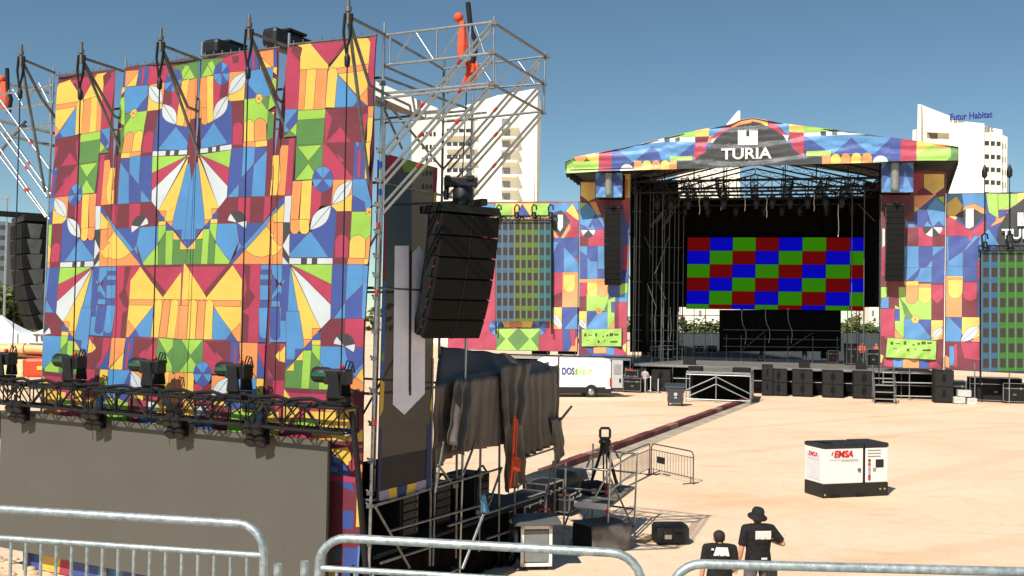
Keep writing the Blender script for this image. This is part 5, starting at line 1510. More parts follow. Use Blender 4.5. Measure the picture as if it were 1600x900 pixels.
for px, y0, lab in ((1159, 486, 'white cable loom drooping below the screen, over the first riser'), (1196, 484, 'white cable loom drooping below the screen, in its middle'), (1231, 484, 'white cable loom drooping below the screen, towards the orange vests')):
    t = thing('cable_loom', lab, 'cable', T_(px, y0, 9.2)); oo = V(t.location)
    mb = MB(); mb.path([T_(px + dx, y0 + dy, 9.2) - oo for dx, dy in ((0, 0), (0, 12), (2, 22), (6, 30), (7, 40), (5, 52))], .022, 6); obj('bundle', mb, STEEL, t)
    mb = MB(); mb.box((0, 0, .06), (.2, .12, .12)); obj('hook', mb, STEELD, t)
# equipment on the deck
for i, (px, py, w_, h, c, lab) in enumerate([(1012, 558, 1.0, .9, 'red', 'dark red crate at the van side of the stage deck'), (1024, 560, .9, .8, 'k', 'open framed equipment case on deck beside the dark red crate'), (1040, 562, 1.1, 1.0, 'k', 'equipment case on deck in the middle of the row'), (1060, 559, 1.1, .9, 'k', 'equipment case on deck at the end of the row towards the thrust'),
                                          (1092, 552, .9, .6, 'k', 'small equipment case far back on the deck by the open corner'), (1112, 552, .9, .6, 'k', 'small equipment case far back on the deck by the screen risers'),
                                          (1290, 562, .8, 1.2, 'k', 'grey framed case on deck beside the brown box'), (1301, 568, .8, .9, 'brown', 'brown box on deck between two cases'), (1329, 570, .8, 1.5, 'k', 'tall black stack on deck next to the orange vests'), (1364, 574, .9, 1.2, 'k', 'black cabinet on deck in front of the orange vests')]):
    p = T_(px, py, 2.5); z_ = DZ; p = EYE + (p - EYE) * ((DZ - CAMH) / (p.z - CAMH))
    flight_case(lab, p, srz + .1 * (i % 3), (w_, .7, h), body={'red': mat('dark_red_crate', (92, 34, 30), .6), 'k': BLACKM, 'brown': mat('brown_crate', (96, 62, 50), .7)}[c], group='cases on the stage deck')
# --- printed fascia
fasc = top + bot
L1 = rd((875, 165), 5, '''
G 20,430 105,400 105,470 70,540 40,540
L 50,470 105,440 300,430 300,520 60,540
O 105,405 210,380 205,420 170,440 130,440
Y 205,385 306,360 304,440 250,440 215,420
L 60,540 105,430 170,445 260,435 304,440 298,520 80,540
C 306,360 408,338 405,520 298,520
D 405,338 700,300 560,450 480,520 396,520
B 480,330 760,270 800,430 570,440 440,335
D 722,318 850,428 590,430
B 745,275 1060,280 1060,400 850,432 790,420
D 1055,285 1060,400 915,400
W 620,300 815,252 815,285 640,300
K 820,252 858,248 858,282 822,285
W 858,248 1055,242 1055,282 858,285
K 898,250 936,247 936,282 900,284
L 830,245 1062,190 1062,242 862,248
Y 1060,190 1168,172 1165,240 1060,242
M 1058,242 1160,240 1150,292 1056,292
C 1056,292 1150,285 1130,420 1040,420
B 1165,130 1345,120 1200,300 1160,300
O 1165,240 1220,245 1195,290 1150,290
W 1190,250 1225,248 1200,290 1180,290
D 1140,290 1200,290 1140,400
C 1160,260 1335,140 1335,170 1215,255
O 1333,140 1460,85 1610,85 1610,130 1480,135 1380,160 1340,172
up W 470,575,455,530
O 575,505 580,430 600,430 600,505
up O 578,644,430,508
up Y 644,714,428,506
up O 716,784,426,505
up Y 786,856,426,504
O 858,432 912,430 912,500 858,502
L 858,398 1034,392 1034,426 912,428 912,434 858,434
K 912,430 1040,425 1140,360 1220,255 1300,190 1400,150 1480,138 1610,170 1610,480 912,500
''')
L2 = rd((1190, 165), 5, '''
K -80,120 0,120 60,160 140,215 210,300 250,345 350,395 472,398 472,460 -80,480
O -80,85 10,105 10,140 -80,120
Y 0,104 48,112 48,160 0,140
C 48,112 100,125 150,190 215,245 200,260 140,215 50,160
B 80,105 218,140 216,240 165,195
Y 215,142 332,158 330,210 215,205
L 330,158 560,185 500,205 330,208
W 330,210 470,202 470,236 330,240
W 505,200 820,224 640,230 505,235
K 460,200 504,200 504,234 462,236
K 552,190 596,196 590,230 550,230
C 214,205 330,210 330,395 250,345 225,290
W 165,225 215,232 200,280
D 200,270 235,280 240,340
D 332,238 400,240 505,350 332,350
B 345,240 700,228 1020,250 870,380 540,380 480,330
D 700,250 840,372 560,376
D 1010,250 1100,262 1090,432 900,440 840,420
B 760,235 1010,248 880,380
L 350,355 540,350 540,390 470,390 470,396 350,392
O 472,392 538,386 538,456 472,458
up Y 540,618,378,455
up O 620,696,374,453
up Y 700,780,370,451
up O 784,862,368,449
up W 866,990,390,500
C 1090,262 1212,270 1212,434 1080,434
L 1210,270 1480,300 1535,330 1530,432 1210,434
Y 1210,268 1340,300 1212,380
L 1212,390 1340,305 1400,335 1480,312 1480,434 1212,434
O 1340,298 1475,308 1440,335 1380,332
G 1478,310 1536,325 1530,434 1440,434 1478,400
''')
def st_(polys, off): return [(c, [STG.st(STG.P(x, y, off)) for x, y in pts]) for c, pts in polys]
FF = thing('roof_fascia', 'draped geometric banner along the stage roof front with the tower emblem and TURIA', 'banner', T_(1180, 262, FO)); oo = V(FF.location)
fo = -FO
# the outline is not convex: print it in vertical strips
def fold(a, z):
    b = 0.
    for c, w_ in ((ac, 6.), (ac - 10.5, 5.5), (ac + 10.5, 5.5)):
        x = (a - c) / w_
        if abs(x) < 1.6:
            k = max(0., 1 - abs(x) / 1.6); ph = (z - .75 * x * x + .12 * math.sin(3 * x + c)) * 5.2
            b += k * (.075 * math.sin(ph + c) + .045 * math.sin(2.1 * ph + 1.3 * c + .6 * x))
    return b + .06 * noise.noise(V((a * .8, z * 1.2, 4)))
def lay(ob, org):
    for v in ob.data.vertices:
        a, z = STG.st(v.co + org); v.co += STG.n * fold(a, z)
ac = STG.st(STG.P(1172, 240, -FO))[0]
mb = MB()
top_st = [STG.st(STG.P(x, y, fo)) for x, y in top]; bot_st = [STG.st(STG.P(x, y, fo)) for x, y in bot][::-1]
polys = st_(L1, fo) + st_(L2, fo)
def yat(ch, s_):
    for i in range(len(ch) - 1):
        if ch[i][0] <= s_ <= ch[i + 1][0] + 1e-9: return ch[i][1] + (ch[i + 1][1] - ch[i][1]) * (s_ - ch[i][0]) / max(1e-9, ch[i + 1][0] - ch[i][0])
    return ch[0][1] if s_ < ch[0][0] else ch[-1][1]
cuts = sorted(set([p[0] for p in top_st] + [p[0] for p in bot_st])); cuts = [c for c in cuts if top_st[0][0] <= c <= top_st[-1][0]]
for i in range(len(cuts) - 1):
    x0, x1 = cuts[i], cuts[i + 1]
    if x1 - x0 < .02: continue
    reg = [(x0, yat(bot_st, x0)), (x1, yat(bot_st, x1)), (x1, yat(top_st, x1)), (x0, yat(top_st, x0))]
    paint(mb, STG, polys, reg, 'drape', off=fo, base='K', lines=0, warp=fold, cell=.22)
mb.v = [p - oo for p in mb.v]; obj('banner_sheet', mb, None, FF)
# folds standing proud of the sheet, hanging from the ridge towards the bottom corners
LETW = mat('white_lettering', (250, 250, 250), .6, var=.02)
b_ = STG.st(STG.P(1127, 248.8, fo)); e_ = STG.st(STG.P(1209, 248, fo))
lettering('TURIA', STG, b_[0], b_[1], 1.0, fo + .06, LETW, FF, 'lettering', .022, (e_[0] - b_[0]) / 2.98, org=oo, depth=.004)
lay([c for c in FF.children if c.name.startswith('lettering')][0], oo)
def castle(parent, plane, x0, x1, y0, y1, off, org, m=LETW):
    w_ = x1 - x0; h = y1 - y0; P = lambda u, v: plane.P(x0 + w_ * u, y0 + h * v, off) - org
    mb = MB()
    for u0, u1, v0 in ((.0, .42, .1), (.58, 1., .1), (.3, .7, .42)): mb.prism([P(u0, v0), P(u1, v0), P(u1, 1), P(u0, 1)], -plane.n * .03)
    for a in (0., .16, .31, .58, .74, .89): mb.prism([P(a, 0), P(a + .11, 0), P(a + .11, .2), P(a, .2)], -plane.n * .03)
    return obj('emblem', mb, m, parent)
castle(FF, STG, 1153, 1184, 203.5, 226.5, fo + .06, oo)
lay([c for c in FF.children if c.name.startswith('emblem')][0], oo)
# --- pylons and wings: one sheet each
def x0_(r): return r[0][0] * .013
def sheet(lab, polys, px_region, off, base='D', name='banner_wall', loc=None, kind='hung', cat='banner', lines=.02, group=None):
    reg = [STG.st(STG.P(x, y, off)) for x, y in px_region]
    t = thing(name, lab, cat, STG.P(*(loc or px_region[0]), off), 0, group); o_ = V(t.location)
    mb = MB(); paint(mb, STG, st_(polys, off), reg, kind, off=off, base=base, lines=lines, warp=crinkle(.16, .10, .8, x0_(px_region)) if kind == 'hung' else crinkle(.1, .12, 1.3, x0_(px_region)), cell=.4 if kind == 'hung' else .25); mb.v = [p - o_ for p in mb.v]; obj('banner_sheet', mb, None, t)
    mb = MB()
    n = len(reg)
    for i in range(n):
        a, b = STG.W(*reg[i], off - .12) - o_, STG.W(*reg[(i + 1) % n], off - .12) - o_; mb.tube(a, b, .04, 6)
    obj('frame', mb, STEELD, t)
    return t
LW = rd((740, 300), 3.3333, '''
D -140,55 -60,55 -60,300 -140,300
Y -60,120 0,120 0,240 -60,240
O -60,240 0,240 0,330 -60,330
B -140,300 -60,300 -60,480 -140,480
L -60,330 0,330 0,470 -60,470
D -60,470 0,470 -30,600 -60,600
Y -140,480 -60,480 -60,600
B -60,600 0,600 0,720 -60,720
L -140,640 -60,600 -60,760 -140,760
B -20,55 110,62 115,118 -20,112
Y -20,110 20,70 30,130 -20,130
L 115,58 195,58 195,140 105,140
Y 195,58 310,58 310,140 195,140
D 210,132 252,62 300,132
L 308,58 395,58 395,135 300,135
B 395,58 560,52 560,110 395,130
C 405,118 560,90 560,242 405,242
Y 515,58 552,130 545,150 480,100
K 408,112 455,94 502,150 455,238 408,180
O 408,182 450,246 500,164 506,190 450,278 404,205
T 438,118 466,118 466,182 452,206 438,190
D 405,240 472,240 472,418 405,418
B 412,258 445,262 412,330
D 472,238 550,238 550,345 472,330
B 470,285 550,370 550,420 470,420
L 396,270 410,270 408,380 396,380
M 396,418 468,418 464,602 394,602
C 396,418 468,418 466,520 420,540 396,520
O 464,418 550,418 545,602 460,602
down Y 468,528,430,522
Y 394,600 462,600 462,714 394,714
O 394,640 440,714 394,714
leaf W 404,630 462,712 .4
D 460,600 550,600 545,714 460,714
B 545,625 545,714 470,714
C 330,714 466,714 466,840 330,840
D 464,714 550,714 545,840 464,840
O 545,740 545,840 490,835
C 500,714 530,714 530,800 510,800
Y 130,672 310,672 305,706 130,706
O 190,678 250,678 250,704 190,704
wheel 118,706 40,40 BDBDBDBD
wheel 342,706 40,40 DBDBDBDB
C 60,738 122,748 122,830 50,820
L 118,712 348,712 338,836 118,836
G 235,708 288,766 230,828 178,766
G 118,720 165,765 118,815
G 345,720 300,765 340,815
''')
LW = [('C', [(730, 300), (910, 300), (910, 560), (730, 560)])] + LW
t = sheet('geometric banner wall of the wing behind the near line array, two emblem panels', LW, [(700, 316), (904, 315), (902, 549), (700, 545)], 0.0, base='C')
LPY = rd((890, 270), 6, '''
M 90,70 245,70 330,690 80,690
Y 105,88 240,88 236,238 176,268 104,212
B 95,300 160,275 330,450 330,540 95,540
O 180,272 242,268 300,400 250,390
L 100,278 160,284 100,345
D 240,388 330,520 330,540 240,536 178,505
D 95,480 150,500 180,536 95,540
B 180,540 215,480 250,540
C 80,538 335,532 335,692 80,692
M 80,600 175,600 175,692 80,692
wheel 176,536 66,74 --WKKW-- 
B 80,688 335,688 335,900 80,900
D 90,730 165,780 165,900 90,900
D 165,688 265,688 265,900 165,790
M 245,70 580,0 580,300 330,500 250,240
Y 500,0 575,0 575,240 500,235
O 500,60 540,60 540,230 500,230
C 490,240 580,240 580,480 540,500
C 500,680 570,660 570,910 495,910
''') + rd((890, 410), 5.625, '''
D 60,-10 156,-10 156,152 60,152
B 155,-10 246,-10 246,150 155,150
D 245,50 310,105 310,150 245,150
O 60,148 310,142 310,182 60,182
C 60,178 155,178 155,340 60,340
M 60,300 152,300 152,430 60,430
L 148,270 345,270 330,440 148,440
down Y 154,245,176,302
down O 245,340,170,302
G 295,432 345,330 345,432
D 145,428 335,428 332,590 145,590
B 145,575 250,435 335,432 332,590 145,590
wheel 257,430 26,27 OOOOOO
Y 66,428 152,428 148,590 66,500
leaf W 70,490 150,590 .4
L 332,330 400,300 400,500 332,590
O 335,585 395,505 402,590
D 365,350 400,345 400,440 365,440
B 440,280 520,260 512,350 430,350
M 395,350 432,350 430,600 395,600
C 430,348 505,348 500,600 428,600
L 440,190 520,180 515,260 440,290
M 60,585 110,585 110,740 195,745 195,810 60,810
C 455,585 505,585 500,720 455,740
D 130,750 205,745 205,805 190,808
O 210,742 330,745 330,800 210,800
B 325,742 400,750 392,815 325,810
C 392,750 500,755 495,820 392,815
Y 452,740 500,705 495,800
''')
t = sheet('geometric banner on the stage pylon nearest the van, line array in front of it', LPY, [(904.5, 556), (978, 557), (985, 270), (907, 284)], .35, base='D')
RPY = rd((1370, 270), 5.625, '''
M 320,-60 620,-60 600,220 320,220
Y 412,10 595,10 592,130 500,196 414,130
C 325,0 410,0 410,120 330,200
O 330,200 520,195 400,330 330,290
Y 330,285 410,330 330,370
Y 482,186 524,186 505,205
D 320,360 505,205 600,290 600,480 250,480
B 435,320 520,215 600,290 600,470 490,480
L 528,215 592,205 590,275
D 320,400 430,320 490,478 320,478
B 250,430 340,430 330,480 250,480
B 412,470 440,425 490,475
D 495,475 545,425 585,470
Y 250,180 330,200 330,340 250,440
C 240,478 600,474 598,650 240,650
M 240,490 362,490 362,650 240,650
M 490,560 600,540 598,650 490,650
wheel 490,478 90,85 --WKWK--
K 400,478 490,478 435,535
W 492,478 580,478 545,535
B 240,645 600,645 600,910 240,910
D 368,648 490,648 490,740 368,860
D 490,740 600,650 600,910 486,910
B 490,648 580,648 490,740
D 300,910 486,745 486,770 360,910
M 30,160 325,160 325,420 250,420 250,280 40,280
C 40,640 76,640 76,910 40,910
W 48,490 72,490 72,640 46,660
''') + rd((1370, 420), 5.294, '''
B 230,-10 460,-10 460,110 230,110
D 240,110 360,-10 340,60 290,110
D 455,-10 560,-10 560,130 455,130
Y 225,105 345,100 345,160 235,160
O 232,140 345,140 345,150 232,150
L 180,150 455,150 455,425 190,425
down O 238,340,140,290
down Y 345,452,130,285
O 345,122 455,122 455,152 345,152
M 452,120 560,120 555,425 450,425
C 455,130 550,130 550,240 500,290 455,250
D 225,420 450,420 450,590 225,590
B 225,400 330,420 445,560 440,590 220,590
G 190,240 240,300 300,400 240,420 225,340
wheel 318,418 32,34 YYYYYY
Y 448,425 545,425 545,590 448,590
leaf W 450,580 545,480 .4
O 500,590 545,540 545,600
L 150,300 225,340 225,580 150,500
D 150,330 190,335 190,430 150,430
O 145,500 225,575 150,590
C 30,330 150,330 145,590 30,590
B 40,240 100,230 100,325 30,325
L 35,150 90,150 80,240 35,240
M 25,560 70,560 70,810 25,810
Y 22,700 58,720 40,780 22,775
C 60,740 140,750 140,815 60,800
B 135,745 220,745 215,815 135,815
O 215,745 352,750 352,820 215,820
D 350,750 440,755 440,820 350,820
C 430,755 545,740 545,820 430,820
M 488,590 545,580 545,820 488,760
''')
t = sheet('geometric banner on the stage pylon beside the steps, shadowed under the roof corner', RPY, [(1376, 574), (1473.5, 577), (1478, 268), (1378, 262)], .35, base='M')
RWG = rd((1370, 270), 5.625, '''
B 595,190 960,180 960,320 720,320 600,250
Y 610,270 700,205 760,290 690,420 610,370
O 690,380 780,290 860,270 960,320 960,370 860,330 760,330
K 690,375 780,320 860,320 945,370 830,500
C 600,370 700,420 830,510 960,400 960,560 600,560
T 782,315 852,312 852,470 815,490 782,480
B 600,555 960,555 960,910 600,910
D 630,555 850,560 740,720 630,780
D 760,700 900,560 900,910 760,910
C 795,540 850,540 820,620
B 620,780 755,690 755,900 620,900
C 880,800 920,780 920,910 880,910
''') + rd((1370, 420), 5.294, '''
B 555,-20 720,-20 720,65 555,65
D 712,-20 830,-20 830,110 712,110
Y 555,60 712,60 712,170 555,170
O 565,75 705,70 705,400 555,400
down Y 590,710,90,248
M 710,105 835,100 830,405 710,405
C 712,110 830,110 825,250 770,270 715,240
D 835,60 870,60 865,400 835,400
D 555,400 708,400 700,600 555,600
B 555,410 600,400 705,510 690,605 555,605
Y 705,400 860,400 855,600 700,540
leaf W 690,605 855,470 .42
O 770,600 855,555 855,612
M 545,600 860,605 855,840 545,830
O 548,700 610,740 600,820 548,810
B 600,640 640,640 640,800 600,800
C 640,620 665,620 665,810 640,810
C 690,605 860,610 855,760 720,740
''') + rd((1500, 290), 6, '''
L 245,70 360,75 360,310 270,250
Y 355,72 540,72 640,60 640,110 460,220 355,230
L 360,75 540,75 535,180 360,230
O 355,280 455,240 460,310 280,390
D 365,240 420,240 450,270 360,310
K 460,230 640,90 900,90 900,600 330,600 360,400
D 270,330 345,320 290,370
B 170,520 265,400 370,560 300,580 170,580
L 175,620 210,620 205,700 175,700
C 165,700 210,710 210,880 165,880
''')
t = sheet('geometric banner wall of the wing beyond the steps, white emblem and TURIA on it', RWG, [(1477, 577), (1660, 586), (1660, 299), (1480, 303)], .0, base='D'); o_ = V(t.location)
b_ = STG.st(STG.P(1565, 373, .2)); lettering('TURIA', STG, b_[0], b_[1], .92, .2, LETW, t, 'lettering', .012, 1.0, org=o_, depth=.02)
castle(t, STG, 1590, 1612, 332, 353, .2, o_)
# sponsor strips
for lab, reg, off in (('lime green sponsor strip at the foot of the pylon nearest the van', [(909, 541), (971, 541), (971, 514), (909, 515)], .5), ('lime green sponsor strip at the foot of the pylon beside the steps', [(1384, 558), (1462, 562), (1463, 533), (1387, 528)], .5)):
    x0, y0 = reg[3]; w_ = reg[1][0] - x0; h = 27
    mk = []
    for u, v, a, b in ((.06, .22, .06, .18), (.16, .3, .1, .05), (.34, .2, .05, .2), (.52, .35, .04, .1), (.62, .28, .05, .12), (.7, .2, .09, .18), (.82, .25, .1, .1), (.4, .62, .05, .16), (.72, .66, .18, .1), (.12, .6, .08, .04), (.55, .62, .05, .06)):
        x, y = x0 + w_ * u, y0 + h * v; mk.append((mat('sponsor_mark', (70, 92, 36), .6, var=.1), [(x, y), (x + w_ * a, y), (x + w_ * a, y + h * b), (x, y + h * b)]))
    sheet(lab, mk, reg, off, base='L', name='sponsor_banner', kind='drape', lines=0)
# blue boxes with grey drums under the roof corners
for lab, x0, x1, y0, y1, cx in (('blue banner box with a grey cylinder under the roof corner nearest the van', 931, 972, 270, 308, 951), ('blue banner box with a grey cylinder under the roof corner by the steps', 1378, 1427, 254, 300, 1398)):
    bp = [('D', [(x0, y0), (x1, y0), (x1, y1), (x0, y1)]), ('B', [(x0, y1), (x0 + 12, y0 + 14), (x0 + 16, y1)]), ('B', [(x1, y1), (x1 - 14, y0 + 12), (x1 - 16, y1)]), ('B', [(x0, y0), (x0 + 8, y0), (x0, y0 + 12)]), ('B', [(x1 - 10, y0), (x1, y0), (x1, y0 + 12)]), ('B', [(x0, y1 - 5), (x1, y1 - 5), (x1, y1), (x0, y1)])]
    t = sheet(lab, bp, [(x0, y1), (x1, y1), (x1, y0), (x0, y0)], 2.2, base='D', name='banner_box', kind='drape', lines=0); o_ = V(t.location)
    a, b = STG.P(cx, y0 + 1, 2.35) - o_, STG.P(cx, y1 - 5, 2.35) - o_
    mb = MB(); mb.tube(a, b, .27, 14); mb.lathe([(.2, -.12), (.27, 0)], o=b, n=14); obj('cylinder', mb, mat('dull_grey_cylinder', (142, 142, 136), .45, .3, var=.15), t)
    mb = MB(); p_, q_ = STG.P(x0, y0, 2.1) - o_, STG.P(x1, y0, 2.1) - o_; mb.prism([p_, q_, q_ + SV * 1.6, p_ + SV * 1.6], (0, 0, STG.P(x0, y1, 2.2).z - STG.P(x0, y0, 2.2).z)); obj('box_frame', mb, CLOTH, t)
line_array('slim black line array hung in front of the pylon nearest the van', STG.P(957, 326, 1.6), (STG.n.x, STG.n.y), 13, 1.15, .42, .7, R(14), red=False, group='line arrays at the stage front')
line_array('slim black line array hung in front of the pylon beside the steps', STG.P(1399.5, 322, 1.6), (STG.n.x, STG.n.y), 13, 1.15, .385, .7, R(10), red=False, group='line arrays at the stage front')
# --- wing screens
def wing_screen(lab, x0, x1, y0, y1, ncol, nrow, bands, off, lights):
    t = thing('led_screen', lab, 'LED screen', STG.P(x0, y1, off)); o_ = V(t.location); P = lambda x, y, k=0: STG.P(x, y, off + k) - o_
    cm = {'b': mat('wing_led_blue', (70, 94, 116), .5, var=.05, emit=.1), 'g': mat('wing_led_olive', (88, 108, 40), .5, var=.05, emit=.1), 't': mat('wing_led_teal', (48, 100, 104), .5, var=.05, emit=.1), 'n': mat('wing_led_green', (58, 108, 38), .5, var=.05, emit=.1), 'w': mat('wing_led_deep_blue', (52, 92, 116), .5, var=.05, emit=.1)}
    dk = mat('wing_led_window', (58, 50, 48), .5, var=.08); ln = mat('wing_led_line', (112, 132, 132), .5, var=.05, emit=.1)
    W_ = (x1 - x0) / ncol; H_ = (y1 - y0) / nrow
    for i in range(ncol):
        xa = x0 + W_ * i
        mb = MB(); mb.prism([P(xa, y0), P(xa + W_ - .02, y0), P(xa + W_ - .02, y1), P(xa, y1)], SV * .12, cm[bands[i]])
        mb.prism([P(xa - .35, y0, .01), P(xa + .35, y0, .01), P(xa + .35, y1, .01), P(xa - .35, y1, .01)], SV * .01, ln)
        for j in range(nrow):
            ya = y0 + H_ * (j + .16); mb.prism([P(xa + W_ * .17, ya, .01), P(xa + W_ * .83, ya, .01), P(xa + W_ * .83, ya + H_ * .6, .01), P(xa + W_ * .17, ya + H_ * .6, .01)], SV * .01, dk)
        obj('led_panel', mb, None, t)
    mb = MB(); a, b = P(x0 - 4, y0 - 3), P(x1 + 1, y0 - 3); mb.truss(a, b, .35, .35, step=.6, rc=.04, rl=.02); obj('truss', mb, BLACK, t)
    mb = MB()
    for xx in (x0 - 1, x1 + .5): mb.tube(P(xx, y0) + SV * .2, P(xx, y1 + 20) + SV * .2, .06, 6)
    obj('mast', mb, BLACKM, t)
    for i, (lx, tall) in enumerate(lights):
        q = STG.P(lx, y0 - 3, off + .2); h = thing('screen_light', 'black fixture on the truss above the %s, %s' % ('olive and teal wing screen' if x0 < 1000 else 'green wing screen', ['nearest the big array', 'second along the truss', 'third along the truss', 'at the emblem end'][i] if x0 < 1000 else ['at the emblem end', 'beside the lettering'][i]), 'stage light', q, srz, 'lights above the wing screens')
        mb = MB(); mb.box((0, 0, .3), (.3, .3, .25)); obj('base', mb, BLACKM, h); mb = MB(); mb.path([V((-.12, 0, .4)), V((-.16, 0, .8)), V((0, 0, 1.0)), V((.18, 0, .9)), V((.2, 0, .6))], .06, 6); obj('yoke', mb, BLACKM, h)
        mb = MB(); mb.lathe([(.12, -.35), (.16, -.2), (.14, .1)], o=(.05, -.1, .1), ax=(0, -.4, -1), n=10); obj('head', mb, BLACK, h)
        if tall:
            mb = MB(); mb.tube((0, 0, .9), (0, 0, tall), .03, 6); mb.lathe([(.05, tall), (.18, tall + .15), (.18, tall + .5), (.04, tall + .9)], n=10); obj('mast_lamp', mb, BLACK, h)
wing_screen('wing LED screen of dark windows on blue, olive and teal bands behind the big array', 775, 861, 344, 502, 9, 8, 'bbbgggggtt'[:3] + 'gggg' + 'tt', .5, [(779, 0), (807, 0), (834, 0), (860, 0)])
wing_screen('wing LED screen of dark windows on blue and green bands at the picture edge', 1534, 1640, 391, 580, 8, 8, 'wwnnnnnn', .5, [(1538, 4.6), (1577, 4.6)])
# black cases and rail in the gap under the van-side banner
for px, py, w_, lab in ((845, 556, 1.2, 'black case under the wing banner beside the shelter roof'), (887, 556, 1.3, 'black case under the wing banner above the van roof')):
    p = STG.P(px, 556, -1.0); flight_case(lab, V((p.x, p.y, p.z - .0)), srz, (w_, .8, .9), group='black cases under the wing')
t = thing('riser_platform', 'pale raised platform under the van side banner wall', 'platform', STG.P(840, 560, -1.5)); o_ = V(t.location)
pz = STG.P(860, 556, -1.0).z
mb = MB(); a, b = STG.P(735, 560, 0.2), STG.P(985, 560, .2); a.z = b.z = pz; mb.prism([a - o_, b - o_, b - o_ + SV * 3, a - o_ + SV * 3], (0, 0, -.12)); obj('deck', mb, DECKG, t)
mb = MB(); mb.obox(a - o_ + STG.n * .02 - V((0, 0, .14)), b - a, STG.n * .04, V((0, 0, .16))); obj('edge_trim', mb, ALU, t)
mb = MB(); mb.obox(a - o_ + SV * .3 - V((0, 0, pz)), b - a, SV * .05, V((0, 0, pz - .2))); obj('skirt', mb, CLOTH, t)
for f in (.1, .4, .7, 1): mb = MB(); x = a.lerp(b, f); mb.tube(x - o_, V((x.x, x.y, 0)) - o_, .04); obj('leg', mb, STEELD, t)
# ground cases between van and bin
for px, py, w_, d_, h, c, lab in ((967, 607, 1.1, .8, .9, None, 'black flight case on the sand at the van rear'), (992, 612, 1.2, .8, .9, None, 'black flight case on the sand with bright frame, short of the cable stands'), (990, 606, .9, .8, 1.4, None, 'taller black case behind the bright framed case')):
    flight_case(lab, STG.W(STG.px(px, 600)[0], 0, .9 + .3 * (py - 606) / 6), srz, (w_, d_, h), group='cases behind the van')
t = thing('equipment_cover', 'blue sheet and red panel lying over the case at the van rear', 'sheet', STG.W(STG.px(970, 600)[0], 1.03, .95)); 
mb = MB(); mb.grid(lambda u, v: V(((u - .5) * 1.8, (v - .5) * .8, .12 * math.sin(5 * u + 3 * v) + .08)), 12, 6); obj('sheet', mb, mat('blue_sheet', (48, 84, 176), .6), t, solid=.02)
mb = MB(); mb.box((.75, -.1, .2), (.4, .1, .8)); obj('panel', mb, mat('red_panel', (190, 60, 54), .5), t)
for i, px in enumerate((1011, 1020, 1031)):
    t = thing('cable_stand', ['pale slim stand on the sand closest to the van', 'pale slim stand on the sand between two others', 'pale slim stand on the sand closest to the bin'][i], 'stand', STG.W(STG.px(px, 600)[0], 0, 1.2 + .3 * (i % 2)), .3 * i, 'slim stands on the sand')
    mb = MB(); mb.tube((0, 0, 0), (0, 0, 1.0 + .2 * (i % 2)), .03, 8); obj('pole', mb, WHITEP, t)
    mb = MB()
    for k in range(3): mb.tube((0, 0, .1), (.3 * math.cos(2.1 * k), .3 * math.sin(2.1 * k), .02), .03, 6)
    obj('foot', mb, STEELD, t)
# ================================================================== generator, bin, van, buildings, tents, lift, trees
# --- generator
g = G(1286, 779); g2 = G(1388, 774.5); g0 = G(1258, 770)
rz = math.atan2(g2.y - g.y, g2.x - g.x); Lg = (g2 - g).length; Dg = 1.0
t = thing('generator', 'white generator with black base and lid standing on the sand', 'generator', g, rz); Hg = 1.62
mb = MB(); mb.box((Lg / 2, Dg / 2, .21), (Lg, Dg, .42)); ba = obj('base', mb, mat('generator_black', (34, 32, 30), .55, var=.2), t, bevel=.03)
mb = MB()
for x in (.06, Lg - .14, Lg - .3): mb.tube((x, -.012, .1 + .12 * (x > 1.5)), (x, .01, .1 + .12 * (x > 1.5)), .03, 10)
obj('lashing_eye', mb, mat('brass_eye', (220, 200, 120), .35, .7, var=.1), ba)
for x0 in (.42, 1.3):
    mb = MB(); mb.box((x0, -.006, .06), (.3, .02, .1)); obj('fork_pocket', mb, BLACKM, ba)
s_ = Lg * .615
mb = MB(); mb.box((s_ / 2, Dg / 2, .42 + .53), (s_ - .02, Dg - .02, 1.06)); bo = obj('engine_housing', mb, WHITEP, t, bevel=.025)
mb = MB(); mb.box(((s_ + .08 + Lg) / 2, Dg / 2, .42 + .53), (Lg - s_ - .1, Dg - .02, 1.06)); co = obj('control_housing', mb, WHITEP, t, bevel=.025)
mb = MB(); mb.box((s_ + .035, Dg / 2, .96), (.11, Dg - .1, 1.08)); obj('divider', mb, BLACKM, t)
mb = MB(); mb.box((s_ / 2 - .0, Dg / 2, 1.545), (s_ + .03, Dg + .04, .13)); obj('lid', mb, mat('lid_black', (40, 40, 40), .5, var=.3), t, bevel=.05)
mb = MB(); mb.box(((s_ + .06 + Lg) / 2, Dg / 2, 1.555), (Lg - s_ - .03, Dg + .04, .14)); obj('lid', mb, MATS['lid_black'], t, bevel=.05)
mb = MB(); mb.box((.35, Dg * .5, 1.62), (.3, .5, .03)); obj('exhaust_grille', mb, BLACKM, t)
mb = MB(); mb.box((-.006 + .01, Dg * .52, .93), (.015, Dg * .72, .82)); obj('side_panel', mb, mat('pale_panel', (214, 216, 218), .5, var=.05), bo)
REDT = mat('logo_red', (206, 36, 44), .5, var=0); GRYT = mat('logo_grey', (188, 184, 182), .5, var=0)
ux, uz = V((1, 0, 0)), V((0, 0, 1))
lettering('EMSA', None, 0, 0, .28, 0, REDT, bo, 'lettering', .008, 1.0, u=ux, upv=V((.2, 0, 1)), n=V((0, -1, 0)), loc=(.36, -.004, 1.22))
mb = MB(); mb.prism([V((.28, .002, 1.27)), V((.31, .002, 1.27)), V((.36, .002, 1.4)), V((.3, .002, 1.36))], (0, -.006, 0)); obj('emblem', mb, REDT, bo)
lettering('EMSA', None, 0, 0, .2, 0, REDT, bo, 'lettering', .006, 1.0, u=V((0, -1, 0)), upv=V((0, -.2, 1)), n=V((-1, 0, 0)), loc=(-.0, .78, 1.2))
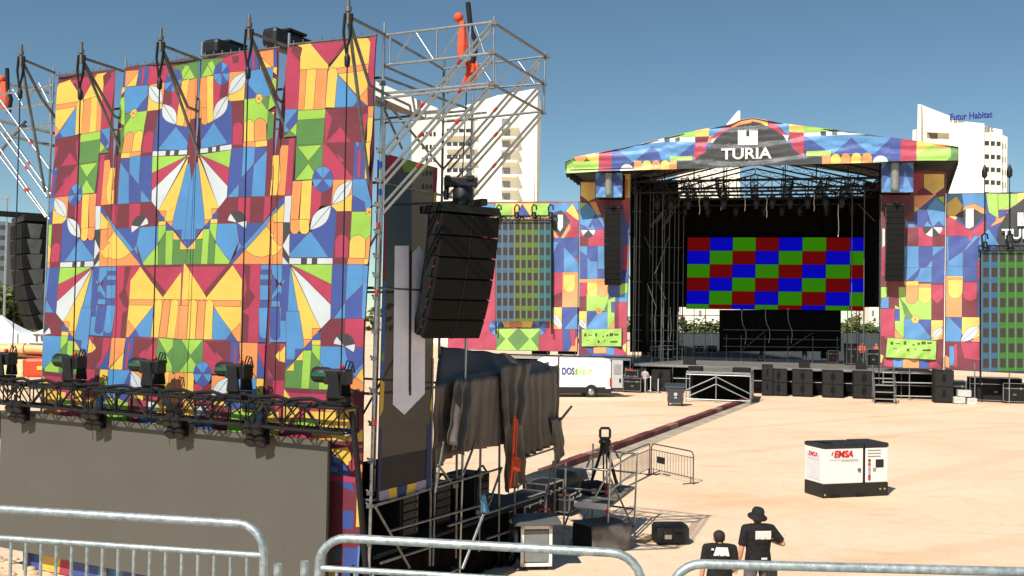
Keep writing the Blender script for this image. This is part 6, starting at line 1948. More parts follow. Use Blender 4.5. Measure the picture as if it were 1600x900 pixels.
for sx_, z in ((.3, 1.14), (.52, 1.10)):
    mb = MB(); mb.box((sx_ + .42, .004, z), (1.0 if sx_ < .4 else .6, .006, .022)); obj('caption_line', mb, GRYT, bo)
mb = MB(); mb.box((-.0, .5, 1.12), (.012, .56, .02)); obj('caption_line', mb, GRYT, bo)
mb = MB(); mb.box((s_ - .16, -.008, .82), (.11, .03, .1)); obj('lock', mb, STEELD, bo, bevel=.01)
x0 = s_ + .1
for z in (1.40, 1.31, 1.22):
    mb = MB(); mb.box((x0 + .28, .004, z), (.46, .012, .018)); obj('louvre', mb, STEELD, co)
mb = MB(); mb.box((x0 + .47, -.0, 1.0), (.28, .03, .24)); sc_ = obj('screen_bezel', mb, BLACKM, co, bevel=.015)
mb = MB(); mb.box((x0 + .47, -.018, 1.0), (.22, .006, .18)); obj('screen', mb, mat('control_screen', (30, 30, 48), .1, var=0), sc_)
mb = MB(); mb.box((x0 + .28, -.004, .82), (.11, .03, .1)); obj('lock', mb, ALU, co, bevel=.01)
for z, c in ((1.1, (120, 50, 40)), (.98, (170, 60, 60)), (.9, (200, 160, 150)), (.82, (150, 150, 200)), (.74, (200, 190, 160)), (.62, (150, 60, 60)), (.54, (190, 60, 60))):
    mb = MB(); mb.tube((x0 + .1, .012, z), (x0 + .1, -.016, z), .045, 10); obj('socket', mb, mat('socket_%d' % c[0] if c[0] != 150 or c[1] == 60 else 'socket_blue', c, .5, var=.05), co)
# --- wheeled bin
p = G(1055, 634); t = thing('wheeled_bin', 'dark grey wheeled waste bin with sloping lid by the thrust platform', 'bin', p, -.12)
BING = mat('bin_grey', (62, 68, 72), .5, var=.1)
mb = MB(); b0 = [(-.5, -.38), (.5, -.38), (.5, .38), (-.5, .38)]
vs = [V((x * .9, y * .85, .18)) for x, y in b0] + [V((x * 1.1, y * 1.1, 1.1)) for x, y in b0]; mb.add(vs, [(3, 2, 1, 0), (4, 5, 6, 7), (0, 1, 5, 4), (1, 2, 6, 5), (2, 3, 7, 6), (3, 0, 4, 7)]); bd = obj('body', mb, BING, t, bevel=.03)
mb = MB(); mb.add([V((-.62, -.46, 1.1)), V((.62, -.46, 1.1)), V((.62, .44, 1.1)), V((-.62, .44, 1.1)), V((-.6, -.44, 1.18)), V((.6, -.44, 1.18)), V((.6, .4, 1.36)), V((-.6, .4, 1.36))], [(3, 2, 1, 0), (4, 5, 6, 7), (0, 1, 5, 4), (1, 2, 6, 5), (2, 3, 7, 6), (3, 0, 4, 7)]); obj('lid', mb, BING, t, bevel=.03)
mb = MB(); mb.lathe([(.11, 0), (.11, .006)], o=(0, -.405, .72), ax=(0, -1, .1), n=14); mb.box((0, -.39, .52), (.14, .01, .1)); obj('emblem', mb, GRYT, bd)
for sx in (-.52, .5):
    mb = MB(); mb.box((sx * .94, -.39, .66), (.06, .03, .3)); obj('reflector_strip', mb, mat('reflector_pink', (226, 120, 110), .5, var=.1), bd)
for sx in (-.4, .4):
    for sy in (-.26, .26):
        mb = MB(); mb.tube((sx - .03, sy, .09), (sx + .03, sy, .09), .09, 12); mb.box((sx, sy, .17), (.05, .05, .08)); obj('castor', mb, RUBBER, t)
# --- van
pv = G(955, 621); pv2 = G(800, 622); t = thing('delivery_van', 'white delivery van parked by the stage with its rear door open', 'van', pv, math.atan2(pv.y - pv2.y, pv.x - pv2.x) * .6)
# local: x along the van, rear at 0, front at -6; y into the picture
prof = [(-.02, .45), (-.02, 2.3), (-.12, 2.52), (-4.1, 2.56), (-4.55, 2.4), (-5.25, 1.5), (-6.0, 1.2), (-6.1, .5)]
VANW = mat('van_white', (244, 243, 236), .3, var=.03)
mb = MB(); mb.prism([V((x, 0, z)) for x, z in prof], (0, 2.0, 0)); bd = obj('body', mb, VANW, t, bevel=.06)
VK = mat('van_black_trim', (36, 36, 38), .6, var=.1)
mb = MB(); mb.box((-3.0, .97, .42), (6.0, 1.98, .3)); obj('sill', mb, VK, t, bevel=.02)
mb = MB(); mb.box((-3.0, -.004, .62), (5.2, .03, .1)); obj('rub_strip', mb, VK, bd)
mb = MB(); mb.prism([V((-4.2, -.006, 2.3)), V((-4.62, -.006, 2.2)), V((-5.1, -.006, 1.55)), V((-4.2, -.006, 1.5))], (0, .02, 0)); obj('side_window', mb, GLASSD, bd)
for x in (-1.35, -4.95):
    for y in (.06, 1.94):
        mb = MB(); mb.tube((x, y - .12 + .06, .36), (x, y + .12 - .06 if y > 1 else y + .12, .36), .36, 20); wh = obj('wheel', mb, RUBBER, t)
        mb = MB(); mb.lathe([(.05, .0), (.22, -.01), (.23, .02), (.1, .06), (.05, .06)], o=(x, (y - .07) if y < 1 else y + .1, .36), ax=(0, -1 if y < 1 else 1, 0), n=16); obj('rim', mb, ALU, wh)
    mb = MB(); mb.lathe([(.44, -.02), (.44, .02)], o=(x, .0, .4), ax=(0, -1, 0), n=20); obj('wheel_arch', mb, VK, bd)
mb = MB(); mb.box((.02, 1.0, 1.45), (.05, 1.8, 1.7)); obj('load_opening', mb, BLACKM, bd)
mb = MB(); mb.obox(V((.02, .02, .62)), V((.72, -.12, 0)), V((.006, .05, 0)), V((0, 0, 1.82))); dr_ = obj('rear_door', mb, mat('van_door_grey', (186, 186, 182), .5, var=.08), t, bevel=.03)
mb = MB(); mb.obox(V((.16, -.03, 1.55)), V((.44, -.074, 0)), V((.004, -.02, 0)), V((0, 0, .6))); obj('door_window', mb, mat('door_pane_grey', (150, 152, 152), .2, var=.1), dr_)
mb = MB(); mb.obox(V((.5, -.09, 1.0)), V((.1, -.016, 0)), V((.004, -.03, 0)), V((0, 0, .25))); obj('handle', mb, BLACKM, dr_)
mb = MB(); mb.box((-.06, -.01, 1.0), (.12, .05, .55)); obj('tail_light', mb, RED, bd)
mb = MB(); mb.box((.06, 1.0, .5), (.16, 1.9, .22)); obj('bumper', mb, VK, t, bevel=.03)
VB = mat('lettering_blue', (50, 56, 150), .5, var=0); VG = mat('lettering_green', (130, 200, 40), .5, var=0); VG2 = mat('lettering_pale_green', (206, 226, 130), .5, var=0)
lettering('DOS', None, 0, 0, .62, 0, VB, bd, 'lettering', .012, .68, u=ux, upv=uz, n=V((0, -1, 0)), loc=(-3.35, -.03, 1.5))
mb = MB(); mb.box((-2.36, -.012, 1.68), (.15, .02, .4)); obj('emblem', mb, VG, bd)
lettering('RENT', None, 0, 0, .45, 0, VG2, bd, 'lettering', .004, .8, u=ux, upv=V((.1, 0, 1)), n=V((0, -1, 0)), loc=(-2.22, -.03, 1.5))
# --- hotels
def facade(mb, plane, pts, depth, m=None):
    ps = [plane.P(*p) for p in pts]; mb.prism(ps, -plane.n * depth, m)
def windows(parent, o, plane, quads, m=GLASSD, off=.06, sill=None):
    for q in quads:
        mb = MB(); ps = [plane.P(*p, off) - o for p in q]; mb.prism(ps, -plane.n * .3); f = obj('window', mb, m, parent)
        if sill:
            mb = MB(); a, b = plane.P(*q[3], .1) - o, plane.P(*q[2], .1) - o; mb.obox(a - plane.u * .2, (b - a) + plane.u * .4, plane.n * .5, V((0, 0, -.35))); obj('sill', mb, WALLW, f)
HB = Plane((at(760, 300, 175)), (1, -.10))
t = thing('hotel_tower', 'white slab hotel with a sloping top behind the scaffold arm', 'hotel', V((HB.o.x, HB.o.y, 0))); o = V(t.location)
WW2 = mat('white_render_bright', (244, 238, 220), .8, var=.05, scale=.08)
def hpart(name, pl, pts, depth, off=0., m=WW2, parent=None):
    mb = MB(); ps = [pl.P(*p, off) - o for p in pts]; mb.prism(ps, -pl.n * depth); return obj(name, mb, m, parent or t)
hpart('wall', HB, [(689, 560), (689, 176), (757, 156), (780, 148), (780, 560)], 14)
hpart('end_slab', HB, [(779, 560), (779, 149), (838, 138), (834, 318), (830, 560)], 12, 1.2)
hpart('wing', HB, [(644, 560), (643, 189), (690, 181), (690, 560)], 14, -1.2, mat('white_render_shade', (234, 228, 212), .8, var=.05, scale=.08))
hpart('edge_fin', HB, [(833, 560), (837, 139), (840, 139), (836, 560)], 3, 1.6)
hpart('parapet', HB, [(696, 186), (744, 183), (744, 180), (696, 183)], 2, .5)
for y in (202, 223, 243, 264, 285, 305):
    windows(t, o, HB, [[(x, y - 1), (x + 7.5, y - 1), (x + 7.5, y + 6), (x, y + 6)] for x in (698, 707.5, 717, 728)], sill=True, off=.05)
    hpart('balcony_ledge', HB, [(696, y + 10.5), (744, y + 9.5), (744, y + 7.5), (696, y + 8.5)], 2.0, .9)
for y in (206, 226, 246, 267, 288):
    windows(t, o, HB, [[(x, y), (x + 3.8, y), (x + 3.8, y + 7), (x, y + 7)] for x in (659, 665, 671, 677)], off=-1.15)
hpart('recess_shade', HB, [(737.5, 320), (739, 184), (742, 184), (741, 320)], .5, .03, mat('recess_shade_grey', (176, 168, 156), .8))  # flat grey strip: the shade of a recess put in as colour
for y in (187, 204, 222, 241, 264, 285, 304):
    f = hpart('balcony', HB, [(781, y + 12), (806, y + 12), (809, y + 9.5), (781, y + 8)], 2.2, 2.9)
    windows(f, o, HB, [[(784, y - 2), (797, y - 2), (797, y + 8), (784, y + 8)]], mat('balcony_glass', (140, 140, 140), .2, var=.3), 1.28)
hb2 = Plane(at(1500, 300, 150), (1, -.52))
t = thing('hotel_tower', 'white slab hotel with rooftop lettering beyond the stage roof corner', 'hotel', V((hb2.o.x, hb2.o.y, 0))); o = V(t.location)
hpart('end_slab', hb2, [(1427, 560), (1434, 163), (1439, 163), (1439, 560)], 12, 2.4)
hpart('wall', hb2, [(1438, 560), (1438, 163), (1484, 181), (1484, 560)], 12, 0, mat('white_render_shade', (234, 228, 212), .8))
hpart('annex', hb2, [(1420, 560), (1426, 203), (1432, 202), (1432, 560)], 8, -2)
hpart('front_block', hb2, [(1483, 560), (1483, 187), (1538, 193), (1538, 560)], 10, 1.6)
hpart('window_wing', hb2, [(1537, 560), (1538, 197), (1566, 203), (1563, 560)], 10, .2)
hpart('side_wing', hb2, [(1563, 560), (1566, 211), (1574, 214), (1569, 560)], 8, -1.5)
f = hpart('ledge', hb2, [(1447, 206), (1483, 208), (1483, 204), (1447, 202)], 1.5, .8)
windows(t, o, hb2, [[(1449, 206), (1465, 208), (1465, 217), (1454, 217)]], mat('loggia_dark', (120, 112, 100), .6), .05)
for y in (220, 241, 261, 281, 300):
    windows(t, o, hb2, [[(x, y + (x - 1538) * .06), (x + 7, y + (x - 1538) * .06), (x + 7, y + 7 + (x - 1538) * .06), (x, y + 7 + (x - 1538) * .06)] for x in (1538.5, 1547.5, 1556.5)], off=.25)
    windows(t, o, hb2, [[(x, y + 4), (x + 1.4, y + 4), (x + 1.4, y + 13), (x, y + 13)] for x in (1566.5, 1570)], off=-1.45)
for x in (1546, 1555, 1564):
    hpart('fin', hb2, [(x, 560), (x + .6, 199 + (x - 1540) * .15), (x + 2, 199 + (x - 1540) * .15), (x + 1.4, 560)], .8, .9)
b_ = hb2.st(hb2.P(1484, 189, 1.9))
lettering('Futur Habitat', hb2, b_[0], b_[1] + .1, 1.36, 1.9, mat('sign_blue', (24, 34, 120), .5, var=0), t, 'sign_lettering', .04, .78, org=o, depth=.08)
hb3 = Plane(at(1110, 300, 150), (1, -.1))
t = thing('hotel_tower', 'white tower mostly hidden behind the stage, its pointed tip above the roof', 'hotel', V((hb3.o.x, hb3.o.y, 0))); o = V(t.location)
hpart('wall', hb3, [(1058, 560), (1060, 268), (1112, 222), (1153, 173), (1153, 560)], 12)
hpart('edge_fin', hb3, [(1152, 560), (1152.5, 173), (1156.5, 173), (1156, 560)], 8, 1.2)
for y in (276, 288, 300, 312):
    windows(t, o, hb3, [[(x, y), (x + 4, y), (x + 4, y + 5), (x, y + 5)] for x in (1072, 1082, 1092, 1110, 1120)], mat('balcony_glass', (140, 140, 140), .2), .05)
# pale low block behind the stage floor
hb4 = Plane(at(1220, 500, 120), (1, -.1))
t = thing('low_building', 'pale low building seen under the stage roof behind the planting', 'building', V((hb4.o.x, hb4.o.y, 0))); o = V(t.location)
hpart('wall', hb4, [(1030, 540), (1030, 474), (1128, 472), (1128, 540)], 8)
hpart('wall', hb4, [(1358, 540), (1358, 470), (1440, 468), (1440, 540)], 8)
windows(t, o, hb4, [[(x, 485), (x + 4, 485), (x + 4, 494), (x, 494)] for x in (1042, 1050, 1092, 1362)], mat('balcony_glass', (140, 140, 140), .2), .05)
# grey block at the picture's edge, far off
hb5 = Plane(at(0, 450, 110), (1, .2))
t = thing('office_block', 'grey office block at the edge behind the hanging array', 'building', V((hb5.o.x, hb5.o.y, 0))); o = V(t.location)
hpart('wall', hb5, [(-120, 520), (-120, 345), (9, 346), (9, 520)], 10, 0, mat('grey_block', (104, 108, 116), .6))
windows(t, o, hb5, [[(x, y), (x + 8, y), (x + 8, y + 6), (x, y + 6)] for x in (-36, -18, 0) for y in (352, 368, 384, 400, 416)], off=.05)
# --- tents
TENT = mat('tent_canvas', (240, 242, 244), .6, var=.04, scale=1)
def tent(lab, apex, e0, e1, vb, Y, txt=None):
    pa = at(*apex, Y + 2.5); a, b = at(*e0, Y), at(*e1, Y); zc = (a.z + b.z) / 2; zb_ = at(e0[0], vb, Y).z
    t = thing('pagoda_tent', lab, 'tent', V(((a.x + b.x) / 2, Y, 0)), 0, 'white pagoda tents'); o = V(t.location)
    W_ = (b.x - a.x); c = [V((a.x, Y, zc)), V((b.x, Y, zc)), V((b.x, Y + W_, zc)), V((a.x, Y + W_, zc))]; ap = V((pa.x, Y + W_ / 2, pa.z))
    mb = MB()
    for i in range(4):
        p, q = c[i] - o, c[(i + 1) % 4] - o
        mb.grid(lambda u, v, p=p, q=q: p.lerp(q, u).lerp(ap - o, v) + V((0, 0, -.35 * math.sin(math.pi * v) * (1 - .3 * v))), 8, 8)
    r_ = obj('canopy', mb, TENT, t)
    mb = MB()
    for i in range(4):
        p, q = c[i] - o, c[(i + 1) % 4] - o; mb.prism([p, q, q + V((0, 0, zb_ - zc)), p + V((0, 0, zb_ - zc))], (0, .02, 0))
    vl = obj('valance', mb, TENT, t)
    for p in c: mb = MB(); mb.tube(V((p.x, p.y, 0)) - o, p - o, .05); obj('pole', mb, ALU, t)
    if txt:
        lettering('TURIA', None, 0, 0, txt[2], 0, mat('tent_print', (96, 92, 84), .6, var=0), vl, 'lettering', .01, 1.15, u=V((1, 0, 0)), upv=uz, n=V((0, -1, 0)), loc=at(txt[0], txt[1], Y - .05) - o)
tent('white pagoda tent with a sharp peak beside the hanging array', (13, 492), (-34, 527), (46, 523), 541, 62)
tent('white pagoda tent marked TURIA, beside the edge of the banner wall', (96, 496), (28, 524), (168, 520), 536, 58, (51, 533.5, .62))
# --- orange telescopic lift
t = thing('boom_lift', 'orange and cream telescopic lift parked beyond the banner wall', 'lift', V((at(30, 600, 40).x, 40, 0))); o = V(t.location)
LQ = lambda x, y, k=0: at(x, y, 40 + k) - o
LO = mat('lift_orange', (236, 78, 44), .4, var=.1); LC = mat('lift_boom_cream', (246, 190, 130), .45, var=.1)
zz_ = LQ(40, 600).z
mb = MB(); mb.obox(LQ(36, 590), LQ(92, 590) - LQ(36, 590), V((0, 1.6, 0)), LQ(36, 560) - LQ(36, 590)); cb = obj('engine_cover', mb, LO, t, bevel=.12)
mb = MB(); mb.obox(LQ(58, 578, -.02), LQ(72, 578) - LQ(58, 578), V((0, -.02, 0)), LQ(58, 572) - LQ(58, 578)); obj('badge', mb, mat('badge_yellow', (240, 214, 90), .5), cb)
mb = MB(); mb.obox(LQ(-20, 590), LQ(36, 590) - LQ(-20, 590), V((0, 1.4, 0)), LQ(-20, 562) - LQ(-20, 590)); obj('counterweight', mb, mat('lift_cream', (226, 208, 160), .5, var=.2), t, bevel=.05)
mb = MB(); mb.box((LQ(20, 600).x, .8, .75), (4.2, 2.0, .5)); obj('chassis', mb, BLACKM, t, bevel=.05)
mb = MB(); mb.tube(LQ(4, 544, .6), LQ(110, 548, .6), .2, 10); mb.tube(LQ(-30, 548, .6), LQ(40, 546, .6), .27, 10); obj('boom', mb, LC, t)
mb = MB(); mb.tube(LQ(-30, 556, .8), LQ(100, 556, .8), .14, 8); mb.tube(LQ(-20, 552, .3), LQ(80, 560, .3), .05, 6); obj('lower_arm', mb, mat('lift_brown', (120, 84, 56), .6), t)
for x in (-1.4, 1.4):
    for y in (0, 1.6):
        mb = MB(); mb.tube((LQ(20, 600).x + x, y - .15, .5), (LQ(20, 600).x + x, y + .15, .5), .5, 18); w_ = obj('wheel', mb, RUBBER, t)
        mb = MB(); mb.tube((LQ(20, 600).x + x, y - .17, .5), (LQ(20, 600).x + x, y + .17, .5), .22, 14); obj('rim', mb, LC, w_)
# --- trees
LEAF = [mat('leaf_olive', (74, 88, 40), .7, var=.3, scale=3), mat('leaf_dark', (46, 60, 30), .7, var=.3, scale=3), mat('leaf_light', (112, 122, 58), .7, var=.25, scale=3)]
BARK = mat('bark', (84, 68, 54), .9, var=.3)
def tree(lab, base, h, wd, n=900, leaf_s=.3, name='broadleaf_tree', group=None, seed=1, trunk=.35):
    rnd = random.Random(seed); t = thing(name, lab, 'tree' if trunk > .1 else 'shrub', base, 0, group)
    mb = MB(); mb.tube((0, 0, 0), (0, 0, h * trunk), wd * .045, 8, r2=wd * .03)
    cl = []
    for k in range(16):
        a = rnd.uniform(0, 6.28); r_ = wd * .5 * rnd.uniform(.15, .8); z = h * (trunk + (1 - trunk) * rnd.uniform(.1, .85)); cl.append((V((r_ * math.cos(a), r_ * math.sin(a), z)), wd * rnd.uniform(.13, .24)))
        mb.tube((0, 0, h * trunk * rnd.uniform(.6, 1)), cl[-1][0], wd * .015, 5, r2=wd * .006)
    obj('trunk', mb, BARK, t)
    mb = MB()
    for k in range(n):
        c, r_ = cl[rnd.randrange(len(cl))]
        d = V((rnd.gauss(0, 1), rnd.gauss(0, 1), rnd.gauss(0, .8))).normalized() * r_ * rnd.uniform(.4, 1.1); p = c + d
        a = V((rnd.gauss(0, 1), rnd.gauss(0, 1), rnd.gauss(0, .6))).normalized(); b = a.orthogonal().normalized(); s_ = leaf_s * rnd.uniform(.6, 1.3)
        mb.add([p - a * s_, p + b * s_ * .5, p + a * s_, p - b * s_ * .5], [(0, 1, 2, 3)], LEAF[rnd.choice((0, 0, 1, 2))])
    obj('crown', mb, None, t)
tree('olive green tree behind the hanging array, at the picture edge', V((at(14, 600, 95).x, 95, 0)), 7.6, 7.5, 1500, .4, seed=3, trunk=.2)
tree('olive green tree standing behind the white tents', V((at(60, 600, 100).x, 100, 0)), 7.0, 7, 1200, .4, seed=4, trunk=.2)
tree('olive green tree beyond the frame edge behind the tents', V((at(-60, 600, 98).x, 98, 0)), 8.4, 8, 1200, .4, seed=5, trunk=.2)
t = thing('mesh_fence', 'blue grey mesh fence along the planting behind the stage', 'fence', V((at(1200, 520, 97).x, 97, 0))); o = V(t.location)
mb = MB(); a, b = at(1020, 519, 97), at(1420, 521, 97); mb.prism([a - o, b - o, V((b.x, 97, .05)) - o, V((a.x, 97, .05)) - o], (0, .03, 0)); obj('mesh_panel', mb, mat('fence_mesh', (72, 78, 82), .7, var=.2), t)
for k in range(14): mb = MB(); p = a.lerp(b, k / 13); mb.tube(p - o, V((p.x, p.y, 0)) - o, .05); obj('post', mb, STEELD, t)
for i, (px, h, lab) in enumerate([(1068, 5.6, 'grey green shrub behind the stage at the open corner beside the drapes'), (1092, 5.2, 'grey green shrub behind the stage, beside the lattice'), (1116, 5.7, 'grey green shrub behind the stage, touching the screen risers'),
                                  (1322, 5.8, 'grey green shrub behind the stage beside the last riser'), (1344, 6.6, 'taller olive tree behind the stage above the orange vests'), (1366, 5.8, 'grey green shrub behind the orange vests by the pylon')]):
    tree(lab, V((at(px, 500, 100).x, 100, 0)), h, 4.2, 1100, .24, name='garden_shrub', group='shrubs behind the stage', seed=10 + i, trunk=.08)
# street lamp pole at the picture's edge
t = thing('lamp_post', 'pale slender pole rising beside the hanging array', 'pole', V((at(6, 500, 70).x, 70, 0)))
mb = MB(); mb.tube((0, 0, 0), (0, 0, 13), .1, 8, r2=.06); obj('mast', mb, ALU, t)
mb = MB(); mb.box((-.4, 0, 13), (.9, .3, .12)); obj('lantern', mb, ALU, t)

# far wood closing the horizon behind everything
rw = random.Random(21); mb = MB()
for k in range(5200):
    x = rw.uniform(-330, 330); y = 300 + 30 * math.sin(x * .02) + rw.uniform(-6, 6); hmax = 5.5 + 2.2 * math.sin(x * .11) + 1.6 * math.sin(x * .37 + 1)
    p = V((x, y, rw.uniform(.2, max(1.5, hmax)))); a = V((rw.gauss(0, 1), rw.gauss(0, .5), rw.gauss(0, .7))).normalized(); b = a.orthogonal().normalized(); s_ = rw.uniform(.6, 1.5)
    mb.add([p - a * s_, p + b * s_ * .6, p + a * s_, p - b * s_ * .6], [(0, 1, 2, 3)], LEAF[rw.choice((0, 1, 1, 2))])
tag(obj('far_wood', mb), 'low belt of far trees along the horizon', 'wood', kind='stuff')
# ================================================================== people
SKIN = mat('skin', (206, 150, 118), .55, var=.08, scale=6, spec=.3)
BTEE = mat('black_tshirt', (26, 24, 25), .85, var=.3, scale=7, bump=.05, bscale=7)
HAIRM = mat('dark_hair', (44, 32, 26), .7, var=.3, scale=30)
def ellipse_loft(mb, secs, n=16):
    """secs: (centre, rx, ry)"""
    vs = []
    for c, a, b in secs:
        c = V(c); vs += [c + V((a * math.cos(2 * math.pi * j / n), b * math.sin(2 * math.pi * j / n), 0)) for j in range(n)]
    fs = [(i * n + j, i * n + (j + 1) % n, (i + 1) * n + (j + 1) % n, (i + 1) * n + j) for i in range(len(secs) - 1) for j in range(n)]
    k = len(secs) - 1
    fs += [tuple(range(n - 1, -1, -1)), tuple(range(k * n, k * n + n))]
    mb.add(vs, fs, None, True)
def limb(mb, pts):
    for (p, r), (q, r2) in zip(pts, pts[1:]):
        mb.tube(p, q, r, 10, r2=r2)
    for p, r in pts: mb.ball(p, r, n=10)
def skinned(name, mb, m, par, vox):
    o = obj(name, mb, m, par)
    k = o.modifiers.new('join', 'REMESH'); k.mode = 'VOXEL'; k.voxel_size = vox; k.use_smooth_shade = True
    s_ = o.modifiers.new('soften', 'SMOOTH'); s_.iterations = 4; s_.factor = .5
    return o
def person(label, loc, rz, h, arms, shirt, legs_m, hat=None, vox=.014, short=False, spread=.1, group=None, step=0., wide=1., sleeve=.5, hair=True, hd=0.):
    """faces local +y; arms: ((elbow, wrist, finger direction) for -x, same for +x) in units of a 1.75 m figure"""
    t = thing('person', label, 'person', loc, rz, group); k = h / 1.75
    P = lambda x, y, z: V((x, y, z)) * k
    W_ = wide
    body = MB()
    ellipse_loft(body, [(P(0, 0, .84), .15 * k * W_, .105 * k), (P(0, .0, .95), .17 * k * W_, .115 * k), (P(0, 0, 1.08), .145 * k * W_, .1 * k), (P(0, .005, 1.25), .17 * k * W_, .115 * k), (P(0, 0, 1.38), .185 * k * W_, .105 * k), (P(0, -.01, 1.455), .13 * k * W_, .075 * k), (P(0, -.01, 1.48), .06 * k, .055 * k)])
    limb(body, [(P(0, -.012, 1.44), .062 * k), (P(0, .005 + hd * .5, 1.56 - hd), .054 * k)])
    H = lambda x, y, z: P(x, y + hd * .7, z - hd)
    body.ball(H(0, .018, 1.64), .1 * k, n=14, sc=(.78, .95, 1.12)); body.ball(H(0, .05, 1.585), .06 * k, sc=(.85, .9, .9))
    body.tube(H(0, .105, 1.655), H(0, .13, 1.615), .012 * k, 6, r2=.02 * k)
    for s_ in (-1, 1):
        body.ball(H(.083 * s_, .01, 1.63), .025 * k, sc=(.45, .8, 1.3))
        kx = (.095 + spread * .5) * s_
        limb(body, [(P(.088 * s_ * W_, 0, .9), .092 * k), (P(kx, .015 + step * s_, .49), .058 * k), (P(kx * 1.1, -.012 + step * s_ * 1.6, .28), .056 * k), (P((.1 + spread) * s_, -.01 + step * s_ * 1.5, .08), .036 * k)])
        limb(body, [(P((.1 + spread) * s_, -.03 + step * s_ * 1.5, .04), .038 * k), (P((.12 + spread) * s_, .15 + step * s_ * 1.5, .03), .032 * k)])
        e, w_, fd = arms[0 if s_ < 0 else 1]
        e, w_, fd = P(*e), P(*w_), V(fd).normalized()
        limb(body, [(P(.175 * s_ * W_, -.005, 1.42), .056 * k), (P(.19 * s_ * W_, -.005, 1.39), .054 * k), (e, .041 * k), (e.lerp(w_, .35), .04 * k), (w_, .026 * k)])
        t_ = fd.orthogonal().normalized() if abs(fd.z) < .9 else V((0, 1, 0)); u = fd.cross(t_)
        pc = w_ + fd * .05 * k
        for a in (-1.2, -.4, .4, 1.2): body.tube(w_ + t_ * .012 * a * k, pc + t_ * .018 * a * k + fd * .03 * k, .014 * k, 6)
        for a, l_ in ((-1.5, .062), (-.5, .075), (.5, .08), (1.5, .07)):
            r_ = pc + t_ * .0155 * a * k + fd * .03 * k; m_ = r_ + fd * l_ * .55 * k + u * .008 * s_ * k
            body.tube(r_, m_, .0095 * k, 6, r2=.009 * k); body.tube(m_, m_ + (fd * .8 + u * .6 * s_).normalized() * l_ * .5 * k, .009 * k, 6, r2=.0075 * k)
        th = w_ + fd * .03 * k + t_ * .026 * k; body.tube(th, th + (fd + t_ * .9).normalized() * .05 * k, .011 * k, 6, r2=.009 * k)
    skinned('body', body, SKIN, t, vox)
    sh = MB(); g = 1.1
    ellipse_loft(sh, [(P(0, 0, .93), .186 * k * W_, .135 * k), (P(0, 0, 1.02), .178 * k * W_, .132 * k), (P(0, 0, 1.1), .166 * k * W_, .122 * k), (P(0, .005, 1.25), .186 * k * W_, .132 * k), (P(0, 0, 1.38), .2 * k * W_, .122 * k), (P(0, -.01, 1.46), .14 * k * W_, .09 * k), (P(0, -.012, 1.495), .07 * k, .067 * k)])
    for s_ in (-1, 1):
        e = P(*arms[0 if s_ < 0 else 1][0]); a = P(.18 * s_ * W_, -.005, 1.415); f = a.lerp(e, sleeve + .35)
        limb(sh, [(P(.1 * s_, -.01, 1.43), .07 * k), (a, .07 * k)]); sh.tube(a, f, .068 * k, 12, r2=.064 * k)
    shirt_o = skinned('tshirt', sh, shirt, t, vox)
    tr = MB(); ellipse_loft(tr, [(P(0, 0, .82), .165 * k * W_, .125 * k), (P(0, 0, .95), .18 * k * W_, .127 * k), (P(0, 0, 1.03), .168 * k * W_, .122 * k)])
    for s_ in (-1, 1):
        kx = (.095 + spread * .5) * s_; ks = P(kx, .012 + step * s_, .49)
        limb(tr, [(P(.09 * s_ * W_, 0, .88), .108 * k), (ks, .082 * k)])
        if not short: tr.tube(ks, P((.1 + spread) * s_, -.012 + step * s_ * 1.5, .07), .08 * k, 12, r2=.066 * k)
    skinned('trousers', tr, legs_m, t, vox)
    for s_ in (-1, 1):
        so_ = MB(); limb(so_, [(P((.1 + spread) * s_, -.04 + step * s_ * 1.5, .045), .05 * k), (P((.11 + spread) * s_, .08 + step * s_ * 1.5, .045), .048 * k), (P((.125 + spread) * s_, .17 + step * s_ * 1.5, .035), .038 * k)]); skinned('shoe', so_, RUBBER, t, vox)
    if hair:
        hm = MB(); hm.ball(H(0, -.002, 1.665), .103 * k, n=14, sc=(.83, .96, 1.02)); hm.ball(H(0, -.045, 1.6), .06 * k, sc=(1.0, .6, .9)); skinned('hair', hm, HAIRM, t, vox)
    return t, shirt_o, P, H
GREYT = mat('grey_trousers', (98, 92, 92), .8, var=.2, scale=7, bump=.02, bscale=9); DKT = mat('dark_trousers', (44, 44, 52), .8, var=.2, scale=7)
PRT = mat('shirt_print_white', (232, 228, 220), .7, var=.05, scale=20)
# the two in black in front of the terrace
p = at(1184, 900, 17.6); foot2 = V((p.x, p.y, 0))
H2 = at(1184, 790, 17.6).z
k2 = H2 / 1.755
t, sh, P, H = person('person in black T-shirt with white back print and wide black hat, hand raised to chest', foot2, R(6), k2 * 1.75,
    (((-.265, -.03, 1.13), (-.29, .03, .88), (-.05, .1, -1)), ((.36, -.06, 1.2), (.2, .19, 1.22), (-1, .5, .15))), BTEE, GREYT, hair=True, wide=1.1, hd=.055)
mb = MB(); mb.lathe([(.172, -.03), (.176, -.018), (.12, .02), (.112, .05), (.108, .1), (.09, .135), (.03, .148)], o=H(0, -.005, 1.655), ax=(.06, -.28, 1), n=20); obj('hat', mb, mat('black_hat', (34, 32, 32), .85, var=.2), t)
mb = MB()
def back_print(mb, x0, x1, z0, z1, k, m=None, y=-.136):
    def fn(u, v):
        x = x0 + (x1 - x0) * u; z = z0 + (z1 - z0) * v
        return V((x, y + .35 * x * x - .02 * (z - 1.3), z)) * k
    mb.grid(fn, 6, 3, m)
back_print(mb, -.09, .15, 1.285, 1.41, k2); obj('back_print', mb, PRT, sh)
mb = MB()
for i in range(7): back_print(mb, -.09 + .03 * i, -.075 + .03 * i, 1.245 - .012 * (i % 2), 1.28 + .01 * (i % 3), k2, y=-.141)
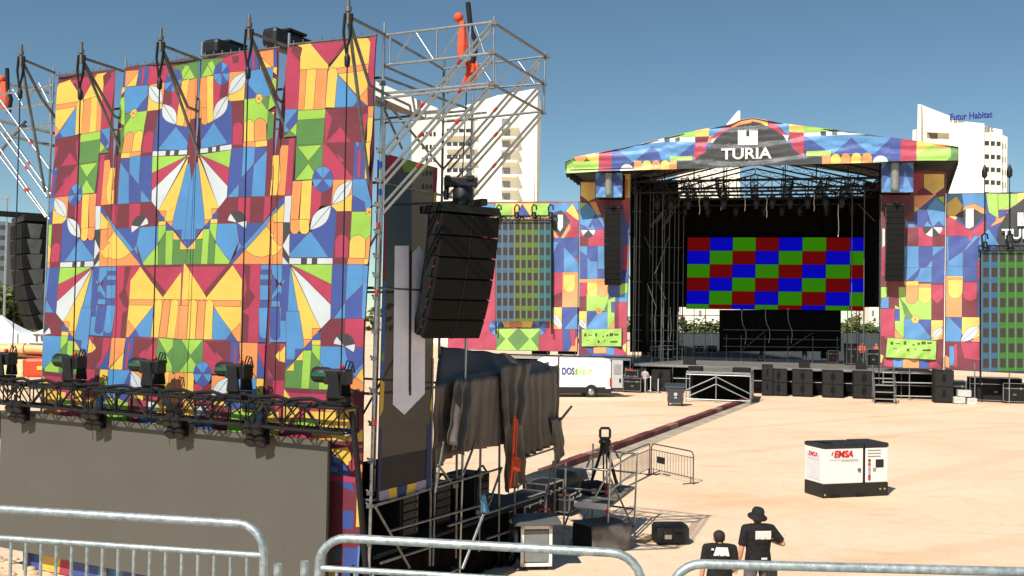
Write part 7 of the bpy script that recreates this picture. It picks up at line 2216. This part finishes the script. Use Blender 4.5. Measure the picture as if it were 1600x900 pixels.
obj('print_lettering', mb, mat('print_dark', (40, 38, 40), .7, var=0), sh)
mb = MB()
for i in range(5): back_print(mb, -.06 + .04 * i, -.056 + .04 * i, 1.30, 1.39 - .02 * (i % 2), k2, y=-.1375)
obj('print_detail', mb, mat('print_grey', (170, 164, 156), .7, var=0), sh)
mb = MB(); back_print(mb, 0., .09, .99, 1.02, k2, y=-.15); obj('tag', mb, PRT, sh)
mb = MB(); mb.tube(P(-.29, .02, .93), P(-.292, .025, .9), .034); obj('wristband', mb, BLACKM, t)
mb = MB(); mb.box(P(.16, -.14, .82), (.2, .1, .24)); obj('hip_bag', mb, mat('dark_bag', (46, 44, 44), .8), t, bevel=.04)
mb = MB(); mb.tube(P(-.16, -.06, .95), P(-.17, -.05, .6), .012); mb.box(P(-.17, -.06, .98), (.06, .05, .12)); obj('radio', mb, BLACKM, t)
p = at(1124, 900, 16.6); H1 = at(1124, 828, 16.6).z
k1 = H1 / 1.69
t, sh, P, H = person('shorter person in black T-shirt and dark cap beside the one in the wide hat', V((p.x, p.y, 0)), R(-4), k1 * 1.75,
    (((-.25, -.02, 1.12), (-.275, .02, .88), (0, .1, -1)), ((.24, -.03, 1.13), (.18, .16, 1.0), (-.3, 1, -.1))), BTEE, DKT, hair=True, wide=1.1, hd=.09)
mb = MB(); mb.lathe([(.094, 0), (.1, .03), (.09, .075), (.055, .105), (.01, .115)], o=H(0, 0, 1.655), ax=(0, -.1, 1), n=18); mb.prism([H(-.07, .08, 1.665), H(.07, .08, 1.665), H(.055, .18, 1.655), H(-.055, .18, 1.655)], (0, 0, .012)); obj('cap', mb, mat('dark_cap', (48, 40, 40), .8, var=.2), t)
mb = MB()
def trap(u, v):
    z = 1.33 + .13 * v; x = (-.11 + .04 * v) + (.24 - .07 * v) * u
    return V((x, -.137 + .35 * x * x, z)) * k1
mb.grid(trap, 6, 3); obj('back_print', mb, PRT, sh)
mb = MB()
for i in range(6): back_print(mb, -.09 + .03 * i, -.075 + .03 * i, 1.295, 1.328 + .01 * (i % 3), k1, y=-.142)
obj('print_lettering', mb, MATS['print_dark'], sh)
mb = MB(); back_print(mb, -.14, -.105, 1.41, 1.44, k1, y=-.138); obj('badge', mb, PRT, sh)
mb = MB(); mb.box(P(.1, -.15, .87), (.06, .03, .15)); obj('belt_tag', mb, mat('belt_yellow', (226, 226, 96), .6, var=.05), t)
mb = MB(); mb.lathe([(.176, -.02), (.178, .02)], o=P(0, 0, .96), n=20); mb.box(P(.15, -.11, .95), (.07, .06, .12)); obj('belt', mb, BLACKM, t)
mb = MB(); mb.tube(P(-.27, .015, .92), P(-.272, .02, .89), .033); obj('watch', mb, BLACKM, t)
# crew on and around the stage
HIV = mat('orange_vest', (244, 92, 66), .7, var=.1); PUR = mat('lilac_shirt', (186, 168, 176), .8, var=.1); SKT = mat('bare_shorts', (72, 54, 50), .8)
def on_deck(px, py):
    d = ray(px, py); return EYE + d * ((DZ - CAMH) / d.z)
down = (((-.25, .0, 1.12), (-.27, .06, .9), (0, .1, -1)), ((.25, 0, 1.12), (.27, .06, .9), (0, .1, -1)))
fold = (((-.25, -.05, 1.14), (-.05, .17, 1.18), (1, .2, 0)), ((.25, -.05, 1.14), (.05, .18, 1.14), (-1, .2, 0)))
for lab, px, py, rz, sh_, lg, am, sp in [
    ('person in bright orange vest standing on the stage deck, nearer the drapes', 1347, 571, 2.6, HIV, DKT, fold, .06),
    ('person in bright orange vest standing on the stage deck, nearer the pylon', 1369, 573, 2.9, HIV, DKT, down, .05),
    ('person in dark top and shorts walking across the back of the deck', 1190, 564, 1.4, BTEE, SKT, down, .05),
    ('person in dark shorts standing at the back of the deck beneath the screen', 1257, 566, 3.0, mat('tan_top', (120, 92, 76), .8), SKT, fold, .06)]:
    person(lab, on_deck(px, py), rz, 1.74, am, sh_, lg, vox=.035, spread=sp, short=lg is SKT, step=.1 if 'walking' in lab else 0)
g_ = STG.W(STG.px(1010, 600)[0], 0, 1.0)
person('person in a lilac shirt standing at the stage front by the pale slim stands', g_, -.5, 1.74, (((-.25, .02, 1.14), (-.2, .26, 1.05), (0, 1, -.1)), ((.28, .04, 1.16), (.34, .3, 1.1), (.3, 1, 0))), PUR, DKT, vox=.035)
g_ = STG.W(STG.px(981, 600)[0], 0, .75)
person('person in dark clothes standing among the cases at the van rear', g_, 1.2, 1.72, fold, mat('navy_top', (40, 42, 60), .8), DKT, vox=.035)
